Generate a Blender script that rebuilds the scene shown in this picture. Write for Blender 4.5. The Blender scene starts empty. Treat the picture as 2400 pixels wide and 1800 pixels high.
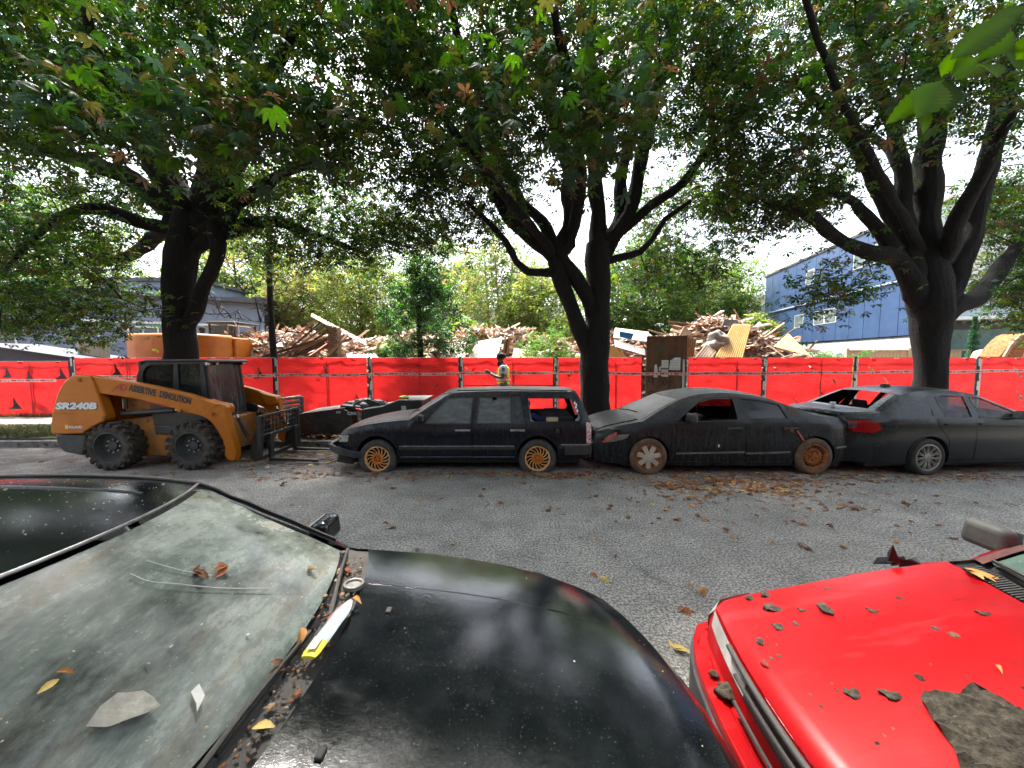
import bpy, bmesh, math, random
import numpy as np
from mathutils import Vector, Matrix, Euler, noise as mnoise
from mathutils.geometry import delaunay_2d_cdt
random.seed(7)
rng = np.random.default_rng(7)
R = math.radians
scene = bpy.context.scene
C = scene.collection
# ------------------------------------------------------------------ camera
F_PX, CAM_H = 867.0, 1.95
PITCH = math.atan(59 / F_PX)
cam_d = bpy.data.cameras.new("camera")
cam_d.sensor_width = 36.0
cam_d.lens = 36.0 * F_PX / 2400.0
cam_d.clip_start, cam_d.clip_end = 0.03, 900.0
cam = bpy.data.objects.new("camera", cam_d)
cam.location = (0, 0, CAM_H)
cam.rotation_euler = (math.pi / 2 - PITCH, 0, 0)
C.objects.link(cam)
scene.camera = cam
scene.render.resolution_x, scene.render.resolution_y = 1024, 768
# ------------------------------------------------------------------ sky, sun, exposure
SUN_EL, SUN_AZ = R(65), R(-24)          # azimuth from +Y (away from the camera) towards +X
world = bpy.data.worlds.new("World")
scene.world = world
world.use_nodes = True
wn = world.node_tree
wn.nodes.clear()
sky = wn.nodes.new("ShaderNodeTexSky")
sky.sky_type = 'NISHITA'
sky.sun_disc = False
sky.sun_elevation = SUN_EL
sky.sun_rotation = SUN_AZ
sky.air_density, sky.dust_density, sky.ozone_density = 1.0, 4.0, 0.6
hsv = wn.nodes.new("ShaderNodeHueSaturation")
hsv.inputs["Saturation"].default_value = 0.45
bg = wn.nodes.new("ShaderNodeBackground")
bg.inputs["Strength"].default_value = 0.12
wo = wn.nodes.new("ShaderNodeOutputWorld")
wn.links.new(sky.outputs[0], hsv.inputs["Color"])
wn.links.new(hsv.outputs[0], bg.inputs[0])
wn.links.new(bg.outputs[0], wo.inputs[0])
sun_d = bpy.data.lights.new("sun", 'SUN')
sun_d.energy, sun_d.angle, sun_d.color = 3.2, R(8), (1.0, 0.95, 0.87)
sun = bpy.data.objects.new("sun", sun_d)
sdir = Vector((math.sin(SUN_AZ) * math.cos(SUN_EL), math.cos(SUN_AZ) * math.cos(SUN_EL), math.sin(SUN_EL)))
sun.rotation_euler = sdir.to_track_quat('Z', 'Y').to_euler()
sun.location = sdir * 60
C.objects.link(sun)
vs = scene.view_settings
vs.view_transform, vs.look, vs.gamma, vs.use_curve_mapping = 'Standard', 'None', 1.0, False
vs.exposure = 2.55
scene.cycles.max_bounces = 5
scene.cycles.transparent_max_bounces = 10
scene.cycles.diffuse_bounces = 3
scene.cycles.caustics_reflective = scene.cycles.caustics_refractive = False
scene.cycles.use_denoising = True
scene.cycles.use_adaptive_sampling = True
scene.cycles.adaptive_threshold = 0.03
# ------------------------------------------------------------------ helpers
def ray(px, py):
 a, b = (px - 1200) / F_PX, (900 - py) / F_PX
 return Vector((a, math.cos(PITCH) + b * math.sin(PITCH), -math.sin(PITCH) + b * math.cos(PITCH)))
def at(px, py, y):                       # photo pixel at a known distance y
 r = ray(px, py)
 return Vector((0, 0, CAM_H)) + r * (y / r.y)
def on(px, py, z):                       # photo pixel on a known height z
 r = ray(px, py)
 return Vector((0, 0, CAM_H)) + r * ((z - CAM_H) / r.z)
def tag(o, label=None, cat=None, group=None, kind=None):
 if label: o["label"] = label
 if cat: o["category"] = cat
 if group: o["group"] = group
 if kind: o["kind"] = kind
 return o
def empty(name, loc=(0, 0, 0), rz=0.0, parent=None, rot=None):
 o = bpy.data.objects.new(name, None)
 o.empty_display_size = 0.2
 o.location = loc
 o.rotation_euler = rot if rot else (0, 0, rz)
 C.objects.link(o)
 if parent: o.parent = parent
 return o
def link(name, me, mat=None, parent=None, loc=None, rot=None, scale=None):
 o = bpy.data.objects.new(name, me)
 C.objects.link(o)
 if mat is not None and len(me.materials) == 0:
  for m in (mat if isinstance(mat, (list, tuple)) else [mat]):
   me.materials.append(m)
 if parent: o.parent = parent
 if loc is not None: o.location = loc
 if rot is not None: o.rotation_euler = rot
 if scale is not None: o.scale = scale
 return o
def np_mesh(name, verts, faces, smooth=False, fm=None):
 """verts (N,3), faces (M,3) or (M,4) int arrays -> mesh, fast"""
 me = bpy.data.meshes.new(name)
 verts = np.asarray(verts, dtype=np.float32); faces = np.asarray(faces, dtype=np.int32)
 k = faces.shape[1]
 me.vertices.add(len(verts)); me.vertices.foreach_set("co", verts.ravel())
 me.loops.add(faces.size); me.loops.foreach_set("vertex_index", faces.ravel())
 me.polygons.add(len(faces))
 me.polygons.foreach_set("loop_start", np.arange(0, faces.size, k, dtype=np.int32))
 me.polygons.foreach_set("use_smooth", np.full(len(faces), smooth))
 if fm is not None: me.polygons.foreach_set("material_index", np.asarray(fm, dtype=np.int32))
 me.update(calc_edges=True)
 return me
class MB:
 """collects shapes; build() links them as ONE mesh object"""
 def __init__(s):
  s.v, s.f, s.m = [], [], []
 def add(s, vs, fs, mi=0):
  b = len(s.v)
  s.v.extend([tuple(p) for p in vs])
  s.f.extend([tuple(i + b for i in f) for f in fs])
  s.m.extend([mi] * len(fs))
  return s
 def box(s, c, size, rot=None, mi=0, taper=1.0):
  hx, hy, hz = size[0] / 2, size[1] / 2, size[2] / 2
  vs = [Vector((x * (taper if z > 0 else 1), y * (taper if z > 0 else 1), z)) for z in (-hz, hz) for x, y in ((-hx, -hy), (hx, -hy), (hx, hy), (-hx, hy))]
  if rot is not None:
   M = rot if isinstance(rot, Matrix) else Euler(rot).to_matrix()
   vs = [M @ v for v in vs]
  c = Vector(c)
  return s.add([v + c for v in vs], [(3, 2, 1, 0), (4, 5, 6, 7), (0, 1, 5, 4), (1, 2, 6, 5), (2, 3, 7, 6), (3, 0, 4, 7)], mi)
 def tube(s, pts, rad, n=8, mi=0, cap=True, wob=0.0):
  pts = [Vector(p) for p in pts]
  if not hasattr(rad, '__len__'): rad = [rad] * len(pts)
  vs, fs = [], []
  ref = None
  for i, p in enumerate(pts):
   d = (pts[min(i + 1, len(pts) - 1)] - pts[max(i - 1, 0)])
   if d.length < 1e-9: d = Vector((0, 0, 1))
   d.normalize()
   if ref is None:
    ref = d.orthogonal().normalized()
   ref = (ref - d * ref.dot(d))
   if ref.length < 1e-6: ref = d.orthogonal()
   ref.normalize()
   b = d.cross(ref)
   for k in range(n):
    a = 2 * math.pi * k / n
    r = rad[i]
    q = p + (ref * math.cos(a) + b * math.sin(a)) * r
    if wob:
     q += (q - p) * wob * (mnoise.noise(q * 2.2) + 0.6 * mnoise.noise(Vector((q.x * 7, q.y * 7, q.z * 1.5))))
    vs.append(q)
  for i in range(len(pts) - 1):
   for k in range(n):
    k2 = (k + 1) % n
    fs.append((i * n + k, i * n + k2, (i + 1) * n + k2, (i + 1) * n + k))
  if cap:
   fs.append(tuple(range(n - 1, -1, -1)))
   fs.append(tuple(range((len(pts) - 1) * n, len(pts) * n)))
  return s.add(vs, fs, mi)
 def prism(s, poly, a, b, plane='xz', mi=0):
  """2-D polygon extruded between a and b along the third axis"""
  def m(p, t):
   return (p[0], t, p[1]) if plane == 'xz' else (p[0], p[1], t) if plane == 'xy' else (t, p[0], p[1])
  n = len(poly)
  vs = [m(p, a) for p in poly] + [m(p, b) for p in poly]
  fs = [tuple(range(n - 1, -1, -1)), tuple(range(n, 2 * n))] + [(i, (i + 1) % n, n + (i + 1) % n, n + i) for i in range(n)]
  return s.add(vs, fs, mi)
 def lathe(s, prof, n=24, axis='y', c=(0, 0, 0), mi=0, closed=False):
  """prof: (radius, along-axis)"""
  vs, fs = [], []
  for r, h in prof:
   for k in range(n):
    a = 2 * math.pi * k / n
    u, w = r * math.cos(a), r * math.sin(a)
    p = (u, h, w) if axis == 'y' else (u, w, h) if axis == 'z' else (h, u, w)
    vs.append((p[0] + c[0], p[1] + c[1], p[2] + c[2]))
  m = len(prof)
  for i in range(m if closed else m - 1):
   j = (i + 1) % m
   for k in range(n):
    k2 = (k + 1) % n
    fs.append((i * n + k, i * n + k2, j * n + k2, j * n + k))
  return s.add(vs, fs, mi)
 def ball(s, c, r, n=8, m=6, mi=0, sc=(1, 1, 1), wob=0.0):
  vs, fs = [], []
  for i in range(1, m):
   th = math.pi * i / m
   for k in range(n):
    a = 2 * math.pi * k / n
    p = Vector((math.sin(th) * math.cos(a) * sc[0], math.sin(th) * math.sin(a) * sc[1], math.cos(th) * sc[2])) * r
    if wob: p *= 1 + wob * mnoise.noise((p + Vector(c)) * (1.6 / r))
    vs.append(p + Vector(c))
  vs.append(Vector(c) + Vector((0, 0, r * sc[2]))); vs.append(Vector(c) - Vector((0, 0, r * sc[2])))
  T, B = len(vs) - 2, len(vs) - 1
  for i in range(m - 2):
   for k in range(n):
    k2 = (k + 1) % n
    fs.append((i * n + k, (i + 1) * n + k, (i + 1) * n + k2, i * n + k2))
  for k in range(n):
   k2 = (k + 1) % n
   fs.append((T, k, k2)); fs.append((B, (m - 2) * n + k2, (m - 2) * n + k))
  return s.add(vs, fs, mi)
 def mesh(s, name, smooth=None, fix=True):
  used = sorted({i for f in s.f for i in f})
  if len(used) < len(s.v):
   mp = {o: n for n, o in enumerate(used)}; s.v = [s.v[i] for i in used]; s.f = [tuple(mp[i] for i in f) for f in s.f]
  me = bpy.data.meshes.new(name)
  me.from_pydata(s.v, [], s.f)
  if s.m and max(s.m): me.polygons.foreach_set("material_index", s.m)
  if fix:
   bm = bmesh.new(); bm.from_mesh(me)
   bmesh.ops.recalc_face_normals(bm, faces=bm.faces)
   bm.to_mesh(me); bm.free()
  if smooth is not None:
   me.polygons.foreach_set("use_smooth", [True] * len(me.polygons))
   me.set_sharp_from_angle(angle=R(smooth))
  me.update()
  return me
 def build(s, name, mat, parent=None, smooth=None, bevel=0, seg=2, fix=True, loc=None, rot=None):
  o = link(name, s.mesh(name, smooth, fix), mat, parent, loc, rot)
  if bevel:
   b = o.modifiers.new("bevel", 'BEVEL'); b.width = bevel; b.segments = seg; b.limit_method = 'ANGLE'; b.angle_limit = R(40)
   b.harden_normals = False
   o.data.polygons.foreach_set("use_smooth", [True] * len(o.data.polygons))
   o.data.set_sharp_from_angle(angle=R(50))
  return o
def catmull(pts, step=0.05):
 """dense smooth polyline through pts (any dimension)"""
 P = [np.array(p, float) for p in pts]
 if len(P) < 3:
  n = max(2, int(np.linalg.norm((P[1] - P[0])[:2]) / step) + 1)
  return [P[0] + (P[1] - P[0]) * t for t in np.linspace(0, 1, n)]
 out = []
 for i in range(len(P) - 1):
  p0 = P[i - 1] if i else 2 * P[0] - P[1]
  p3 = P[i + 2] if i + 2 < len(P) else 2 * P[-1] - P[-2]
  p1, p2 = P[i], P[i + 1]
  n = max(1, int(np.linalg.norm((p2 - p1)[:3]) / step))
  for k in range(n):
   t = k / n
   out.append(0.5 * ((2 * p1) + (-p0 + p2) * t + (2 * p0 - 5 * p1 + 4 * p2 - p3) * t * t + (-p0 + 3 * p1 - 3 * p2 + p3) * t ** 3))
 out.append(P[-1])
 return out
def pip(pts, poly):
 """vectorised point-in-polygon"""
 pts = np.asarray(pts); poly = np.asarray(poly)
 x, y = pts[:, 0], pts[:, 1]
 ins = np.zeros(len(pts), bool)
 n = len(poly)
 for i in range(n):
  x1, y1 = poly[i]; x2, y2 = poly[(i + 1) % n]
  if y1 == y2: continue
  c = ((y1 > y) != (y2 > y)) & (x < (x2 - x1) * (y - y1) / (y2 - y1) + x1)
  ins ^= c
 return ins
def densify(poly, step):
 out = []
 n = len(poly)
 for i in range(n):
  a, b = np.array(poly[i], float), np.array(poly[(i + 1) % n], float)
  k = max(1, int(round(np.linalg.norm(b - a) / step)))
  for t in range(k): out.append(a + (b - a) * t / k)
 return out
def cdt(outer, holes=(), step=0.08, dens=None):
 """2-D triangulation of outer minus holes with interior grid points -> (pts, tris)"""
 dens = dens or step
 loops = [densify(outer, dens)] + [densify(h, dens) for h in holes]
 V, E = [], []
 for L in loops:
  b = len(V); n = len(L)
  V += [Vector((p[0], p[1])) for p in L]
  E += [(b + i, b + (i + 1) % n) for i in range(n)]
 bp = np.array([[v.x, v.y] for v in V])
 if step:
  lo, hi = bp.min(0), bp.max(0)
  gx, gy = np.meshgrid(np.arange(lo[0] + step / 2, hi[0], step), np.arange(lo[1] + step / 2, hi[1], step))
  g = np.stack([gx.ravel(), gy.ravel()], 1)
  keep = pip(g, loops[0])
  for L in loops[1:]: keep &= ~pip(g, L)
  g = g[keep]
  if len(g):
   d = np.min(np.linalg.norm(g[:, None, :] - bp[None], axis=2), axis=1)
   g = g[d > step * 0.45]
   V += [Vector((float(p[0]), float(p[1]))) for p in g]
 r = delaunay_2d_cdt(V, E, [], 0, 1e-6)
 pv = np.array([[v.x, v.y] for v in r[0]]); tr = np.array(r[2])
 if not len(tr): return pv, np.zeros((0, 3), int)
 cen = pv[tr].mean(1)
 keep = pip(cen, np.array(loops[0]))
 for L in loops[1:]: keep &= ~pip(cen, np.array(L))
 return pv, tr[keep]
# ------------------------------------------------------------------ materials
def new_mat(name):
 m = bpy.data.materials.new(name); m.use_nodes = True
 nt = m.node_tree
 return m, nt, nt.nodes["Principled BSDF"], nt.nodes, nt.links
def nz(nt, scale, detail=5, rough=0.6, vec=None, stretch=None, coord='Object'):
 n = nt.nodes.new("ShaderNodeTexNoise")
 n.inputs["Scale"].default_value = scale; n.inputs["Detail"].default_value = detail; n.inputs["Roughness"].default_value = rough
 if vec is None:
  tc = nt.nodes.new("ShaderNodeTexCoord"); vec = tc.outputs[coord]
 if stretch:
  mp = nt.nodes.new("ShaderNodeMapping"); mp.inputs["Scale"].default_value = stretch
  nt.links.new(vec, mp.inputs[0]); vec = mp.outputs[0]
 nt.links.new(vec, n.inputs["Vector"])
 return n.outputs["Fac"]
def ramp(nt, fac, stops):
 r = nt.nodes.new("ShaderNodeValToRGB")
 e = r.color_ramp.elements
 while len(e) > 1: e.remove(e[0])
 e[0].position = stops[0][0]; e[0].color = tuple(stops[0][1]) + (1,) if len(stops[0][1]) == 3 else stops[0][1]
 for p, c in stops[1:]:
  x = e.new(p); x.color = tuple(c) + (1,) if len(c) == 3 else c
 nt.links.new(fac, r.inputs[0])
 return r.outputs[0]
def g3(v): return (v, v, v)
def mixc(nt, fac, a, b):
 n = nt.nodes.new("ShaderNodeMix"); n.data_type = 'RGBA'
 for sock, v in ((n.inputs[0], fac), (n.inputs[6], a), (n.inputs[7], b)):
  if isinstance(v, (int, float)): sock.default_value = v
  elif isinstance(v, tuple): sock.default_value = v + (1,) if len(v) == 3 else v
  else: nt.links.new(v, sock)
 return n.outputs[2]
def mth(nt, op, a, b=None, clamp=False):
 n = nt.nodes.new("ShaderNodeMath"); n.operation = op; n.use_clamp = clamp
 for i, v in enumerate((a, b)):
  if v is None: continue
  if isinstance(v, (int, float)): n.inputs[i].default_value = v
  else: nt.links.new(v, n.inputs[i])
 return n.outputs[0]
def set_bump(nt, bsdf, height, strength, dist=0.01):
 b = nt.nodes.new("ShaderNodeBump")
 b.inputs["Strength"].default_value = strength; b.inputs["Distance"].default_value = dist
 nt.links.new(height, b.inputs["Height"]); nt.links.new(b.outputs[0], bsdf.inputs["Normal"])
MATS = {}
def mat(name, c1, c2=None, rough=0.6, metal=0.0, ns=6.0, lo=0.35, hi=0.65, bump=0.0, bs=60.0, coat=0.0, spec=0.5,
  dust=None, dust_amt=0.5, stretch=None, spots=None, spot_scale=30, spot_at=0.68, detail=6):
 """plain procedural surface: two colours by noise, optional dust lying on upward faces, optional spots"""
 if name in MATS: return MATS[name]
 m, nt, b, N, L = new_mat(name)
 col = None
 if c2 is not None:
  col = ramp(nt, nz(nt, ns, detail, stretch=stretch), [(lo, c1), (hi, c2)])
 if spots is not None:
  f = ramp(nt, nz(nt, spot_scale, 4), [(spot_at, g3(0)), (spot_at + 0.05, g3(1))])
  col = mixc(nt, f, col if col is not None else tuple(c1), tuple(spots))
 if dust is not None:
  geo = N.new("ShaderNodeNewGeometry"); sep = N.new("ShaderNodeSeparateXYZ")
  L.new(geo.outputs["Normal"], sep.inputs[0])
  up = mth(nt, 'MULTIPLY', mth(nt, 'POWER', mth(nt, 'MAXIMUM', sep.outputs[2], 0.0), 1.5), 1.0)
  n2 = nz(nt, 9, 7, 0.7)
  f = mth(nt, 'MULTIPLY', mth(nt, 'ADD', mth(nt, 'MULTIPLY', up, 1.1), 0.12), mth(nt, 'MULTIPLY', n2, dust_amt * 2.0), True)
  col = mixc(nt, f, col if col is not None else tuple(c1), tuple(dust))
  L.new(mth(nt, 'ADD', mth(nt, 'MULTIPLY', f, 0.6), rough, True), b.inputs["Roughness"])
 else:
  b.inputs["Roughness"].default_value = rough
 if col is None: b.inputs["Base Color"].default_value = tuple(c1) + (1,)
 else: L.new(col, b.inputs["Base Color"])
 b.inputs["Metallic"].default_value = metal
 b.inputs["Coat Weight"].default_value = coat; b.inputs["Coat Roughness"].default_value = 0.08
 b.inputs["Specular IOR Level"].default_value = spec
 if bump: set_bump(nt, b, nz(nt, bs, 6, 0.65), bump)
 MATS[name] = m
 return m
def leaf_mat(name, transl=0.45, bright=1.0, gloss=0.35):
 m, nt, b, N, L = new_mat(name)
 at_ = N.new("ShaderNodeAttribute"); at_.attribute_name = "tint"
 n = nz(nt, 14, 3)
 col = mixc(nt, mth(nt, 'MULTIPLY', n, 0.5), at_.outputs["Color"], (0.03, 0.045, 0.015))
 L.new(col, b.inputs["Base Color"])
 b.inputs["Roughness"].default_value = 0.5; b.inputs["Specular IOR Level"].default_value = gloss
 tr = N.new("ShaderNodeBsdfTranslucent")
 hs = N.new("ShaderNodeHueSaturation"); hs.inputs["Value"].default_value = 2.1 * bright; hs.inputs["Saturation"].default_value = 1.15
 L.new(at_.outputs["Color"], hs.inputs["Color"]); L.new(hs.outputs[0], tr.inputs[0])
 mx = N.new("ShaderNodeMixShader"); mx.inputs[0].default_value = transl
 out = [x for x in N if x.type == 'OUTPUT_MATERIAL'][0]
 L.new(b.outputs[0], mx.inputs[1]); L.new(tr.outputs[0], mx.inputs[2]); L.new(mx.outputs[0], out.inputs[0])
 return m
def glass_mat(name, tint=(0.02, 0.025, 0.025), see=0.5, dust=(0.25, 0.27, 0.25), dust_amt=0.2, rough=0.06, scale=6, stretch=None):
 """thin pane: part of the light passes, the rest is dark reflecting glass, dust lies over it"""
 m, nt, b, N, L = new_mat(name)
 n = nz(nt, scale, 8, 0.7, stretch=stretch)
 f = ramp(nt, n, [(0.30, g3(max(0.0, dust_amt - 0.35))), (0.72, g3(min(1.0, dust_amt + 0.3)))])
 L.new(mixc(nt, f, tuple(tint), tuple(dust)), b.inputs["Base Color"])
 L.new(mth(nt, 'ADD', mth(nt, 'MULTIPLY', f, 0.5), rough, True), b.inputs["Roughness"])
 tr = N.new("ShaderNodeBsdfTransparent"); tr.inputs[0].default_value = (0.8, 0.84, 0.82, 1)
 mx = N.new("ShaderNodeMixShader")
 L.new(mth(nt, 'MULTIPLY', mth(nt, 'SUBTRACT', 1.0, f, True), see), mx.inputs[0])
 out = [x for x in N if x.type == 'OUTPUT_MATERIAL'][0]
 L.new(b.outputs[0], mx.inputs[1]); L.new(tr.outputs[0], mx.inputs[2]); L.new(mx.outputs[0], out.inputs[0])
 return m
def text_mesh(body, size, name, offset=0.0, shear=0.0, spacing=1.0, extrude=0.0):
 cu = bpy.data.curves.new(name, 'FONT')
 cu.body = body; cu.size = size; cu.offset = offset; cu.shear = shear; cu.space_character = spacing; cu.extrude = extrude
 cu.resolution_u = 3
 o = bpy.data.objects.new(name, cu); C.objects.link(o)
 dg = bpy.context.evaluated_depsgraph_get()
 me = bpy.data.meshes.new_from_object(o.evaluated_get(dg))
 bpy.data.objects.remove(o); bpy.data.curves.remove(cu)
 return me
# ================================================================== THE SETTING
def asphalt():
 m, nt, b, N, L = new_mat("asphalt")
 big = nz(nt, 0.35, 4); mid = nz(nt, 2.2, 6, 0.7); fine = nz(nt, 46, 4, 0.85); tiny = nz(nt, 160, 2, 0.8)
 base = ramp(nt, big, [(0.32, (0.245, 0.24, 0.226)), (0.68, (0.36, 0.347, 0.323))])
 base = mixc(nt, ramp(nt, mid, [(0.38, g3(0.0)), (0.70, g3(0.75))]), base, (0.135, 0.131, 0.124))
 st = ramp(nt, fine, [(0.40, (0.10, 0.10, 0.10)), (0.50, (0.46, 0.46, 0.46)), (0.60, (1.0, 0.98, 0.94))])
 mx = N.new("ShaderNodeMix"); mx.data_type = 'RGBA'; mx.blend_type = 'OVERLAY'; mx.inputs[0].default_value = 0.9
 L.new(base, mx.inputs[6]); L.new(st, mx.inputs[7])
 tcw = N.new("ShaderNodeTexCoord")
 cr = N.new("ShaderNodeTexVoronoi"); cr.feature = 'DISTANCE_TO_EDGE'; cr.inputs["Scale"].default_value = 0.45
 wv = N.new("ShaderNodeVectorMath"); wv.operation = 'ADD'
 nv = N.new("ShaderNodeTexNoise"); nv.inputs["Scale"].default_value = 1.3; nv.inputs["Detail"].default_value = 6
 L.new(tcw.outputs["Object"], nv.inputs["Vector"]); L.new(tcw.outputs["Object"], wv.inputs[0]); L.new(nv.outputs["Color"], wv.inputs[1])
 L.new(wv.outputs[0], cr.inputs["Vector"])
 crk = ramp(nt, cr.outputs["Distance"], [(0.0, g3(1)), (0.007, g3(0))])
 cm = mth(nt, 'MULTIPLY', crk, ramp(nt, big, [(0.5, g3(0)), (0.6, g3(0.75))]))
 col = mixc(nt, cm, mx.outputs[2], (0.02, 0.02, 0.02))
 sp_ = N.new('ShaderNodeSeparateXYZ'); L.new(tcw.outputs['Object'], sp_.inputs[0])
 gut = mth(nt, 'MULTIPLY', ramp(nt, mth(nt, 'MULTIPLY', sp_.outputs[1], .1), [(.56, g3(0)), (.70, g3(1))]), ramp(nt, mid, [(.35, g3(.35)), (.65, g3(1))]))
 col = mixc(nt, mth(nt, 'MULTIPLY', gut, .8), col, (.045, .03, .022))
 L.new(col, b.inputs["Base Color"])
 b.inputs["Roughness"].default_value = 0.85
 set_bump(nt, b, mth(nt, 'ADD', fine, mth(nt, 'MULTIPLY', tiny, 0.5)), 0.9, 0.008)
 return m
M_ASPH = asphalt()
M_DIRT = mat("bark_mulch_dirt", (0.018, 0.011, 0.008), (0.075, 0.035, 0.02), rough=0.95, ns=16, bump=1.0, bs=45, spots=(0.16, 0.07, 0.025), spot_scale=38, spot_at=0.63)
M_LOT = mat("lot_soil", (0.09, 0.065, 0.045), (0.17, 0.13, 0.09), rough=0.95, ns=3, bump=0.8, bs=12)
M_CONC = mat("concrete", (0.22, 0.21, 0.2), (0.34, 0.33, 0.31), rough=0.9, ns=5, bump=0.4, bs=90, spots=(0.11, 0.1, 0.09), spot_scale=9, spot_at=0.6)
M_KERB = mat("kerb_concrete", (0.10, 0.095, 0.088), (0.2, 0.19, 0.175), rough=0.95, ns=7, bump=0.6, bs=70, spots=(0.04, 0.035, 0.03), spot_scale=12, spot_at=0.55)
M_GRASSB = mat("grass_soil", (0.03, 0.03, 0.012), (0.07, 0.075, 0.025), rough=0.95, ns=8, bump=0.8, bs=60)
def sheet(name, x0, x1, y0, y1, z, m, kind="structure", nx=1, ny=1, relief=0.0, rs=1.0, thick=0.0):
 xs, ys = np.linspace(x0, x1, nx + 1), np.linspace(y0, y1, ny + 1)
 V = []
 for y in ys:
  for x in xs:
   h = relief * mnoise.fractal(Vector((x * rs, y * rs, 3.1)), 0.8, 2.1, 4) if relief else 0
   V.append((x, y, z + h))
 Fs = [(j * (nx + 1) + i, j * (nx + 1) + i + 1, (j + 1) * (nx + 1) + i + 1, (j + 1) * (nx + 1) + i) for j in range(ny) for i in range(nx)]
 o = link(name, np_mesh(name, V, Fs, smooth=bool(relief)), m)
 return tag(o, kind=kind)
KERB_Y, WALK_Y0, WALK_Y1, FENCE_Y = 8.05, 9.9, 11.1, 11.5
sheet("ground", -400, 400, -300, 500, -0.06, M_LOT)
sheet("road", -60, 60, -0.35, KERB_Y, 0.0, M_ASPH)
sheet("near_boulevard", -60, 60, -3.2, -0.5, 0.12, M_DIRT, nx=60, ny=6, relief=0.05, rs=1.2)
sheet("near_sidewalk", -60, 60, -5.2, -3.2, 0.125, M_CONC)
sheet("near_lawn", -60, 60, -30, -5.2, 0.11, M_GRASSB)
sheet("boulevard", -60, -9.4, KERB_Y + 0.16, WALK_Y0, 0.15, M_GRASSB, nx=60, ny=8, relief=0.06, rs=1.5)
sheet("boulevard_soil", -9.4, 60, KERB_Y + 0.16, WALK_Y0, 0.15, M_DIRT, nx=120, ny=10, relief=0.10, rs=1.7)
sheet("lot_ground", -60, 60, FENCE_Y + 0.02, 60, 0.2, M_LOT, nx=60, ny=30, relief=0.25, rs=0.4)
sheet("fence_verge", -60, 60, WALK_Y1, FENCE_Y + 0.02, 0.19, M_DIRT, nx=120, ny=2, relief=0.06, rs=2.0)
def kerb(name, y0, y1, n, x0, step):
 k = empty(name); tag(k, kind="structure")
 mb = MB().prism([(y0, -0.05), (y0 + 0.015, 0.125), (y0 + 0.04, 0.14), (y1, 0.14), (y1, -0.05)], 0, step - 0.008, plane='yz')
 me = mb.mesh("kerb_stone", 40)
 for i in range(n):
  link("kerb_stone", me, M_KERB, k, loc=(x0 + i * step, random.uniform(-0.006, 0.006), random.uniform(-0.006, 0.004)))
kerb("kerb", KERB_Y, KERB_Y + 0.16, 26, -19.5, 1.5)
kerb("near_kerb", -0.5, -0.35, 16, -12, 1.5)
wk = empty("sidewalk"); tag(wk, kind="structure")
slab = MB().box((0, 0, 0), (1.49, WALK_Y1 - WALK_Y0 - 0.01, 0.12)).mesh("slab", 30)
for i in range(28):
 link("slab", slab, M_CONC, wk, loc=(-20 + i * 1.5, (WALK_Y0 + WALK_Y1) / 2, 0.13 + random.uniform(-0.006, 0.006)))
def grass(name, x0, x1, y0, y1, n, z, label):
 p = np.stack([rng.uniform(x0, x1, n), rng.uniform(y0, y1, n), np.full(n, z)], 1)
 h = rng.uniform(0.05, 0.15, n); a = rng.uniform(0, 6.28, n); w = 0.008
 lean = rng.normal(0, 0.05, (n, 2))
 b1 = p + np.stack([np.cos(a) * w, np.sin(a) * w, np.zeros(n)], 1)
 b2 = p - np.stack([np.cos(a) * w, np.sin(a) * w, np.zeros(n)], 1)
 t = p + np.stack([lean[:, 0], lean[:, 1], h], 1)
 V = np.stack([b1, b2, t], 1).reshape(-1, 3)
 o = link(name, np_mesh(name, V, np.arange(3 * n).reshape(-1, 3)), mat("grass_blade", (0.05, 0.075, 0.015), (0.16, 0.16, 0.05), ns=3, rough=0.7))
 tag(o, label, "grass", kind="stuff")
grass("grass", -19, -9.0, 8.3, 9.85, 16000, 0.14, "dry green grass on the verge behind the loader")
grass("verge_grass", -19, -8.5, 11.05, 11.6, 5000, 0.18, "tufts of grass along the foot of the red fence")
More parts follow.
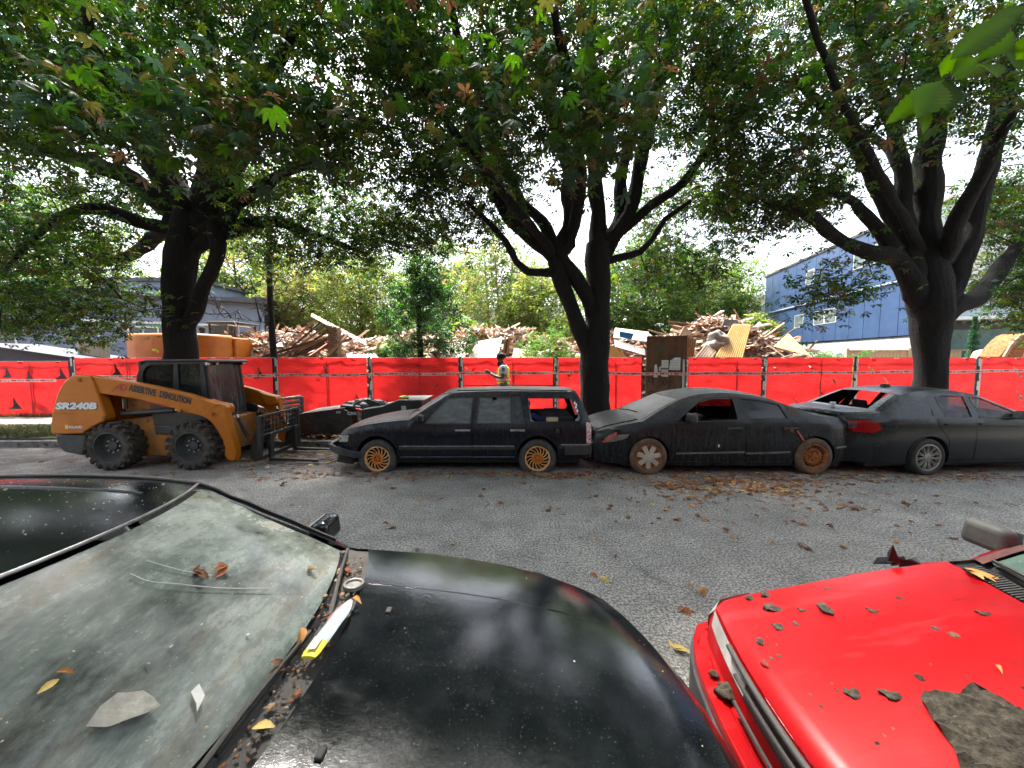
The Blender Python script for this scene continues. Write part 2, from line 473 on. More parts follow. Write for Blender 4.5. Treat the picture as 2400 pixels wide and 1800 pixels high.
def near_side():  # unseen houses and hedge added behind the camera to darken car reflections and fill
 m = mat("near_brick", (.10, .045, .032), (.16, .075, .05), ns=9, rough=.9, bump=.4, bs=30)
 rf = mat("near_roof", (.03, .03, .033), (.05, .05, .055), ns=8, rough=.9)
 pn = mat("near_pane", (.03, .035, .04), rough=.1); fr = mat("near_frame", (.4, .4, .38), rough=.6)
 for k, x in enumerate((-24, -8.5, 7, 22.5)):
  r = empty("house", (x, -8.5, .1)); tag(r, ("unseen added brick house far to the left behind the camera", "unseen added brick house left of the camera across the near lawn", "unseen added brick house right of the camera across the near lawn", "unseen added brick house far to the right behind the camera")[k], "house", "unseen houses added behind the camera")
  MB().box((0, -4, 3.2), (13.5, 8, 6.4)).build("wall", m, r)
  MB().prism([(-7.2, 6.4), (7.2, 6.4), (0, 9.6)], -8.6, .6).build("roof", rf, r)
  for i in range(4):
   for z in (1.7, 4.5):
    g = empty("window", (-4.8 + i * 3.2, .03, z), parent=r)
    MB().box((0, 0, 0), (1.5, .06, 1.5)).build("frame", fr, g); MB().box((0, .04, 0), (1.3, .02, 1.3)).build("pane", pn, g)
 V = []
 n = 7000
 x, y, z = rng.uniform(-26, 26, n), -5.9 + rng.normal(0, .35, n), 2.3 * np.sqrt(rng.uniform(0, 1, n))
 P = np.stack([x, y, z], 1); a = rng.normal(0, .14, (n, 3, 3))
 o = link("unseen_hedge", np_mesh("unseen_hedge", (P[:, None] + a).reshape(-1, 3), np.arange(3 * n).reshape(-1, 3)), mat("hedge_leaf", (.012, .03, .008), (.03, .06, .015), ns=4, rough=.6)); tag(o, "unseen clipped dark hedge added along the near sidewalk", "hedge", kind="stuff")  # leafy screen added out of view to cut fill light on the cars
 tag(MB().box((0, -5.95, 1.05), (52, .5, 2.1)).build("hedge_core", mat("hedge_dark", (.008, .012, .006), rough=.95), o), kind="stuff")
near_side()
# ================================================================== TREES
def bark():
 m, nt, b, N, L = new_mat("bark")
 n1 = nz(nt, 14, 8, 0.7, stretch=(1, 1, 0.22)); n2 = nz(nt, 40, 5, 0.7)
 L.new(ramp(nt, n1, [(0.38, (0.002, 0.0018, 0.0015)), (0.6, (0.009, 0.008, 0.0065)), (0.78, (0.03, 0.027, 0.023))]), b.inputs["Base Color"])
 b.inputs["Roughness"].default_value = 0.95
 set_bump(nt, b, mth(nt, 'ADD', n1, mth(nt, 'MULTIPLY', n2, 0.4)), 1.0, 0.12)
 return m
M_BARK = bark()
M_TWIG = mat("twig_bark", (0.006, 0.005, 0.004), (0.02, 0.017, 0.013), rough=0.9, ns=9)
M_LEAF = leaf_mat("chestnut_leaf", 0.45)
M_LEAFBG = leaf_mat("distant_leaf", 0.45, 1.0, 0.2)
def leaf_template(nl=5, seg=1, droop=0.35):
 """palmate leaf: nl leaflets fanned about the stalk, in the xy plane, tips drooping; one row of kite-shaped leaflets"""
 V, T = [], []
 for k in range(nl):
  a = (k - (nl - 1) / 2) * (3.9 / max(nl - 1, 1))
  ln = 0.19 * (1 - 0.32 * abs(k - (nl - 1) / 2) / ((nl - 1) / 2))
  w = ln * 0.19
  d, s = np.array([math.cos(a), math.sin(a), 0]), np.array([-math.sin(a), math.cos(a), 0])
  z = lambda t: -droop * ln * t * t
  b = len(V)
  if seg == 1:
   V += [d * 0.004, d * ln * 0.64 - s * w + [0, 0, z(.6) + 0.3 * w], d * ln + [0, 0, z(1)], d * ln * 0.64 + s * w + [0, 0, z(.6) + 0.3 * w], d * ln * 0.62 + [0, 0, z(.55)]]
   T += [(b, b + 1, b + 4), (b + 1, b + 2, b + 4), (b + 2, b + 3, b + 4), (b + 3, b, b + 4)]
  elif seg == 0:
   V += [d * 0.004, d * ln * 0.62 - s * w * 1.05 + [0, 0, z(.6)], d * ln + [0, 0, z(1)], d * ln * 0.62 + s * w * 1.05 + [0, 0, z(.6)]]
   T += [(b, b + 1, b + 2), (b, b + 2, b + 3)]
  else:
   ts = [0.03, 0.2, 0.42, 0.62, 0.78, 0.9, 1.0]; ws = [0.06, 0.42, 0.82, 1.0, 0.8, 0.38, 0.0]
   for t, q in zip(ts, ws):
    V += [d * ln * t - s * w * q + [0, 0, z(t) + 0.25 * w * q], d * ln * t + [0, 0, z(t)], d * ln * t + s * w * q + [0, 0, z(t) + 0.25 * w * q]]
   for i in range(len(ts) - 1):
    r0, r1 = b + 3 * i, b + 3 * i + 3
    T += [(r0, r1, r1 + 1), (r0, r1 + 1, r0 + 1), (r0 + 1, r1 + 1, r1 + 2), (r0 + 1, r1 + 2, r0 + 2)]
 return np.array(V, float), np.array(T, int)
PALETTE = np.array([(0.012, 0.030, 0.009), (0.022, 0.055, 0.010), (0.045, 0.10, 0.014), (0.032, 0.062, 0.036), (0.085, 0.115, 0.018), (0.060, 0.058, 0.016), (0.075, 0.045, 0.018), (0.10, 0.055, 0.03)])
def rand_frames(n, tilt):
 """rotation matrices: leaf plane normal near +z tilted at random, then spun"""
 nrm = rng.normal(0, tilt, (n, 3)); nrm[:, 2] = np.abs(nrm[:, 2]) * 0.5 + 0.75
 nrm /= np.linalg.norm(nrm, axis=1)[:, None]
 h = rng.normal(0, 1, (n, 3))
 u = h - (h * nrm).sum(1)[:, None] * nrm; u /= np.linalg.norm(u, axis=1)[:, None]
 v = np.cross(nrm, u)
 return np.stack([u, v, nrm], 2)
def leaves_mesh(name, pos, tmpl, tilt, size, weights, palette=PALETTE, jitter=0.25):
 V, T = tmpl
 n = len(pos)
 Rm = rand_frames(n, tilt)
 s = rng.uniform(size[0], size[1], n)
 W = pos[:, None, :] + np.einsum('nij,kj->nki', Rm, V) * s[:, None, None]
 faces = (T[None] + (np.arange(n) * len(V))[:, None, None]).reshape(-1, 3)
 me = np_mesh(name, W.reshape(-1, 3), faces)
 ci = rng.choice(len(palette), n, p=np.array(weights) / np.sum(weights))
 col = palette[ci] * rng.uniform(1 - jitter, 1 + jitter, (n, 1))
 a = me.attributes.new("tint", 'FLOAT_COLOR', 'POINT')
 a.data.foreach_set("color", np.repeat(np.concatenate([col, np.ones((n, 1))], 1), len(V), axis=0).astype(np.float32).ravel())
 return me
def big_leaf_variants(n=10):
 out = []
 for i in range(n):
  V, T = leaf_template(random.choice([5, 6, 7]), 2, random.uniform(0.2, 0.7))
  me = np_mesh("leaf", V, T, smooth=True)
  c = PALETTE[rng.choice(len(PALETTE), p=[.16, .2, .16, .28, .07, .06, .04, .03])] * rng.uniform(0.8, 1.25)
  a = me.attributes.new("tint", 'FLOAT_COLOR', 'POINT')
  a.data.foreach_set("color", np.tile(np.append(c, 1).astype(np.float32), len(V)))
  me.materials.append(M_LEAF)
  out.append(me)
 return out
BIG_LEAF = big_leaf_variants(14)
def grow(nodes, targets, stretch=0.14):
 """greedy branching: each target joins the nearest existing node by a bent twig; returns twig polylines with radii"""
 P = np.array(nodes, float)
 targets = np.array(targets, float)
 d0 = np.min(np.linalg.norm(targets[:, None] - P[None], axis=2), axis=1)
 tw = []
 cap = len(P) + len(targets) * 4 + 10
 buf = np.zeros((cap, 3)); buf[:len(P)] = P; cnt = len(P)
 for k in np.argsort(d0):
  t = targets[k]
  q = buf[:cnt]
  dv = q - t
  cost = np.linalg.norm(dv, axis=1) + 0.35 * np.maximum(dv[:, 2], -0.5)
  j = int(np.argmin(cost)); a = q[j].copy(); ln = np.linalg.norm(t - a)
  if ln < 0.05: continue
  ctrl = (a + t) / 2 + rng.normal(0, stretch * ln, 3) + np.array([0, 0, 0.10 * ln])
  ts = np.linspace(0, 1, 5)[:, None]
  path = (1 - ts) ** 2 * a + 2 * ts * (1 - ts) * ctrl + ts ** 2 * t
  r0 = min(0.05, 0.006 + 0.013 * ln)
  tw.append((path, r0))
  buf[cnt:cnt + 4] = path[1:]; cnt += 4
 return tw
def in_view(p, margin=0):
 q = p - np.array([0, 0, CAM_H])
 d = q[:, 1] * math.cos(PITCH) - q[:, 2] * math.sin(PITCH)
 u = q[:, 1] * math.sin(PITCH) + q[:, 2] * math.cos(PITCH)
 d_ = np.maximum(d, 0.1)
 px, py = 1200 + F_PX * q[:, 0] / d_, 900 - F_PX * u / d_
 return (d > 0.1) & (px > -margin) & (px < 2400 + margin) & (py > -margin) & (py < 1800 + margin), px, py, d_
def chestnut(label, limbs, trunk, targets, per, keep=None, weights=(.2, .24, .22, .12, .10, .06, .04, .02), n_big=300, tilt=0.55, spread=0.5, group="street chestnut trees", size=(0.5, 0.82), tmpl=None):
 base = Vector(trunk[0][0])
 root = empty("chestnut_tree", base)
 tag(root, label, "tree", group)
 off = np.array(base)
 mb = MB()
 trunk = [(p, r * (.84 if "middle" not in label and "many-stemmed" not in label else .95)) for p, r in trunk]
 limbs = [[(p, r * .85) for p, r in l_] for l_ in limbs]
 for pts in ([p for p, r in trunk],):
  dense = catmull([tuple(p) + (r,) for p, r in trunk], 0.22)
  mb.tube([Vector(d[:3]) - base for d in dense], [d[3] for d in dense], n=22, wob=0.16)
 mb.build("trunk", M_BARK, root, smooth=80)
 nodes = []
 wood = [np.array(d[:3]) for d in dense]
 for lim in limbs:
  p0, r0 = lim[0]
  low = [w for w in wood if w[2] < p0.z - .25 and w[2] > p0.z - 1.3] or wood
  q0 = min(low, key=lambda w: np.linalg.norm(w - np.array(p0)))
  lim = [(Vector(q0), r0 * .85)] + list(lim)
  lim[-1] = (lim[-1][0], min(lim[-1][1], .05))
  dense = catmull([tuple(p) + (r,) for p, r in lim], 0.2)
  for k_ in range(2, len(dense)):
   v_ = Vector(dense[k_][:3]); dense[k_][:3] += np.array([mnoise.noise(v_ * 1.7), mnoise.noise(v_ * 1.7 + Vector((9, 0, 0))), .5 * mnoise.noise(v_ * 1.7 + Vector((0, 9, 0)))]) * min(.08, dense[k_][3] * .5)
  lm = MB().tube([Vector(d[:3]) - base for d in dense], [d[3] for d in dense], n=12, wob=0.2)
  lm.build("limb", M_BARK, root, smooth=80)
  nodes += [d[:3] for d in dense[len(dense) // 4:]]
  wood += [np.array(d[:3]) for d in dense[:len(dense) // 2]]
 tw = grow(nodes, targets)
 tb = MB()
 for path, r0 in tw:
  tb.tube([Vector(p) - base for p in path], [r0, r0 * .85, r0 * .7, r0 * .55, r0 * .35], n=4, cap=False)
 o = tb.build("twigs", M_TWIG, root, smooth=80, fix=False); tag(o, kind="stuff")
 pos = []
 for path, r0 in tw:
  k = max(4, int(rng.poisson(per)))
  t = rng.uniform(0.35, 1.0, k) ** 0.7
  idx = np.clip((t * 4).astype(int), 0, 3); fr = (t * 4 - idx)[:, None]
  c = path[idx] * (1 - fr) + path[idx + 1] * fr
  pos.append(c + rng.normal(0, 1, (k, 3)) * np.array([spread, spread, spread * 0.62]) * rng.uniform(0.4, 1, (k, 1)))
 pos = np.concatenate(pos)
 if keep is not None: pos = pos[keep(pos)]
 vis, px, py, dep = in_view(pos)
 order = np.argsort(np.where(vis, dep, 1e9))
 big = order[:n_big]; rest = np.setdiff1d(np.arange(len(pos)), big)
 fm = leaves_mesh("foliage", pos[rest] - off, tmpl or leaf_template(5, 0, 0.4), tilt, size, weights)
 f = link("foliage", fm, M_LEAF, root); tag(f, kind="stuff")
 Rm = rand_frames(len(big), tilt)
 for i, k in enumerate(big):
  link("leaf", BIG_LEAF[i % len(BIG_LEAF)], None, root, loc=pos[k] - off, rot=Matrix(Rm[i]).to_euler(), scale=(random.uniform(0.55, 0.92),) * 3)
 return root, pos
def px_targets(n, poly, ylo, yhi, zmin=2.2, zmax=13):
 """twig ends spread over a region of the crown: sampled over an outline, at distances ylo..yhi from the street edge"""
 poly = np.array(poly, float)
 lo, hi = poly.min(0), poly.max(0)
 out = []
 while len(out) < n:
  q = rng.uniform(lo, hi, (n * 3, 2))
  q = q[pip(q, poly)]
  for a in q:
   if len(out) >= n: break
   p = at(a[0], a[1], rng.uniform(ylo, yhi))
   if zmin < p.z < zmax: out.append(tuple(p))
 return out
def lims(spec):
 """(photo x, photo y, distance, radius) way-points of a limb -> world points"""
 return [[(at(x, y, d), r) for x, y, d, r in L] for L in spec]
# ---- left tree
TL = [(Vector((-7.95, 9.0, 0.05)), .52), (at(427, 900, 9), .41), (at(424, 780, 9), .38), (at(422, 680, 9), .37), (at(428, 600, 9), .39), (at(440, 540, 9), .44), (at(448, 490, 9), .36)]
LL = lims([
 [(452, 740, 8.9, .2), (482, 665, 8.8, .17), (508, 600, 8.8, .18), (505, 545, 8.8, .2), (500, 500, 8.8, .16)],
 [(420, 545, 9, .22), (330, 520, 8.6, .17), (250, 490, 8.3, .15), (180, 490, 8.0, .12), (110, 530, 7.8, .09), (40, 600, 7.6, .05), (-20, 680, 7.5, .03)],
 [(410, 510, 9, .27), (310, 420, 8.6, .22), (190, 375, 8.2, .18), (70, 340, 7.9, .15), (-80, 300, 7.6, .11)],
 [(430, 490, 9, .27), (375, 340, 9.2, .22), (335, 200, 9.5, .18), (300, 60, 9.6, .15), (285, -80, 9.8, .12)],
 [(465, 490, 9, .28), (490, 340, 9.3, .24), (497, 200, 9.4, .2), (482, 60, 9.5, .17), (445, -90, 9.6, .13)],
 [(490, 500, 9, .28), (560, 400, 9.4, .22), (595, 250, 9.8, .2), (580, 100, 10, .17), (640, 10, 9.6, .14), (740, -40, 9.0, .1)],
 [(515, 520, 8.9, .2), (590, 450, 8.6, .16), (690, 395, 8.3, .12), (810, 390, 8.0, .07)],
 [(520, 545, 8.9, .2), (640, 520, 9.2, .15), (750, 555, 9.6, .11), (860, 595, 9.8, .06)],
 [(450, 500, 9, .22), (350, 380, 7.6, .17), (250, 200, 6.4, .13), (200, 20, 5.4, .1)],
 [(470, 500, 9, .22), (520, 360, 7.6, .17), (620, 200, 6.4, .13), (700, 60, 5.6, .1)],
 [(400, 530, 9, .2), (300, 600, 10.2, .15), (160, 620, 10.8, .12), (30, 640, 11, .08)],
])
tgL = px_targets(350, [(-220, -150), (1000, -150), (980, 330), (860, 420), (560, 340), (330, 330), (-220, 400)], 5.2, 10.5) \
 + px_targets(190, [(-220, 380), (330, 400), (360, 560), (310, 740), (200, 790), (-40, 790), (-220, 760)], 7.2, 10.5) \
 + px_targets(90, [(560, 380), (960, 420), (930, 600), (800, 640), (560, 620)], 8.4, 11.2) \
 + px_targets(50, [(-200, 180), (760, 230), (880, 420), (500, 390), (-200, 300)], 4.6, 6.6)
def overhead(n, x0, x1):  # unseen canopy above the view, added to dapple the bonnet reflections
 out = []
 while len(out) < n:
  p = (rng.uniform(x0, x1), rng.uniform(2.8, 10.0), rng.uniform(7.4, 14))
  if p[2] > 2.6 + 1.08 * p[1]: out.append(p)
 return out
treeL, posL = chestnut("leafy chestnut tree behind the orange loader at the left, trunk forked low", LL, TL, tgL + overhead(150, -13, -2.2), 46, weights=(.18, .24, .24, .12, .15, .04, .02, .01))
# ---- middle tree
TM = [(Vector((2.0, 8.6, 0.02)), .56), (Vector((1.98, 8.6, 0.25)), .44), (at(1396, 960, 8.6), .36), (at(1394, 880, 8.6), .345), (at(1393, 830, 8.6), .35), (at(1400, 760, 8.6), .3), (at(1405, 680, 8.6), .27), (at(1402, 610, 8.6), .30), (at(1402, 570, 8.6), .26)]
LM = lims([
 [(1385, 830, 8.55, .25), (1355, 770, 8.5, .22), (1330, 700, 8.5, .2), (1312, 640, 8.5, .22), (1302, 600, 8.5, .2), (1330, 520, 8.5, .17)],
 [(1390, 760, 8.55, .18), (1350, 650, 8.5, .2), (1300, 600, 8.5, .2), (1240, 555, 8.4, .17), (1190, 510, 8.3, .15), (1150, 430, 8.2, .14), (1118, 340, 8.0, .13), (1088, 180, 7.8, .12), (1045, -60, 7.4, .1)],
 [(1305, 640, 8.5, .12), (1240, 637, 8.3, .1), (1212, 615, 8.2, .09), (1185, 565, 8.1, .08), (1140, 515, 8.0, .07), (1090, 470, 7.8, .05)],
 [(1310, 600, 8.5, .2), (1270, 520, 8.7, .15), (1225, 470, 8.9, .12), (1180, 380, 9.1, .1), (1100, 250, 9.4, .08)],
 [(1335, 570, 8.5, .2), (1333, 420, 8.7, .19), (1308, 300, 8.9, .18), (1282, 215, 9.0, .18), (1262, 60, 9.0, .15), (1255, -80, 9.1, .13)],
 [(1400, 600, 8.6, .24), (1398, 470, 8.6, .2), (1392, 300, 8.5, .19), (1382, 150, 8.4, .19), (1395, -60, 8.3, .15)],
 [(1415, 600, 8.6, .24), (1455, 500, 8.7, .19), (1458, 400, 8.8, .17), (1490, 300, 9.0, .15), (1520, 150, 9.2, .14), (1540, -60, 9.3, .12)],
 [(1420, 590, 8.6, .2), (1480, 480, 8.4, .17), (1500, 380, 8.3, .17), (1530, 240, 8.2, .16), (1570, 100, 8.1, .14), (1600, -60, 8.0, .12)],
 [(1425, 615, 8.6, .11), (1500, 590, 8.4, .09), (1530, 560, 8.3, .08), (1560, 515, 8.2, .07), (1620, 470, 8.0, .04)],
 [(1470, 530, 8.5, .13), (1530, 480, 8.3, .12), (1600, 430, 8.1, .1), (1680, 330, 7.8, .08), (1760, 250, 7.5, .05)],
 [(1340, 560, 8.5, .16), (1360, 400, 7.4, .13), (1330, 200, 6.3, .11), (1300, 20, 5.4, .09)],
 [(1420, 580, 8.6, .14), (1400, 440, 10, .12), (1440, 300, 11, .1), (1560, 240, 11.5, .07)],
 [(1300, 600, 8.5, .12), (1200, 480, 7.4, .1), (1080, 330, 6.5, .08), (980, 180, 5.8, .06)],
])
tgM = px_targets(330, [(860, -150), (1780, -150), (1760, 330), (1600, 380), (1330, 330), (1000, 420), (850, 350)], 6.0, 11.0) \
 + px_targets(90, [(880, 380), (1230, 330), (1250, 480), (1180, 560), (1000, 600), (880, 560)], 7.4, 10.8) \
 + px_targets(85, [(1480, 420), (1760, 380), (1770, 500), (1720, 640), (1600, 710), (1460, 690), (1500, 560)], 9.0, 12.5) \
 + px_targets(30, [(1050, 200), (1500, 60), (1560, 300), (1300, 420), (1060, 430)], 4.8, 6.4)
treeM, posM = chestnut("tall many-stemmed chestnut tree between the wagon and the dusty sedan", LM, TM, tgM + overhead(150, -3.5, 6), 42, weights=(.18, .22, .18, .15, .16, .06, .03, .02))
# ---- right tree
TR_ = [(Vector((9.75, 8.6, 0.02)), .5), (Vector((9.74, 8.6, 0.4)), .39), (at(2181, 880, 8.6), .335), (at(2180, 800, 8.6), .36), (at(2182, 740, 8.6), .45), (at(2182, 690, 8.6), .48), (at(2176, 640, 8.6), .38), (at(2172, 580, 8.6), .28)]
LR = lims([
 [(2150, 690, 8.6, .28), (2105, 612, 8.5, .22), (2025, 590, 8.3, .18), (1960, 555, 8.2, .15), (1905, 512, 8.0, .13), (1880, 498, 7.9, .1), (1800, 480, 7.7, .05)],
 [(2110, 620, 8.5, .2), (2065, 545, 8.4, .15), (2015, 490, 8.3, .13), (1985, 465, 8.2, .1), (1900, 440, 8.0, .06)],
 [(2140, 640, 8.6, .28), (2105, 520, 8.6, .22), (2055, 430, 8.6, .19), (2012, 340, 8.5, .17), (1960, 285, 8.4, .14), (1860, 180, 8.2, .1)],
 [(2125, 540, 8.6, .2), (2112, 400, 8.7, .19), (2085, 270, 8.8, .17), (2050, 190, 8.8, .15), (1990, 40, 8.8, .11)],
 [(2170, 620, 8.6, .34), (2172, 450, 8.6, .3), (2182, 300, 8.6, .27), (2200, 150, 8.6, .24), (2190, -60, 8.6, .2)],
 [(2220, 680, 8.6, .3), (2262, 570, 8.5, .26), (2295, 470, 8.4, .23), (2325, 340, 8.3, .2), (2352, 200, 8.2, .18), (2385, 30, 8.1, .15)],
 [(2230, 720, 8.6, .26), (2300, 690, 8.7, .2), (2360, 610, 8.8, .17), (2430, 520, 8.9, .13)],
 [(2160, 600, 8.6, .13), (2080, 440, 7.4, .09), (1980, 250, 6.4, .07), (1900, 40, 5.6, .05), (1840, -160, 5.0, .03)],
 [(2200, 620, 8.6, .2), (2280, 440, 7.4, .15), (2380, 260, 6.4, .12)],
 [(2190, 600, 8.7, .2), (2140, 450, 10.2, .15), (2060, 330, 11, .12), (1900, 280, 11.5, .08)],
])
tgR = px_targets(290, [(1620, -150), (2560, -150), (2560, 400), (2250, 330), (2060, 300), (1900, 420), (1660, 420)], 6.2, 11.0) \
 + px_targets(62, [(1650, 380), (1960, 330), (2000, 440), (1900, 500), (1800, 560), (1680, 560)], 7.6, 10.5) \
 + px_targets(11, [(1820, 560), (2040, 620), (2060, 690), (1960, 760), (1840, 720)], 7.4, 9.0) \
 + px_targets(140, [(2250, 430), (2560, 380), (2560, 800), (2420, 780), (2320, 720)], 8.6, 11.5)
treeR, posR = chestnut("dark chestnut tree behind the right-hand grey saloon, trunk flaring into many limbs", LR, TR_, tgR + overhead(110, 5, 13), 41, weights=(.22, .24, .15, .12, .13, .08, .04, .02))
# ---- two trees on the camera's own side of the street (their crowns hang over the near cars and mirror in the bonnets)
def near_tree(x, y, label, n):
 tr = [(Vector((x, y, 0.05)), .5), (Vector((x, y, 1.2)), .36), (Vector((x + .05, y, 3.2)), .36), (Vector((x, y, 4.6)), .3)]
 lm = []
 for a, h, ln in ((20, 8, 4.2), (70, 8.8, 5.2), (115, 8.6, 5.2), (200, 8, 4), (260, 8.5, 4), (320, 8, 4.2)):
  dx, dy = math.cos(R(a)), math.sin(R(a))
  lm.append([(Vector((x, y, 4.2)), .2), (Vector((x + dx * ln * .3, y + dy * ln * .3, 5.4)), .16), (Vector((x + dx * ln * .7, y + dy * ln * .7, h - 1)), .11), (Vector((x + dx * ln, y + dy * ln, h)), .06)])
 tg = []
 while len(tg) < n:
  q = rng.uniform(-1, 1, 3)
  if np.linalg.norm(q) > 1 or np.linalg.norm(q) < 0.35: continue
  p = (x + q[0] * 5.6, y + 2.2 + q[1] * 5.0, 8.2 + q[2] * 3.4)
  if p[1] > 0.2 and p[2] < 4.0 + 1.2 * p[1]: continue
  tg.append(p)
 keep = lambda P: (P[:, 2] > np.where(P[:, 1] > 0, 3.4 + 1.05 * P[:, 1], 3.6))
 return chestnut(label, lm, tr, tg, 22, keep=keep, n_big=0, size=(.95, 1.45), group="chestnut trees on the near side of the street")
nearR, _ = near_tree(4.6, -2.0, "chestnut tree beside the camera whose bright green leaves hang into the top right corner", 150)
nearL, _ = near_tree(-3.0, -2.0, "chestnut tree on the near side whose crown mirrors in the black bonnet", 150)
def hanging_twig(root):
 base = Vector(root.location)
 g = [at(2330, -500, 1.55), at(2420, -120, 1.5), at(2440, 60, 1.45), at(2330, 130, 1.4), at(2215, 185, 1.35)]
 MB().tube([p - base for p in [Vector((4.1, -0.6, 5.4)), Vector((2.6, 1.0, 4.6))] + g], [.03, .02, .012, .008, .006, .005, .003], n=6).build("hanging_twig", M_TWIG, root, smooth=60)
 ml = leaf_mat("near_leaf", 0.55, 0.95, 0.4)
 spec = [  # stalk pixel, tip pixel, width, distance, shade
  ((2215, 185), (2095, 275), .055, 1.33, 1.0), ((2200, 190), (2160, 265), .085, 1.30, 1.15), ((2215, 185), (2225, 250), .075, 1.36, 0.35),
  ((2230, 180), (2290, 135), .06, 1.34, 1.0), ((2205, 180), (2245, 118), .06, 1.38, 0.9), ((2290, 150), (2345, 175), .085, 1.36, 1.1),
  ((2290, 145), (2380, 70), .07, 1.40, 0.8), ((2380, 40), (2250, 118), .075, 1.34, 0.85), ((2380, 140), (2440, 90), .09, 1.42, 0.9),
  ((2165, 240), (2172, 305), .03, 1.30, 1.0), ((2330, 130), (2255, 175), .05, 1.44, 0.9), ((2420, 20), (2330, 40), .05, 1.5, 0.7), ((2350, 110), (2400, 160), .05, 1.5, 0.6)]
 for (a, b, w, d, sh) in spec:
  p, q = at(a[0], a[1], d), at(b[0], b[1], d - 0.05)
  ax = q - p; ln = ax.length; ax.normalize()
  side = ax.cross(Vector((random.uniform(-.25, .25), -1, 0.35))).normalized(); nrm = side.cross(ax)
  V, T = [], []
  ts = np.linspace(0, 1, 22)
  for i, t in enumerate(ts):
   wd = w * (math.sin(math.pi * t ** 1.25) ** 0.85) * (1.0 + (0.10 if i % 2 else -0.10)) if 0 < i < 21 else 0.002
   wd *= 0.62
   cpt = p + ax * (ln * t) - nrm * (0.10 * ln * t * t) - base
   V += [cpt - side * wd + nrm * wd * .28, cpt, cpt + side * wd + nrm * wd * .28]
  for i in range(21):
   r0, r1 = 3 * i, 3 * i + 3
   T += [(r0, r1, r1 + 1, r0 + 1), (r0 + 1, r1 + 1, r1 + 2, r0 + 2)]
  me = np_mesh("leaf", [tuple(v) for v in V], T, smooth=True)
  c = np.array([0.055, 0.125, 0.008]) * sh
  at_ = me.attributes.new("tint", 'FLOAT_COLOR', 'POINT')
  cc = np.tile(np.append(c, 1).astype(np.float32), (len(V), 1)); cc[1::3, :3] *= 1.6; cc[::6, :3] *= .8
  at_.data.foreach_set("color", cc.ravel())
  link("leaf", me, ml, root)
hanging_twig(nearR)
conk = MB().ball((0, 0, 0), 0.035, 10, 8)
for i in range(26):
 a = Vector((random.gauss(0, 1), random.gauss(0, 1), random.gauss(0, 1))).normalized()
 conk.tube([a * 0.033, a * 0.042], [.004, .0008], n=4)
cme = conk.mesh("conker", 60)
mconk = mat("conker_husk", (0.16, 0.24, 0.04), (0.10, 0.16, 0.03), ns=20)
for px, py in ((1288, 195), (1300, 190), (1297, 203), (1285, 200), (1252, 290), (1066, 445)):
 p = at(px, py, 5.6)
 link("conker", cme, mconk, treeM, loc=p - treeM.location, scale=(1.15,) * 3)
# ---- trees and shrubs beyond the fence
def bg_tree(name, label, px, y, base_z, top_px_y, rx, ry, weights, palette, n, trunk_col=None, trunk_r=0.16, stems=1, low=0.35, group="trees beyond the demolition lot", leaf=(0.9, 1.6), transl=None, open_=0.0):
 b = at(px, 841, y); b.z = base_z
 top = at(px, top_px_y, y).z
 root = empty(name, b); tag(root, label, "tree" if "shrub" not in name else "shrub", group)
 tm = trunk_col or M_BARK
 h = top - base_z
 nodes = []
 mb = MB()
 for s_ in range(stems):
  dx = (s_ - (stems - 1) / 2) * 0.7
  pts = [Vector((dx * .15, 0, -0.2)), Vector((dx * .5, random.uniform(-.1, .1), h * .25)), Vector((dx + random.uniform(-.2, .2), 0, h * .55)), Vector((dx * 1.3 + random.uniform(-.3, .3), 0, h * .92))]
  d = catmull([tuple(p) for p in pts], 0.4)
  mb.tube([Vector(q) for q in d], list(np.linspace(trunk_r, trunk_r * .2, len(d))), n=9, wob=.12)
  nodes += [tuple(q) for q in d[len(d) // 4:]]
 mb.build("trunk", tm, root, smooth=80)
 tg = []
 cz = h * (0.5 + low / 2)
 while len(tg) < n // 11:
  q = rng.uniform(-1, 1, 3); l = np.linalg.norm(q)
  if l > 1 or l < 0.2: continue
  tg.append((q[0] * rx, q[1] * ry, cz + q[2] * h * (0.52 - low / 2)))
 tw = grow(nodes, tg)
 tb = MB(); pos = []
 for path, r0 in tw:
  r0 = min(r0, .035)
  tb.tube([Vector(p) for p in path], [r0, r0 * .8, r0 * .6, r0 * .45, r0 * .25], n=4, cap=False)
  k = int(24 * (1 - open_ * rng.uniform(0, 1)))
  t = rng.uniform(0.3, 1, k); idx = np.clip((t * 4).astype(int), 0, 3); fr = (t * 4 - idx)[:, None]
  pos.append(path[idx] * (1 - fr) + path[idx + 1] * fr + rng.normal(0, 0.13 * min(rx, 3), (k, 3)))
 tag(tb.build("branches", tm, root, smooth=80, fix=False), kind="stuff")
 pos = np.concatenate(pos)
 fm = leaves_mesh("crown", pos, leaf_template(3, 0, .3), 0.8, leaf, weights, palette, 0.35)
 tag(link("crown", fm, M_LEAFBG, root), kind="stuff")
 return root
PG = np.array([(0.09, 0.15, 0.03), (0.14, 0.19, 0.05), (0.06, 0.11, 0.03), (0.19, 0.20, 0.06), (0.20, 0.13, 0.06), (0.10, 0.15, 0.08)])
M_PALE = mat("pale_bark", (0.30, 0.24, 0.17), (0.42, 0.36, 0.27), ns=8, rough=.9)
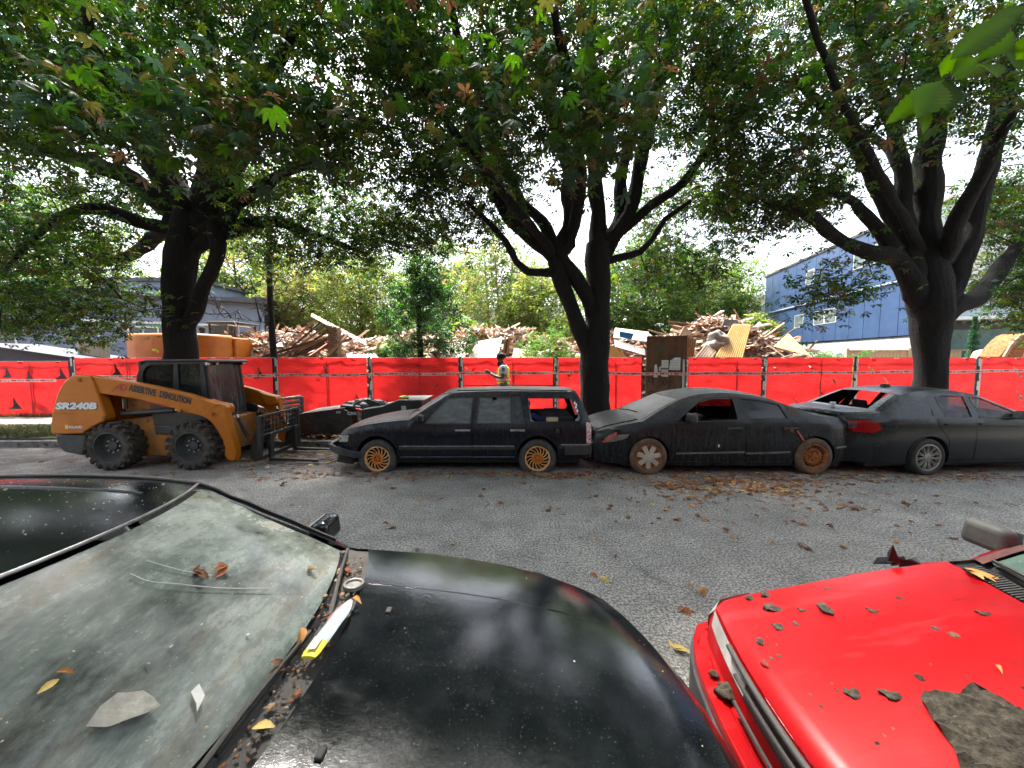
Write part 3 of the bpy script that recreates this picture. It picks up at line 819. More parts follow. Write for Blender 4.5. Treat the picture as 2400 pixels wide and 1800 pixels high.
bt = [  # name, label, px, dist, base z, top py, rx, ry, weights, n
 ("deciduous_tree", "hazy green tree behind the dark house at the left", 560, 33, 0.2, 480, 5.0, 3.5, (.3, .3, .2, .1, .0, .1), 4200),
 ("deciduous_tree", "tan and yellow tree behind the bare sapling", 715, 27, 0.2, 600, 3.2, 2.5, (.1, .25, .05, .3, .25, .05), 3200),
 ("deciduous_tree", "yellowing tree leaning over the collapsed roof", 850, 25, 0.2, 590, 3.0, 2.5, (.15, .3, .1, .35, .05, .05), 2800),
 ("deciduous_tree", "pale green tree left of the pale bare stems", 1040, 36, 0.2, 560, 4.5, 3.5, (.2, .2, .2, .1, .0, .3), 3400),
 ("deciduous_tree", "tree with pale forked stems behind the rubble", 1165, 24, 0.2, 570, 3.4, 2.4, (.2, .25, .1, .2, .15, .1), 1500),
 ("deciduous_tree", "yellow green tree just left of the middle chestnut trunk", 1265, 22, 0.2, 640, 2.6, 2.2, (.15, .3, .1, .35, .05, .05), 2400),
 ("deciduous_tree", "broad green tree behind the plywood hoarding", 1510, 30, 0.2, 560, 5.2, 3.5, (.3, .2, .3, .05, .0, .15), 4600),
 ("deciduous_tree", "dense green tree left of the blue building", 1660, 34, 0.2, 600, 4.2, 3.2, (.3, .2, .3, .05, .0, .15), 3600),
 ("deciduous_tree", "bright lime green small tree at the corner of the blue building", 1765, 29, 0.2, 745, 1.7, 1.5, (.1, .5, .0, .4, .0, .0), 1700),
 ("deciduous_tree", "far grey green tree filling the gap at the left edge", 150, 38, 0.2, 430, 8.0, 4.0, (.3, .25, .3, .05, .0, .1), 4200),
 ("deciduous_tree", "far olive tree in front of the white house at the right edge", 2390, 20, 0.2, 560, 2.6, 2.4, (.2, .15, .2, .2, .2, .05), 2600),
]
for i, (nm, lb, px, y, bz, tp, rx, ry, wt, n) in enumerate(bt):
 st = 3 if "forked stems" in lb else 1
 bg_tree(nm, lb, px, y, bz, tp, rx, ry, wt, PG, n, M_PALE if i in (1, 4, 3) else None, .17 if st == 3 else .2, st, low=.25 if i not in (4,) else .45, open_=.2, leaf=(1.5, 2.4) if y > 28 else (1.1, 1.8))
def bare_sapling():
 b = at(641, 841, 13.2); b.z = .2
 root = empty("bare_sapling", b); tag(root, "thin dark bare tree rising in front of the rubble at the left", "tree")
 MB().tube([Vector((0, 0, -.1)), Vector((.02, 0, 1.5)), Vector((-.03, 0, 3.5)), Vector((0.02, 0, 6.2)), Vector((.1, 0, 8.6))], [.13, .115, .10, .07, .03], n=10, wob=.1).build("trunk", M_BARK, root, smooth=80)
 nodes = [(0, 0, z) for z in np.linspace(1.9, 8, 34)]
 tg = []
 for i in range(150):
  a = random.uniform(0, 6.28); z = random.uniform(2.2, 8.2); r = random.uniform(.5, 2.2) * (1 - .07 * z) * 1.3
  tg.append((math.cos(a) * r, math.sin(a) * r * .8, z + .25 * r))
 tb = MB()
 for path, r0 in grow(nodes, tg, .2):
  r0 = min(.045, r0 * 1.5)
  tb.tube([Vector(p) for p in path], [r0, r0 * .85, r0 * .65, r0 * .5, r0 * .35], n=5, cap=False)
  for k in range(3):
   j = random.randint(1, 4); d = Vector(rng.normal(0, .22, 3))
   tb.tube([Vector(path[j]), Vector(path[j]) + d * .6 + Vector((0, 0, .03)), Vector(path[j]) + d], [.012, .010, .006], n=3, cap=False)
 tag(tb.build("branches", M_TWIG, root, smooth=80, fix=False), kind="stuff")
 pos = np.array(tg)[np.array([t[2] > 4.6 for t in tg])]
 pos = np.repeat(pos, 9, 0) + rng.normal(0, .3, (len(pos) * 9, 3))
 fm = leaves_mesh("foliage", pos, leaf_template(3, 0, .3), .7, (.7, 1.1), (.1, .3, .1, .4, .1, 0), PG)
 tag(link("foliage", fm, M_LEAFBG, root), kind="stuff")
bare_sapling()
def glossy_tree():
 b = at(985, 841, 13.4); b.z = .2
 root = empty("evergreen_tree", b); tag(root, "glossy dark green laurel tree standing just behind the red fence", "tree")
 MB().tube([Vector((0, 0, -.1)), Vector((.03, 0, 1.4)), Vector((-.02, 0, 3)), Vector((.05, 0, 4.6))], [.12, .11, .09, .04], n=10, wob=.1).build("trunk", M_BARK, root, smooth=80)
 nodes = [(0, 0, z) for z in np.linspace(1.4, 4.4, 22)]
 tg = []
 for i in range(105):
  a = random.uniform(0, 6.28); z = random.uniform(1.9, 5.2)
  r = 1.7 * math.sqrt(random.random()) * (1.0 if z < 3.4 else max(.3, (5.8 - z) / 2.4)) * (1.2 if math.cos(a) > 0 and z < 3 else .9)
  tg.append((math.cos(a) * r, math.sin(a) * r * .8, z))
 pos = []; tb = MB()
 for path, r0 in grow(nodes, tg, .15):
  r0 = min(.02, r0)
  tb.tube([Vector(p) for p in path], [r0, r0 * .8, r0 * .6, r0 * .45, r0 * .3], n=4, cap=False)
  pos.append(np.repeat(path[2:], 9, 0) + rng.normal(0, .13, (27, 3)))
 tag(tb.build("branches", M_TWIG, root, smooth=80, fix=False), kind="stuff")
 pos = np.concatenate(pos)
 pal = np.array([(0.010, 0.035, 0.008), (0.025, 0.085, 0.014), (0.06, 0.16, 0.022)])
 fm = leaves_mesh("crown", pos, leaf_template(4, 0, .5), .8, (.55, .95), (.5, .35, .15), pal)
 tag(link("crown", fm, leaf_mat("laurel_leaf", .35, 1, .6), root), kind="stuff")
glossy_tree()
for px, y, w, h, lb in ((915, 15, .9, .9, "low bush with thin stems in front of the rubble left of the laurel"), (1275, 13.2, 1.0, 1.6, "light green shrub hugging the rubble left of the middle chestnut trunk"), (1955, 15.5, 1.5, .75, "low bright green bush behind the fence below the blue building")):
 b = at(px, 841, y); b.z = .2
 root = empty("shrub", b); tag(root, lb, "shrub")
 tg = [(random.gauss(0, w * .45), random.gauss(0, w * .35), random.uniform(.7, 1.0) * (1.95 + h * (.7 if px != 1955 else .25)) - random.uniform(0, h)) for i in range(70)]
 tb = MB(); pos = []
 for path, r0 in grow([(0, 0, z) for z in np.linspace(0, 1.2, 8)], tg, .15):
  r0 = min(.015, r0); tb.tube([Vector(p) for p in path], [r0, r0 * .8, r0 * .6, r0 * .45, r0 * .3], n=4, cap=False)
  pos.append(np.repeat(path[2:], 8, 0) + rng.normal(0, .1, (24, 3)))
 tag(tb.build("stems", M_TWIG, root, smooth=80, fix=False), kind="stuff")
 fm = leaves_mesh("foliage", np.concatenate(pos), leaf_template(3, 0, .4), .8, (.4, .8), (.3, .5, .2), np.array([(0.06, 0.13, 0.03), (0.12, 0.2, 0.04), (0.05, 0.12, 0.06)]))
 tag(link("foliage", fm, M_LEAFBG, root), kind="stuff")
# ================================================================== CARS
class Car:
 """local frame: x from nose (0) to tail, y = -half width on the side facing the street, z up"""
 def __init__(s, sil, wb, belt, tumble=0.55, nose=(0.7, 0.16), tail=(0.6, 0.12), zmid=0.55, lo=0.06, sh=0.03, r=0.06):
  s.wb, s.belt, s.tumble, s.nose, s.tail, s.zmid, s.lo, s.sh, s.r = wb, belt, tumble, nose, tail, zmid, lo, sh, r
  s.seg = {}
  s.order = []
  allp = []
  for nm, pts in sil:                       # pts: (x, z, crown, bow)
   d = catmull(pts, 0.06)
   s.seg[nm] = d; s.order.append(nm); allp += d if not allp else d[1:]
  s.pts = np.array(allp)
  s.L = s.pts[:, 0].max(); s.x0 = s.pts[:, 0].min()
  xs = np.arange(s.x0 - 0.02, s.L + 0.03, 0.01)
  zt = np.full(len(xs), -1.0)
  for a, b in zip(s.pts[:-1], s.pts[1:]):
   l, h = sorted((a[0], b[0]))
   k = (xs >= l - 0.011) & (xs <= h + 0.011)
   if abs(b[0] - a[0]) < 1e-6: zt[k] = np.maximum(zt[k], max(a[1], b[1]))
   else:
    t = np.clip((xs[k] - a[0]) / (b[0] - a[0]), 0, 1); zt[k] = np.maximum(zt[k], a[1] + (b[1] - a[1]) * t)
  s.xs, s.zt = xs, zt
 def W(s, x, z):
  w = s.wb
  nl, na = s.nose; tl, ta = s.tail
  if x < s.x0 + nl: w -= na * ((s.x0 + nl - x) / nl) ** 2.4
  if x > s.L - tl: w -= ta * ((x - s.L + tl) / tl) ** 2.4
  if z < s.zmid: w -= s.lo * ((s.zmid - z) / s.zmid) ** 2
  elif z < s.belt: w -= s.sh * ((z - s.zmid) / (s.belt - s.zmid)) ** 2
  else: w -= s.sh + s.tumble * (z - s.belt) * min(1.0, 0.75 + (z - s.belt))
  zt = float(np.interp(x, s.xs, s.zt)); d = max(0.0, zt - z)
  if d < s.r: w -= s.r - math.sqrt(max(0.0, s.r ** 2 - (s.r - d) ** 2))
  return max(w, 0.05)
 # ---- pieces on the flank
 def flank(s, name, outer, holes, m, parent, step=0.09, off=0.0, side=-1, thick=0.0, smooth=True, dens=None):
  pv, tr = cdt(outer, holes, step, dens)
  V = [(p[0], side * (s.W(p[0], p[1]) + off), p[1]) for p in pv]
  if side > 0: tr = tr[:, ::-1]
  if thick:
   n = len(V)
   V2 = [(p[0], side * (s.W(p[0], p[1]) + off - thick), p[1]) for p in pv]
   E = {}
   for t in tr:
    for a, b in ((t[0], t[1]), (t[1], t[2]), (t[2], t[0])): E[(a, b)] = E.get((a, b), 0) + 1
   rim = [(a, b) for (a, b) in E if (b, a) not in E]
   F = [tuple(t) for t in tr] + [tuple(n + i for i in t[::-1]) for t in tr] + [(b, a, n + a, n + b) for a, b in rim]
   me = bpy.data.meshes.new(name); me.from_pydata(V + V2, [], F)
  else:
   me = bpy.data.meshes.new(name); me.from_pydata(V, [], [tuple(t) for t in tr])
  if smooth:
   me.polygons.foreach_set("use_smooth", [True] * len(me.polygons)); me.set_sharp_from_angle(angle=R(40))
  me.update()
  return link(name, me, m, parent)
 # ---- pieces across the car
 def sheet(s, name, seg, m, parent, y0=-1.0, y1=1.0, n=18, drop=0.0, i0=None, i1=None, t0=0.0, t1=1.0):
  d = np.array(s.seg[seg] if isinstance(seg, str) else seg)
  if t0 > 0 or t1 < 1:
   u = np.linspace(0, 1, len(d)); uu = np.linspace(t0, t1, max(3, len(d)))
   d = np.stack([np.interp(uu, u, d[:, k]) for k in range(4)], 1)
  V = []
  ys = np.linspace(y0, y1, n + 1)
  for x, z, cr, bw in d:
   w = s.W(x, z)
   for q in ys:
    k = 1 - q * q
    V.append((x - bw * k, q * w, z + cr * k - drop))
  F = [(i * (n + 1) + j, i * (n + 1) + j + 1, (i + 1) * (n + 1) + j + 1, (i + 1) * (n + 1) + j) for i in range(len(d) - 1) for j in range(n)]
  me = np_mesh(name, V, np.array(F)[:, ::-1], smooth=True)
  return link(name, me, m, parent)
 def top(s, x, q, lift=0.0):
  """point on the top surface at station x (of the edge line) and fraction q of the half width"""
  i = np.argmin(np.abs(s.pts[:, 0] - x) + (s.pts[:, 1] < np.interp(x, s.xs, s.zt) - 0.05) * 5)
  X, z, cr, bw = s.pts[i]
  X = x; z = float(np.interp(x, s.xs, s.zt)); w = s.W(x, z); k = 1 - q * q
  return Vector((X - bw * k, q * w, z + cr * k + lift))
def arch(cx, cz, r, zb, a0=None):
 """points of a wheel arch along the sill line, from front to rear"""
 a = math.asin(max(-1, min(1, (zb - cz) / r)))
 return [(cx - r * math.cos(t), cz + r * math.sin(t)) for t in np.linspace(a, math.pi - a, 15)]
def side_outline(car, zb, arches, front_z=None):
 """whole flank outline: top edge line, then the sill with wheel arches, back to the nose"""
 top = [(p[0], p[1]) for p in car.pts]
 bot = []
 for (cx, cz, r) in sorted(arches, key=lambda a: -a[0]):
  bot += arch(cx, cz, r, zb)[::-1]
 return top + bot
def wells(car, arches, root, m, wi=0.28):
 for cx, cz, r in arches:
  for sd in (-1, 1):
   mb = MB()
   pts = arch(cx, cz, r, 0.2)
   vs = []
   for p in pts:
    w = car.W(p[0], p[1]) - 0.004
    vs += [(p[0], sd * w, p[1]), (p[0], sd * (w - wi), p[1])]
   mb.add(vs, [(2 * i, 2 * i + 2, 2 * i + 3, 2 * i + 1) for i in range(len(pts) - 1)])
   b = len(mb.v)
   mb.add([(p[0], sd * (car.W(p[0], p[1]) - wi), p[1]) for p in pts], [tuple(range(len(pts)))])
   mb.build("wheel_well", m, root, fix=False)
M_TYRE = mat("tyre_rubber", (0.012, 0.012, 0.012), (0.035, 0.033, 0.03), rough=0.85, ns=14, bump=0.4, bs=60, dust=(0.12, 0.11, 0.09), dust_amt=0.25)
M_TYREG = mat("dusty_tyre_rubber", (0.028, 0.027, 0.026), (0.07, 0.066, 0.06), rough=0.9, ns=9, bump=0.4, bs=50)
M_TYRER = mat("rusty_dusty_tyre", (0.05, 0.044, 0.038), (0.15, 0.09, 0.045), rough=0.9, ns=7, bump=0.4, bs=50)
M_BLACK = mat("matt_black", (0.006, 0.006, 0.007), rough=0.8)
M_TRIM = mat("black_plastic", (0.012, 0.012, 0.013), (0.03, 0.03, 0.03), rough=0.55, ns=12, dust=(0.12, 0.11, 0.10), dust_amt=0.35)
M_CHROME = mat("dull_chrome", (0.45, 0.46, 0.47), (0.25, 0.25, 0.25), rough=0.32, metal=0.8, ns=20)
M_RUSTGOLD = mat("rusty_gold_alloy", (0.58, 0.22, 0.03), (0.70, 0.50, 0.26), rough=0.6, metal=0.15, ns=9, bump=0.3, bs=40)
M_RUST = mat("rust", (0.13, 0.04, 0.013), (0.36, 0.13, 0.03), rough=0.9, ns=14, bump=0.6, bs=50)
M_RUSTHUB = mat("orange_rust", (0.42, 0.11, 0.012), (0.58, 0.2, 0.025), rough=0.85, ns=12, bump=0.4, bs=50)
M_HUBCAP = mat("dirty_hubcap", (0.42, 0.36, 0.28), (0.55, 0.52, 0.46), rough=0.5, metal=0.3, ns=8, spots=(0.22, 0.10, 0.04), spot_scale=16, spot_at=0.6)
M_ALLOY = mat("brake_dust_alloy", (0.20, 0.19, 0.17), (0.42, 0.40, 0.36), rough=0.45, metal=0.5, ns=9)
M_SEAT = mat("seat_cloth", (0.012, 0.012, 0.013), (0.03, 0.028, 0.027), rough=0.95, ns=20)
def wheel(root, x, w, r, style, flat=0.0, width=0.19, side=-1, tyre=None, rim_r=None, spin=0.0):
 """w: outer face position (half width); the wheel is a part, tyre and rim its pieces"""
 g = empty("wheel", (x, side * (w - width / 2), r - flat), parent=root)
 rr = rim_r or r * 0.63
 mb = MB()
 h = width / 2
 prof = [(rr * .97, -h * .8), (rr * 1.06, -h * .98), (r * .86, -h * 1.05), (r * .95, -h * .88), (r, -h * .62), (r, 0), (r, h * .62), (r * .95, h * .88), (r * .86, h * 1.05), (rr * 1.06, h * .98), (rr * .97, h * .8)]
 mb.lathe(prof, 44, 'y')
 for k in range(44):                                    # shallow tread cuts
  a = 2 * math.pi * k / 44
  mb.box((math.cos(a) * r * .999, 0, math.sin(a) * r * .999), (0.006, width * .62, r * .085), rot=(0, -a, 0))
 me = mb.mesh("tyre", 50)
 if flat:
  for v in me.vertices:
   zf = -(r - flat)
   if v.co.z < zf + 0.07:
    k = max(0.0, zf + 0.07 - v.co.z) / (flat + 0.07)
    if v.co.z < zf: v.co.z = zf + 0.001
    v.co.y *= 1 + 0.22 * k; v.co.x *= 1 + 0.05 * k
 link("tyre", me, tyre or M_TYRE, g)
 o = side * h
 def disc(nm, prof, m, n=36, par=g):
  return MB().lathe([(a, side * b) for a, b in prof], n, 'y').build(nm, m, par, smooth=40)
 disc("wheel_backing", [(0.001, h * .15), (rr * .98, h * .15)], M_BLACK)
 if style == 'turbine':
  rim = disc("rim", [(rr * 1.0, h * .4), (rr * 1.02, h * .96), (rr * .95, h * .99), (rr * .90, h * .72), (rr * .92, h * .35)], M_RUSTGOLD, 44)
  sp = MB()
  for k in range(15):
   a = 2 * math.pi * k / 15 + spin
   pts = []
   for t in np.linspace(0, 1, 5):
    q = a + 0.42 * t ** 1.3; ra = rr * (.42 + .52 * t)
    pts.append((ra * math.cos(q), ra * math.sin(q), h * (.86 - .12 * t) * side))
   for i in range(4):
    (x1, z1, y1), (x2, z2, y2) = pts[i], pts[i + 1]
    d = Vector((x2 - x1, y2 - y1, z2 - z1)); nrm = Vector((-(z2 - z1), 0, x2 - x1)).normalized() * .0085
    b1, b2 = Vector((x1, y1, z1)), Vector((x2, y2, z2)); dn = Vector((0, -side * .018, 0))
    sp.add([b1 + nrm, b1 - nrm, b2 - nrm, b2 + nrm, b1 + nrm + dn, b1 - nrm + dn, b2 - nrm + dn, b2 + nrm + dn], [(0, 1, 2, 3), (0, 3, 7, 4), (1, 5, 6, 2)])
  sp.build("spokes", M_RUSTGOLD, g)
  disc("hub", [(rr * .46, h * .8), (rr * .44, h * .88), (rr * .30, h * .84), (rr * .28, h * .62), (rr * .13, h * .60), (rr * .12, h * .72), (0.001, h * .72)], M_RUSTHUB)
  lug = MB()
  for k in range(5):
   a = 2 * math.pi * k / 5 + .3
   lug.lathe([(.0001, side * h * .75), (.013, side * h * .75), (.014, side * h * .58)], 6, 'y', c=(rr * .21 * math.cos(a), 0, rr * .21 * math.sin(a)))
  lug.build("wheel_nuts", M_RUST, g)
 elif style == 'hubcap':
  disc("rim", [(rr * 1.0, h * .4), (rr * 1.03, h * .97), (rr * .93, h * .98), (rr * .9, h * .7), (rr * .3, h * .5)], M_RUST, 40)
  sp = MB()
  for k in range(7):
   a = 2 * math.pi * k / 7 + spin
   c, s_ = math.cos(a), math.sin(a)
   def pt(u, v, y): return (u * c - v * s_, side * y, u * s_ + v * c)
   w0, w1 = rr * .17, rr * .19
   vs = [pt(rr * .2, -w0, h * 1.0), pt(rr * .2, w0, h * 1.0), pt(rr * .88, w1, h * .94), pt(rr * .97, 0, h * .92), pt(rr * .88, -w1, h * .94)]
   vs2 = [(p[0], p[1] - side * .02, p[2]) for p in vs]
   n = 5
   sp.add(vs + vs2, [tuple(range(n))] + [(i, (i + 1) % n, n + (i + 1) % n, n + i) for i in range(n)])
  sp.build("spokes", M_HUBCAP, g, bevel=.004)
  disc("hub", [(rr * .33, h * .9), (rr * .31, h * 1.03), (rr * .2, h * 1.05), (rr * .19, h * 1.02), (0.001, h * 1.04)], M_HUBCAP)
 elif style == 'steel':
  disc("rim", [(rr * 1.0, h * .4), (rr * 1.03, h * .95), (rr * .95, h * .97), (rr * .90, h * .55), (rr * .82, h * .35), (rr * .66, h * .62), (rr * .5, h * .68), (rr * .42, h * .45), (rr * .2, h * .42), (rr * .18, h * .62), (.001, h * .62)], M_RUST, 40)
  sl = MB()
  for k in range(18):
   a = 2 * math.pi * k / 18
   sl.box((rr * .75 * math.cos(a), side * h * .52, rr * .75 * math.sin(a)), (rr * .12, .02, rr * .10), rot=(0, -a, 0))
  sl.build("vent_slots", M_BLACK, g)
  lug = MB()
  for k in range(5):
   a = 2 * math.pi * k / 5
   lug.lathe([(.0001, side * h * .66), (.012, side * h * .66), (.013, side * h * .4)], 6, 'y', c=(rr * .3 * math.cos(a), 0, rr * .3 * math.sin(a)))
  lug.build("wheel_nuts", M_RUSTHUB, g)
 elif style == 'multi':
  disc("rim", [(rr * 1.0, h * .4), (rr * 1.03, h * .96), (rr * .95, h * .98), (rr * .91, h * .75), (rr * .93, h * .35)], M_ALLOY, 40)
  sp = MB()
  for k in range(22):
   a = 2 * math.pi * (k + (0.17 if k % 2 else -0.17)) / 22 + spin
   c, s_ = math.cos(a), math.sin(a); wv = .0055
   def pt(u, v, y): return (u * c - v * s_, side * y, u * s_ + v * c)
   vs = [pt(rr * .2, -wv, h * .82), pt(rr * .2, wv, h * .82), pt(rr * .94, wv, h * .88), pt(rr * .94, -wv, h * .88)]
   vs2 = [(p[0], p[1] - side * .022, p[2]) for p in vs]
   sp.add(vs + vs2, [(0, 1, 2, 3), (0, 4, 7, 3), (1, 2, 6, 5)])
  sp.build("spokes", M_ALLOY, g)
  disc("hub", [(rr * .26, h * .7), (rr * .25, h * .86), (rr * .12, h * .86), (rr * .11, h * .8), (0.001, h * .8)], M_ALLOY)
 elif style == 'plain':
  disc("rim", [(rr * 1.0, h * .4), (rr * 1.03, h * .95), (rr * .93, h * .97), (rr * .88, h * .5), (rr * .4, h * .7), (.001, h * .7)], M_ALLOY, 30)
 return g
def seats(root, xs, yw, z0, zt, m=M_SEAT, head=True):
 for x in xs:
  for sy in (-1, 1):
   g = empty("seat", (x, sy * yw, z0), parent=root)
   MB().box((0, 0, .06), (.5, .5, .16)).build("seat_cushion", m, g, bevel=.04)
   MB().box((.3, 0, (zt - z0) * .5 - .02), (.13, .46, zt - z0 - .1), rot=(0, .22, 0)).build("backrest", m, g, bevel=.05)
   if head: MB().box((.40, 0, zt - z0 + .08), (.09, .26, .17), rot=(0, .2, 0)).build("headrest", m, g, bevel=.035)
def shard_edge(poly_a, poly_b): return poly_a + poly_b[::-1]
def mirror(root, x, w, z, m, sc=1.0, side=-1, fwd=0):
 g = empty("door_mirror", (x, side * w, z), parent=root)
 MB().box((0, side * .10 * sc, .02), (.10 * sc, .20 * sc, .13 * sc), taper=.86).build("mirror_housing", m, g, bevel=.03 * sc, seg=3)
 MB().box((.052 * sc, side * .10 * sc, .02), (.006, .17 * sc, .10 * sc)).build("mirror_glass", M_CHROME, g)
 MB().box((-.01, side * .0, -.03), (.05, .08, .04)).build("mirror_stalk", m, g, bevel=.01)
 return g
def bumper_bar(car, name, m, root, z0, z1, out, x1, front=True, xin=0.0, n=22, bevel=.012, tilt=0.0):
 """bar wrapped round the nose or tail, following the plan curve of the body"""
 seg = car.order[0] if front else car.order[-1]
 d = np.array(car.seg[seg])
 zc = (z0 + z1) / 2
 i = np.argmin(np.abs(d[:, 1] - zc))
 X, z, cr, bw = d[i]
 w = car.W(X, zc)
 sg = -1 if front else 1
 path = []
 for x in np.linspace(x1, X, 8):
  path.append((x, -(car.W(x, zc) + out)))
 ctr = []
 for q in np.linspace(-1, 1, n):
  ctr.append((X - bw * (1 - q * q) + sg * out * (1 - abs(q) ** 6), q * (w + out)))
 path = path[:-1] + ctr + [(p[0], -p[1]) for p in path[::-1]][1:]
 mb = MB(); vs = []
 for j, (x, y) in enumerate(path):
  a, b = path[max(0, j - 1)], path[min(len(path) - 1, j + 1)]
  t = Vector((b[0] - a[0], b[1] - a[1])).normalized(); nr = Vector((t.y, -t.x))
  if front: nr = -nr if nr.x > 0 and abs(y) < w * .7 else nr
  inner = (x + (0.06 if front else -0.06) * (1 if abs(y) < w else 0), y * (1 - .05 / max(abs(y), .05)))
  vs += [(x, y, z0), (x, y, z1), (inner[0], inner[1], z1), (inner[0], inner[1], z0)]
 F = []
 for j in range(len(path) - 1):
  for k in range(4):
   F.append((4 * j + k, 4 * j + (k + 1) % 4, 4 * j + 4 + (k + 1) % 4, 4 * j + 4 + k))
 F += [(0, 1, 2, 3), tuple(4 * (len(path) - 1) + k for k in (3, 2, 1, 0))]
 mb.add(vs, F)
 return mb.build(name, m, root, bevel=bevel)
def wiper(root, p0, p1, m, lift=.012):
 """wiper arm with its blade between two points on the glass"""
 g = empty("wiper", p0, parent=root)
 d = Vector(p1) - Vector(p0)
 MB().tube([Vector((0, 0, lift)), d * .5 + Vector((0, 0, lift * 2.2)), d * .95 + Vector((0, 0, lift))], [.009, .007, .004], n=6).build("wiper_arm", m, g, smooth=60)
 s_ = d.cross(Vector((0, 0, 1))).normalized()
 MB().box(d * .68 + Vector((0, 0, lift * .5)), (d.length * .62, .012, .012), rot=d.to_track_quat('X', 'Z').to_matrix()).build("wiper_blade", m, g)
def grime_paint(name, dark, mid, dust, dust_amt=.5, rough=.32, streak=.5, streak_col=None):
 m, nt, b, N, L = new_mat(name)
 n1 = nz(nt, 3.2, 6, .65); n2 = nz(nt, 5, 8, .7, stretch=(5, 5, .7)); n3 = nz(nt, 55, 4, .7)
 col = ramp(nt, n1, [(.36, dark), (.66, mid)])
 st = ramp(nt, n2, [(.50, g3(0)), (.70, g3(streak))])
 col = mixc(nt, st, col, streak_col or dust)
 geo = N.new("ShaderNodeNewGeometry"); sep = N.new("ShaderNodeSeparateXYZ"); L.new(geo.outputs["Normal"], sep.inputs[0])
 up = mth(nt, 'POWER', mth(nt, 'MAXIMUM', sep.outputs[2], 0.0), 1.6)
 nd = nz(nt, 7, 8, .72)
 f = mth(nt, 'MULTIPLY', mth(nt, 'ADD', up, .04), ramp(nt, nd, [(.3, g3(.15 * dust_amt)), (.65, g3(min(1, dust_amt * 1.5)))]), True)
 f = mth(nt, 'ADD', f, mth(nt, 'MULTIPLY', ramp(nt, n3, [(.62, g3(0)), (.7, g3(1))]), .10 * dust_amt), True)
 col = mixc(nt, f, col, dust)
 L.new(col, b.inputs["Base Color"])
 L.new(mth(nt, 'ADD', mth(nt, 'MULTIPLY', mth(nt, 'ADD', f, st, True), .5), rough, True), b.inputs["Roughness"])
 b.inputs["Specular IOR Level"].default_value = .3
 set_bump(nt, b, nz(nt, 120, 3), .04, .003)
 return m
def interior_floor(root, x0, x1, w, z0, z1, m=M_BLACK):
 MB().box(((x0 + x1) / 2, 0, (z0 + z1) / 2), (x1 - x0, 2 * w, z1 - z0)).build("underbody", m, root)
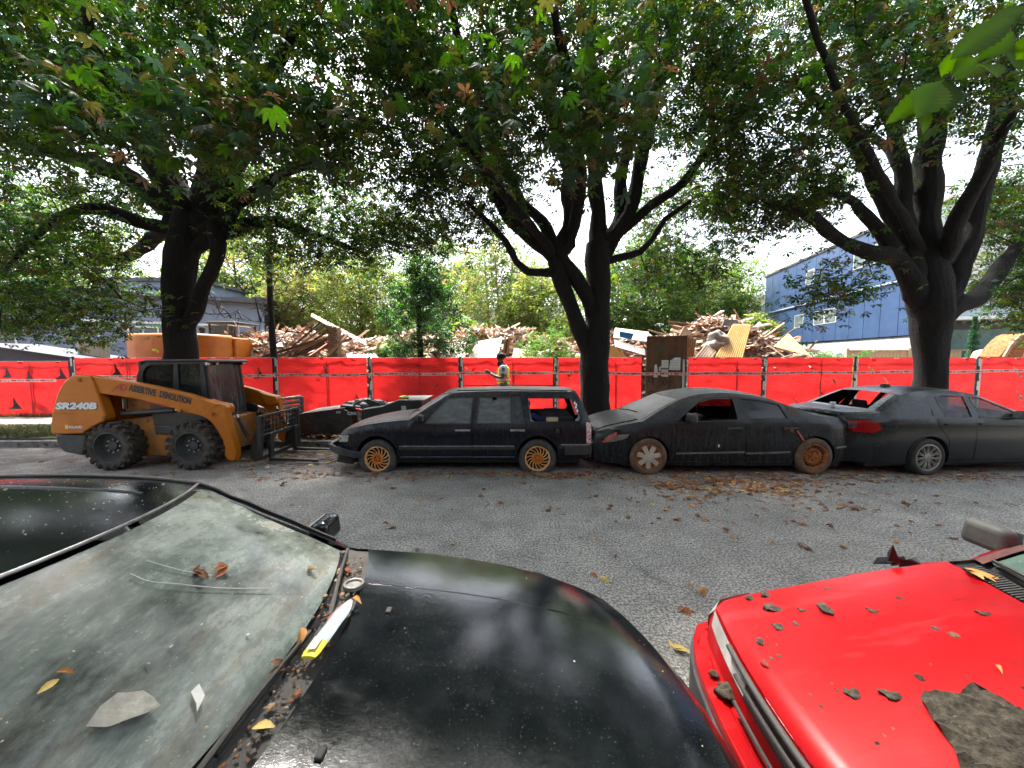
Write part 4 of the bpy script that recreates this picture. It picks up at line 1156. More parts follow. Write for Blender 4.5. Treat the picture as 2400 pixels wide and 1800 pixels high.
# ------------------------------------------------------------------ the old black estate car across the road
def wagon():
 sil = [("bumper_face", [(.23, .20, .0, .05), (.20, .34, .0, .08), (.225, .50, 0, .08), (.235, .64, 0, .08), (.27, .685, .01, .08)]),
           ("bonnet", [(.27, .685, .01, .08), (.38, .735, .02, .08), (.68, .81, .03, .08), (1.05, .862, .04, .09), (1.44, .895, .04, .12)]),
           ("windscreen", [(1.44, .895, .04, .12), (1.77, 1.115, .035, .12), (2.10, 1.325, .03, .11)]),
           ("roof", [(2.10, 1.325, .03, .11), (2.30, 1.355, .035, .06), (3.0, 1.375, .04, 0), (3.9, 1.372, .04, 0), (4.30, 1.36, .03, -.02), (4.385, 1.325, .02, -.03)]),
           ("tailgate_glass", [(4.385, 1.325, .02, -.03), (4.49, 1.10, 0, -.05), (4.585, .86, 0, -.06)]),
           ("tailgate", [(4.585, .86, 0, -.06), (4.60, .70, 0, -.06), (4.59, .5, 0, -.06), (4.57, .25, 0, -.05)])]
 car = Car(sil, .86, .83, tumble=.46, nose=(.45, .07), tail=(.35, .05), zmid=.5, lo=.05, sh=.03, r=.05)
 root = empty("parked_car", (-3.22, 7.12, 0))
 tag(root, "dusty black estate car with rusty gold turbine wheels and flat tyres", "car", "abandoned cars along the far kerb")
 pa = grime_paint("navy_black_paint", (0.0018, 0.0035, 0.008), (0.0045, 0.008, 0.016), (0.11, 0.105, 0.098), .45, .20, .25, (0.022, 0.026, 0.032))
 arches = [(.90, .27, .365), (3.66, .27, .365)]
 out = side_outline(car, .22, arches)
 fd = [(1.47, .30), (1.475, .82), (1.78, 1.06), (2.12, 1.295), (2.56, 1.315), (2.53, .83), (2.53, .30)]
 fw = [(1.72, .845), (2.08, 1.255), (2.53, 1.27), (2.49, .845)]
 rd = [(2.55, .30), (2.55, .83), (2.58, 1.315), (3.37, 1.318), (3.47, .83), (3.45, .62), (3.34, .58), (3.27, .42), (3.24, .30)]
 rw = [(2.62, .85), (2.655, 1.27), (3.19, 1.272), (3.20, .85)]
 rq = [(3.235, .85), (3.23, 1.272), (3.35, 1.272), (3.425, .85)]
 cw = [(3.535, .875), (3.50, 1.255), (4.255, 1.25), (4.40, .955), (4.375, .875)]
 fuel = [(3.93, .60), (3.93, .775), (4.07, .775), (4.08, .60)]
 glass = glass_mat("dusty_side_glass", (.01, .012, .014), .12, (.20, .22, .22), .55, .12, 5, (1, 1, 2.5))
 dark = mat("dark_interior", (.008, .008, .009), rough=.95)
 for sd in (-1, 1):
  near = sd < 0
  b = car.flank("body_side", out, [fd, rd, cw] + ([fuel] if near else []), pa, root, side=sd)
  for nm, dr, w_, hx in (("front_door", fd, [fw], 2.42), ("rear_door", rd, [rw, rq], 3.36)):
   d = car.flank(nm, [(p[0] + (.009 if p[0] < hx - .4 else -.009) * (1 if p[1] < .9 else .15), p[1] + (.004 if p[1] < .5 else 0)) for p in dr], w_, pa, root, side=sd, off=.001, thick=.012)
   car.flank("door_handle", [(hx - .17, .715), (hx - .17, .745), (hx + .08, .745), (hx + .08, .715)], [], M_CHROME, d, step=0, dens=.1, off=.022, side=sd, thick=.02)
   car.flank("handle_recess", [(hx - .11, .745), (hx - .09, .785), (hx + .02, .785), (hx + .04, .745)], [], M_BLACK, d, step=0, dens=.1, off=.003, side=sd)
   for wv in w_:
    car.flank("side_window", wv, [], glass if wv is not rq else mat("grimy_blind_glass", (.012, .014, .018), (.06, .065, .07), rough=.5, ns=4, stretch=(6, 6, 1)), d, off=-.012, side=sd)
    cx_, cz_ = np.mean(wv, 0)
    car.flank("window_seal", [(cx_ + (p[0] - cx_) * 1.03 + math.copysign(.012, p[0] - cx_), cz_ + (p[1] - cz_) * 1.02 + math.copysign(.012, p[1] - cz_)) for p in wv], [wv], M_TRIM, d, step=0, dens=.15, off=.004, side=sd)
  for x0, x1, z in ((1.28, 1.465, .455), (1.478, 2.525, .455), (2.545, 3.26, .457), (4.06, 4.50, .482)):
   car.flank("chrome_strip", [(x0, z - .008), (x0, z + .008), (x1, z + .008), (x1, z - .008)], [], M_CHROME, root, step=0, dens=.15, off=.014, side=sd, thick=.012)
  for x0, x1, z in ((1.28, 3.27, .43), (4.02, 4.52, .45)):
   car.flank("rubbing_strip", [(x0, z - .035), (x0, z + .016), (x1, z + .016), (x1, z - .035)], [], M_TRIM, root, step=0, dens=.15, off=.008, side=sd, thick=.012)
  car.flank("sill_strip", [(1.30, .262), (1.30, .27), (3.28, .27), (3.28, .262)], [], M_CHROME, root, step=0, dens=.2, off=.006, side=sd)
  for cx, cz, r in arches:                              # flared arch lip
   a = arch(cx, cz, r, .24); b2 = arch(cx, cz, r + .035, .24)
   car.flank("arch_lip", a + b2[::-1], [], pa, root, step=0, dens=.2, off=.014, side=sd, thick=.02)
  car.flank("inner_panel", [(.35, .3), (.35, .6), (1.5, .78), (4.4, .78), (4.4, .3)] + [(3.66 + .37 * math.cos(a), .3 + .33 * math.sin(a)) for a in np.linspace(0, math.pi, 8)] + [(.9 + .37 * math.cos(a), .3 + .33 * math.sin(a)) for a in np.linspace(0, math.pi, 8)], [], dark, root, step=.2, off=-.05, side=sd)
 car.flank("glass_shard", [(4.255, 1.25), (4.40, .955), (4.375, .875), (4.30, .885), (4.37, .96), (4.24, 1.235)], [], glass_mat("shard_glass", (.05, .06, .06), .4, (.3, .33, .33), .5), root, step=0, dens=.1, off=-.01)
 car.flank("glass_shard", [(3.535, .875), (3.50, 1.255), (3.515, 1.253), (3.54, 1.05), (3.56, .9), (3.62, .876)], [], glass_mat("shard_glass_b", (.05, .06, .06), .4, (.3, .33, .33), .5), root, step=0, dens=.1, off=-.01)
 car.flank("tape_strip", [(4.235, 1.235), (4.265, 1.24), (4.35, .985), (4.315, .985)], [], mat("red_tape", (.75, .05, .04), rough=.4), root, step=0, dens=.1, off=.004)
 for u, v in ((4.30, 1.19), (4.315, 1.12), (4.335, 1.06), (4.325, 1.16)):
  car.flank("tape_scrap", [(u, v), (u + .025, v + .02), (u + .04, v - .02), (u + .012, v - .045)], [], mat("white_scrap", (.75, .76, .78), rough=.5), root, step=0, dens=.1, off=.006)
 car.flank("filler_recess", fuel, [], M_BLACK, root, step=0, dens=.1, off=-.03)
 MB().lathe([(.001, 0), (.035, 0), (.045, .02)], 16, 'y', c=(4.0, -(car.W(4, .7) - .01), .71)).build("filler_cap", M_TRIM, root, smooth=50)
 fl = car.flank("fuel_flap", [(4.00, .70), (4.09, .62), (4.12, .585), (4.05, .535), (3.985, .58), (3.96, .63)], [], pa, root, step=0, dens=.1, off=.03, thick=.008)
 car.sheet("front_panel", "bumper_face", pa, root)
 car.sheet("front_wing", "bonnet", pa, root, -1, -.9, 3); car.sheet("front_wing", "bonnet", pa, root, .9, 1, 3)
 car.sheet("bonnet", "bonnet", pa, root, -.895, .895, 18, drop=-.003)
 car.sheet("windscreen_pillar", "windscreen", pa, root, -1, -.9, 2); car.sheet("windscreen_pillar", "windscreen", pa, root, .9, 1, 2)
 car.sheet("windscreen", "windscreen", glass, root, -.9, .9, 14, drop=.006, t0=.0, t1=1)
 car.sheet("roof", "roof", pa, root)
 car.sheet("tailgate_frame", "tailgate_glass", pa, root, -1, -.86, 2); car.sheet("tailgate_frame", "tailgate_glass", pa, root, .86, 1, 2)
 car.sheet("tailgate_glass", "tailgate_glass", glass_mat("tailgate_pane", (.01, .01, .012), .7, (.1, .1, .1), .2), root, -.86, .86, 10, drop=.01)
 car.sheet("tailgate", "tailgate", pa, root)
 for sd in (-1, 1):
  MB().tube([(x, sd * .60, 1.385 + .02 * (1 - abs(x - 3.2) / 1.2)) for x in np.linspace(2.25, 4.2, 10)], .012, n=6).build("roof_rail", M_TRIM, root, smooth=60)
  car.flank("tail_lamp", [(4.50, .50), (4.50, .86), (4.585, .845), (4.59, .5)], [], mat("smashed_red_lamp", (.35, .03, .03), (.75, .72, .70), rough=.3, ns=30), root, step=0, dens=.08, off=.006, side=sd)
  car.flank("corner_lamp", [(.235, .52), (.24, .63), (.42, .64), (.40, .53)], [], mat("clouded_lamp", (.22, .21, .19), (.35, .34, .31), rough=.25, ns=12), root, step=0, dens=.08, off=.006, side=sd)
 fb = MB()
 pth = [(.62, -.885, .335), (.40, -.895, .375), (.18, -.885, .43), (.06, -.80, .465), (-.0, -.6, .47), (-.03, -.3, .47), (-.04, 0, .47), (-.03, .3, .47), (.0, .6, .47), (.06, .8, .47), (.3, .88, .46), (.6, .89, .45)]
 vs = []
 for i, p in enumerate(pth):
  ix = .09 if abs(p[1]) < .7 else .03; iy = .95 if abs(p[1]) >= .7 else 1
  vs += [(p[0], p[1], p[2] - .10), (p[0] - (.02 if abs(p[1]) < .7 else 0), p[1], p[2] - .04), (p[0], p[1], p[2] + .02), (p[0] + ix, p[1] * iy, p[2] + .02), (p[0] + ix, p[1] * iy, p[2] - .10)]
 n5 = len(pth)
 fb.add(vs, [(5 * j + k, 5 * j + (k + 1) % 5, 5 * j + 5 + (k + 1) % 5, 5 * j + 5 + k) for j in range(n5 - 1) for k in range(5)] + [(0, 1, 2, 3, 4), tuple(5 * (n5 - 1) + k for k in (4, 3, 2, 1, 0))])
 fbo = fb.build("front_bumper", mat("scuffed_bumper", (.008, .010, .013), (.03, .034, .038), rough=.45, ns=6, dust=(.1, .1, .095), dust_amt=.3), root, bevel=.015)
 MB().box((.30, 0, .20), (.30, 1.5, .16), rot=(0, .15, 0)).build("front_valance", M_TRIM, root, bevel=.03)
 MB().tube([(.42, -.915, .40), (.2, -.905, .455), (.05, -.82, .49)], .012, n=6).build("bumper_trim", mat("teal_trim", (.02, .03, .033), rough=.4), fbo, smooth=60)
 rb = bumper_bar(car, "rear_bumper", M_TRIM, root, .31, .47, .05, 4.12, front=False)
 car.flank("bumper_chrome", [(4.40, .478), (4.40, .492), (4.53, .50), (4.62, .53), (4.62, .515), (4.54, .486)], [], M_CHROME, root, step=0, dens=.1, off=.06, thick=.01)
 wells(car, arches, root, M_BLACK)
 interior_floor(root, .5, 4.4, .78, .15, .34)
 MB().box((1.72, 0, .75), (.35, 1.3, .3)).build("dashboard", dark, root, bevel=.05)
 seats(root, (2.25, 3.1), .36, .42, 1.02)
 MB().box((4.0, -.35, .80), (.62, .55, .22)).ball((3.95, -.3, .92), .22, 10, 7, sc=(1.4, 1, .55), wob=.3).build("bundle", mat("dark_bundle", (.01, .01, .014), (.03, .03, .035), rough=.9), root, smooth=50)
 MB().box((3.68, -.66, .91), (.26, .02, .09), rot=(0, .5, 0)).build("blue_board", mat("deep_blue_plastic", (.006, .009, .10), rough=.4), root)
 MB().box((3.92, -.70, .885), (.2, .1, .08)).build("carton", mat("cream_card", (.45, .38, .22), rough=.8), root)
 mirror(root, 1.66, car.W(1.66, .87) - .02, .92, pa, .95)
 mirror(root, 1.66, car.W(1.66, .87) - .02, .92, pa, .95, side=1)
 wiper(root, car.top(1.47, -.25) + Vector((0, 0, .0)), car.top(1.62, -.75), M_TRIM)
 for sd in (-1, 1):
  wheel(root, .90, .86, .325, 'turbine', flat=.095, side=sd, tyre=M_TYREG, rim_r=.215)
  wheel(root, 3.66, .86, .325, 'turbine', flat=.09, side=sd, tyre=M_TYREG, rim_r=.215, spin=.2)
 MB().tube([(2.17, -.66, 1.36), (2.0, -.64, 1.33)], .004, n=4).build("aerial", M_TRIM, root)
 return root, car
WAGON, WAGON_S = wagon()
# ------------------------------------------------------------------ the burnt-out dusty four-door
def sedan():
 sil = [("bumper_face", [(.12, .17, 0, .08), (.05, .30, 0, .14), (.02, .45, 0, .16), (.02, .58, 0, .16), (.07, .65, .01, .16)]),
           ("bonnet", [(.07, .65, .01, .16), (.16, .715, .02, .16), (.36, .79, .035, .14), (.62, .85, .045, .13), (.85, .895, .05, .15)]),
           ("windscreen", [(.85, .895, .05, .15), (1.16, 1.06, .045, .15), (1.56, 1.245, .04, .14)]),
           ("roof", [(1.56, 1.245, .04, .14), (1.78, 1.305, .045, .08), (2.10, 1.345, .045, .02), (2.5, 1.345, .045, 0), (2.9, 1.30, .04, 0), (3.18, 1.235, .03, -.03)]),
           ("rear_glass", [(3.18, 1.235, .03, -.03), (3.52, 1.10, .02, -.08), (3.82, .985, .01, -.10)]),
           ("boot_lid", [(3.82, .985, .01, -.10), (4.05, .955, .015, -.10), (4.26, .94, .01, -.10), (4.32, .90, 0, -.10)]),
           ("tail", [(4.32, .90, 0, -.10), (4.33, .76, 0, -.12), (4.40, .60, 0, -.12), (4.42, .44, 0, -.12), (4.38, .22, 0, -.10)])]
 car = Car(sil, .87, .90, tumble=.58, nose=(.75, .20), tail=(.6, .12), zmid=.55, lo=.07, sh=.035, r=.07)
 root = empty("parked_car", (1.37, 6.99, 0))
 tag(root, "scorched grey sedan without front side glass, one rusty steel wheel at the rear", "car", "abandoned cars along the far kerb")
 pa = grime_paint("scorched_grey_paint", (0.003, 0.0042, 0.006), (0.008, 0.0105, 0.0135), (0.095, 0.095, 0.087), .5, .26, .7, (0.03, 0.034, 0.036))
 arches = [(.93, .30, .355), (3.72, .30, .36)]
 out = side_outline(car, .18, arches)
 fd = [(1.38, .24), (1.375, .86), (1.62, 1.08), (1.86, 1.235), (2.10, 1.29), (2.53, 1.295), (2.545, .92), (2.545, .24)]
 fw = [(1.40, .885), (1.62, 1.06), (1.84, 1.20), (2.08, 1.255), (2.44, 1.262), (2.43, .93), (1.85, .905)]
 rd = [(2.56, .24), (2.56, .92), (2.55, 1.295), (2.9, 1.262), (3.24, 1.19), (3.34, .93), (3.52, .72), (3.45, .62), (3.33, .52), (3.27, .24)]
 rw = [(2.60, .955), (2.575, 1.265), (2.90, 1.232), (3.20, 1.165), (3.27, .95)]
 glass = glass_mat("smoked_rear_glass", (.003, .003, .004), .08, (.05, .05, .05), .1, .05)
 wsg = glass_mat("dusty_windscreen", (.02, .022, .022), .25, (.24, .24, .21), .6, .2, 4)
 dark = mat("dark_interior", (.008, .008, .009), rough=.95)
 for sd in (-1, 1):
  car.flank("body_side", out, [fd, rd], pa, root, side=sd)
  for nm, dr, wv, hx in (("front_door", fd, fw, 2.42), ("rear_door", rd, rw, 3.36)):
   d = car.flank(nm, [(p[0] + (.009 if p[0] < hx - .4 else -.009) * (1 if p[1] < .9 else .15), p[1] + (.004 if p[1] < .5 else 0)) for p in dr], [wv], pa, root, side=sd, off=.001, thick=.012)
   car.flank("door_handle", [(hx - .19, .775), (hx - .19, .80), (hx + .06, .805), (hx + .06, .78)], [], M_TRIM, d, step=0, dens=.1, off=.028, side=sd, thick=.025)
   car.flank("handle_recess", [(hx - .12, .80), (hx - .10, .835), (hx + .0, .835), (hx + .02, .80)], [], M_BLACK, d, step=0, dens=.1, off=.003, side=sd)
   if wv is rw: car.flank("side_window", wv, [], glass, d, off=-.014, side=sd)
   cx_, cz_ = np.mean(wv, 0)
   car.flank("window_seal", [(cx_ + (p[0] - cx_) * 1.03, cz_ + (p[1] - cz_) * 1.06) for p in wv], [wv], M_TRIM, d, step=0, dens=.15, off=.004, side=sd)
   x0, x1 = (1.39, 2.535) if wv is fw else (2.57, 3.30)
   car.flank("rubbing_strip", [(x0, .35), (x0, .375), (x1, .40), (x1, .372)], [], mat("grey_strip", (.10, .10, .098), (.18, .18, .17), rough=.5, ns=6), d, step=0, dens=.15, off=.012, side=sd, thick=.012)
  car.flank("inner_panel", [(.45, .3), (.45, .6), (1.4, .84), (4.2, .84), (4.2, .3)] + [(3.72 + .37 * math.cos(a), .3 + .36 * math.sin(a)) for a in np.linspace(0, math.pi, 8)] + [(.93 + .37 * math.cos(a), .3 + .36 * math.sin(a)) for a in np.linspace(0, math.pi, 8)], [], dark, root, step=.2, off=-.05, side=sd)
  car.flank("headlamp", [(.22, .53), (.20, .60), (.28, .665), (.60, .69), (.55, .62), (.36, .56)], [], mat("clouded_lamp_b", (.10, .10, .09), (.24, .21, .17), rough=.35, ns=10), root, step=.06, dens=.05, off=.006, side=sd)
  car.flank("tail_lamp", [(4.27, .66), (4.25, .86), (4.30, .87), (4.335, .74), (4.34, .66)], [], mat("dusty_red_lamp", (.09, .012, .012), (.14, .05, .05), rough=.4, ns=10), root, step=0, dens=.06, off=.006, side=sd)
  car.flank("sill_skirt", [(1.32, .15), (1.32, .22), (3.30, .22), (3.34, .15)], [], pa, root, step=0, dens=.2, off=.016, side=sd, thick=.02)
  car.flank("bumper_line", [(4.08, .445), (4.08, .475), (4.40, .485), (4.40, .46)], [], mat("grey_strip", (.1, .1, .1)), root, step=0, dens=.1, off=.012, side=sd, thick=.012)
 red = mat("red_spray_paint", (.42, .05, .05), (.55, .10, .09), rough=.7, ns=20)
 car.flank("red_paint_mark", [(3.385, .745), (3.41, .755), (3.52, .59), (3.50, .575)], [], red, root, step=0, dens=.05, off=.016)
 car.flank("red_paint_mark", [(.16, .54), (.24, .60), (.34, .70), (.40, .72), (.38, .66), (.28, .585), (.20, .525)], [], red, root, step=.05, dens=.05, off=.009)
 car.flank("white_sticker", [(2.09, .47), (2.085, .505), (2.10, .525), (2.115, .50), (2.11, .475)], [], mat("white_scrap", (.7, .7, .7)), root, step=0, dens=.05, off=.005)
 car.flank("rust_patch", [(3.27, .79), (3.30, .74), (3.36, .70), (3.34, .77), (3.40, .79)], [], M_RUST, root, step=0, dens=.05, off=.004)
 car.flank("bare_pillar_patch", [(3.30, 1.0), (3.34, 1.16), (3.50, 1.06), (3.46, .98)], [], mat("scorched_primer", (.05, .035, .028), (.11, .075, .055), rough=.9, ns=12), root, step=0, dens=.06, off=.003)
 car.sheet("front_bumper", "bumper_face", pa, root)
 car.sheet("front_wing", "bonnet", pa, root, -1, -.86, 3); car.sheet("front_wing", "bonnet", pa, root, .86, 1, 3)
 car.sheet("bonnet", "bonnet", pa, root, -.855, .855, 18, drop=-.012)
 MB().box((-.07, 0, .60), (.05, .9, .05)).build("grille_bar", mat("clouded_lamp", (.2, .2, .2)), root, bevel=.015)
 MB().box((-.06, 0, .34), (.04, 1.0, .12)).build("lower_grille", M_BLACK, root)
 car.sheet("windscreen_pillar", "windscreen", pa, root, -1, -.9, 2); car.sheet("windscreen_pillar", "windscreen", pa, root, .9, 1, 2)
 car.sheet("windscreen", "windscreen", wsg, root, -.9, .9, 14, drop=.006)
 car.sheet("roof", "roof", pa, root)
 car.sheet("rear_pillar", "rear_glass", pa, root, -1, -.82, 2); car.sheet("rear_pillar", "rear_glass", pa, root, .82, 1, 2)
 car.sheet("rear_glass", "rear_glass", glass, root, -.82, .82, 10, drop=.006)
 car.sheet("boot_lid", "boot_lid", pa, root); car.sheet("rear_bumper", "tail", pa, root)
 wells(car, arches, root, M_BLACK)
 interior_floor(root, .5, 4.2, .78, .13, .34)
 MB().box((1.35, 0, .78), (.5, 1.35, .26)).build("dashboard", dark, root, bevel=.06)
 MB().lathe([(.17, -.012), (.185, 0), (.17, .012), (.155, 0)], 24, 'x', c=(1.75, -.36, .88), closed=True).build("steering_wheel", M_TRIM, root, smooth=60)
 seats(root, (2.05,), .36, .40, .92, head=False)
 MB().box((2.95, 0, .62), (.55, 1.3, .2)).box((3.22, 0, .86), (.14, 1.3, .5), rot=(0, .3, 0)).build("rear_bench", M_SEAT, root, bevel=.05)
 mirror(root, 1.60, car.W(1.6, .93) - .03, .95, M_TRIM, 1.15)
 mirror(root, 1.60, car.W(1.6, .93) - .03, .95, M_TRIM, 1.15, side=1)
 wiper(root, car.top(.88, .3), car.top(.98, -.55), M_TRIM)
 for sd in (-1, 1):
  wheel(root, .93, .875, .315, 'hubcap', side=sd, flat=.015, tyre=M_TYRER, rim_r=.215, spin=.2)
  wheel(root, 3.72, .875, .315, 'steel', side=sd, flat=.01, tyre=M_TYRER, rim_r=.21)
 return root, car
SEDAN, SEDAN_S = sedan()
# ------------------------------------------------------------------ the grey saloon at the right (tail towards the sedan)
def saloon():
 sil = [("front", [(.10, .18, 0, .1), (.03, .35, 0, .15), (.03, .60, 0, .15), (.10, .70, .02, .15)]),
           ("bonnet", [(.10, .70, .02, .15), (.5, .84, .04, .12), (1.0, .93, .05, .12), (1.30, .965, .05, .14)]),
           ("windscreen", [(1.30, .965, .05, .14), (1.65, 1.15, .04, .14), (2.0, 1.315, .04, .12)]),
           ("roof", [(2.0, 1.315, .04, .12), (2.3, 1.375, .04, .05), (2.75, 1.40, .04, 0), (3.15, 1.378, .04, 0), (3.40, 1.325, .03, -.03)]),
           ("rear_glass", [(3.40, 1.325, .03, -.03), (3.65, 1.20, .02, -.10), (3.92, 1.055, .01, -.13)]),
           ("boot_lid", [(3.92, 1.055, .01, -.13), (4.2, 1.03, .02, -.13), (4.42, 1.02, .02, -.12), (4.46, .985, .01, -.12)]),
           ("tail", [(4.46, .985, .01, -.12), (4.45, .88, 0, -.14), (4.47, .66, 0, -.14), (4.53, .56, 0, -.14), (4.53, .40, 0, -.14), (4.47, .22, 0, -.12)])]
 car = Car(sil, .885, .95, tumble=.58, nose=(.8, .2), tail=(.8, .24), zmid=.6, lo=.07, sh=.03, r=.07)
 root = empty("parked_car", (5.55 + 4.53, 7.14, 0), rz=math.pi + .06)
 tag(root, "dark grey saloon at the right with red tail lamp and smashed rear window", "car", "abandoned cars along the far kerb")
 pa = grime_paint("dusty_anthracite_paint", (0.004, 0.006, 0.007), (0.009, 0.0125, 0.0145), (0.07, 0.075, 0.074), .32, .18, .15, (0.03, 0.033, 0.033))
 arches = [(.80, .31, .36), (3.19, .31, .36)]
 out = side_outline(car, .2, arches)
 fd = [(1.25, .26), (1.26, .93), (1.62, 1.10), (1.98, 1.285), (2.30, 1.335), (2.36, .97), (2.36, .26)]
 fw = [(1.45, .965), (1.75, 1.13), (2.05, 1.275), (2.24, 1.30), (2.29, .965)]
 rd = [(2.375, .26), (2.375, .97), (2.315, 1.335), (2.75, 1.36), (3.02, 1.325), (3.10, .99), (3.02, .80), (2.86, .62), (2.80, .26)]
 rw = [(2.42, .98), (2.36, 1.30), (2.72, 1.32), (2.88, 1.29), (2.90, .99)]
 rq = [(2.925, .99), (2.91, 1.28), (3.0, 1.26), (3.13, 1.0)]
 glass = glass_mat("dim_side_glass", (.01, .01, .011), .6, (.10, .10, .09), .25, .05)
 dark = mat("dark_interior", (.008, .008, .009), rough=.95)
 for sd in (-1, 1):
  car.flank("body_side", out, [fd, rd, rq], pa, root, side=sd)
  car.flank("quarter_glass", rq, [], mat("dusty_quarter_glass", (.03, .035, .035), (.07, .075, .07), rough=.3, ns=6), root, off=-.008, side=sd)
  for nm, dr, wv, hx in (("front_door", fd, fw, 2.24), ("rear_door", rd, rw, 2.86)):
   d = car.flank(nm, [(p[0] + (.009 if p[0] < hx - .3 else -.009) * (1 if p[1] < .9 else .15), p[1] + (.004 if p[1] < .5 else 0)) for p in dr], [wv], pa, root, side=sd, off=.001, thick=.012)
   car.flank("door_handle", [(hx - .16, .845), (hx - .16, .87), (hx + .06, .875), (hx + .06, .85)], [], pa, d, step=0, dens=.1, off=.025, side=sd, thick=.02)
   if wv is fw or sd > 0: car.flank("side_window", wv, [], glass, d, off=-.014, side=sd)
   cx_, cz_ = np.mean(wv, 0)
   car.flank("window_seal", [(cx_ + (p[0] - cx_) * 1.04, cz_ + (p[1] - cz_) * 1.06) for p in wv], [wv], M_TRIM, d, step=0, dens=.15, off=.004, side=sd)
  car.flank("inner_panel", [(.45, .3), (.45, .6), (1.4, .88), (4.3, .88), (4.3, .3)] + [(3.19 + .37 * math.cos(a), .3 + .36 * math.sin(a)) for a in np.linspace(0, math.pi, 8)] + [(.8 + .37 * math.cos(a), .3 + .36 * math.sin(a)) for a in np.linspace(0, math.pi, 8)], [], dark, root, step=.2, off=-.05, side=sd)
  tl = car.flank("tail_lamp", [(4.02, .80), (4.10, .91), (4.25, .935), (4.462, .915), (4.455, .80), (4.40, .735), (4.15, .72)], [], mat("red_lamp_lens", (.20, .002, .005), (.28, .004, .007), rough=.08, ns=12, coat=.6), root, step=.06, dens=.05, off=.010, side=sd)
  car.flank("lamp_clear_lens", [(4.36, .80), (4.36, .90), (4.462, .905), (4.456, .79)], [], mat("clear_lamp_lens", (.06, .025, .025), (.14, .08, .08), rough=.12, ns=12), tl, step=0, dens=.05, off=.014, side=sd)
  car.flank("crease_shade", [(.9, .80), (.9, .812), (2.6, .838), (4.0, .80), (4.0, .79), (2.6, .826)], [], M_BLACK, root, step=0, dens=.1, off=.0012, side=sd)  # flat black strip painted in for the shade along the body crease
  for cx, cz, r in arches:
   a = arch(cx, cz, r, .22); b2 = arch(cx, cz, r + .02, .22)
   car.flank("arch_lip", a + b2[::-1], [], pa, root, step=0, dens=.2, off=.010, side=sd, thick=.016)
 for nm in ("front", "bonnet", "roof", "tail"):
  car.sheet({"front": "front_bumper", "bonnet": "bonnet", "roof": "roof", "tail": "rear_bumper"}[nm], nm, pa, root)
 car.sheet("boot_lid", "boot_lid", pa, root, -.93, .93, 18, drop=-.01)
 car.sheet("boot_edge", "boot_lid", pa, root)
 sp = np.array(car.seg["tail"]); k = (sp[:, 1] > .73) & (sp[:, 1] < .97)
 gap = [tuple(p) for p in sp[k]]
 if len(gap) > 1:
  g2 = [(p[0] + .012, p[1], p[2], p[3]) for p in gap]
  car.sheet("boot_opening", g2, M_BLACK, root, -.72, .72, 12)
 for nm, seg, gm in (("windscreen", "windscreen", glass),):
  car.sheet(nm + "_pillar", seg, pa, root, -1, -.9, 2); car.sheet(nm + "_pillar", seg, pa, root, .9, 1, 2)
  car.sheet(nm, seg, gm, root, -.9, .9, 12, drop=.006)
 car.sheet("rear_pillar", "rear_glass", pa, root, -1, -.86, 2); car.sheet("rear_pillar", "rear_glass", pa, root, .86, 1, 2)
 sh = glass_mat("crazed_glass", (.1, .12, .12), .2, (.45, .5, .5), .6)
 car.sheet("glass_shard", "rear_glass", sh, root, -.86, .86, 14, drop=.005, t0=.88, t1=1.0)
 car.sheet("glass_shard", "rear_glass", sh, root, .70, .86, 3, drop=.005, t0=.0, t1=1.0)
 wells(car, arches, root, M_BLACK)
 interior_floor(root, .5, 4.2, .78, .15, .36)
 MB().box((3.55, 0, .86), (.9, 1.3, .10)).build("parcel_shelf", dark, root)
 seats(root, (2.0, 2.75), .36, .45, .98)
 mirror(root, 1.60, car.W(1.6, .97) - .03, .99, pa, 1.1); mirror(root, 1.60, car.W(1.6, .97) - .03, .99, pa, 1.1, side=1)
 for sd in (-1, 1):
  wheel(root, .80, .885, .315, 'multi', side=sd, rim_r=.22, flat=.01)
  wheel(root, 3.19, .885, .315, 'multi', side=sd, rim_r=.22, flat=.01)
 sf = MB().box((0, 0, .03), (.10, .10, .06)).prism([(-.08, 0), (.09, 0), (.06, .02), (.02, .03), (-.03, .05)], -.03, .03)
 sf.build("aerial_fin", M_TRIM, root, bevel=.01, loc=(3.05, 0, 1.42))
 p = root.matrix_basis @ car.top(4.05, 0.15)
 c = empty("paper_cup", (p.x, p.y, p.z)); tag(c, "white paper cup with lid standing on the grey saloon's boot", "cup")
 MB().lathe([(.001, 0), (.028, 0), (.040, .085), (.037, .085)], 20, 'z').build("cup_body", mat("white_paper", (.78, .77, .74), rough=.7), c, smooth=40)
 MB().lathe([(.044, .083), (.045, .095), (.040, .10), (.001, .10)], 20, 'z').build("lid", mat("white_plastic", (.75, .75, .74), rough=.4), c, smooth=40)
 return root, car
SALOON, SALOON_S = saloon()
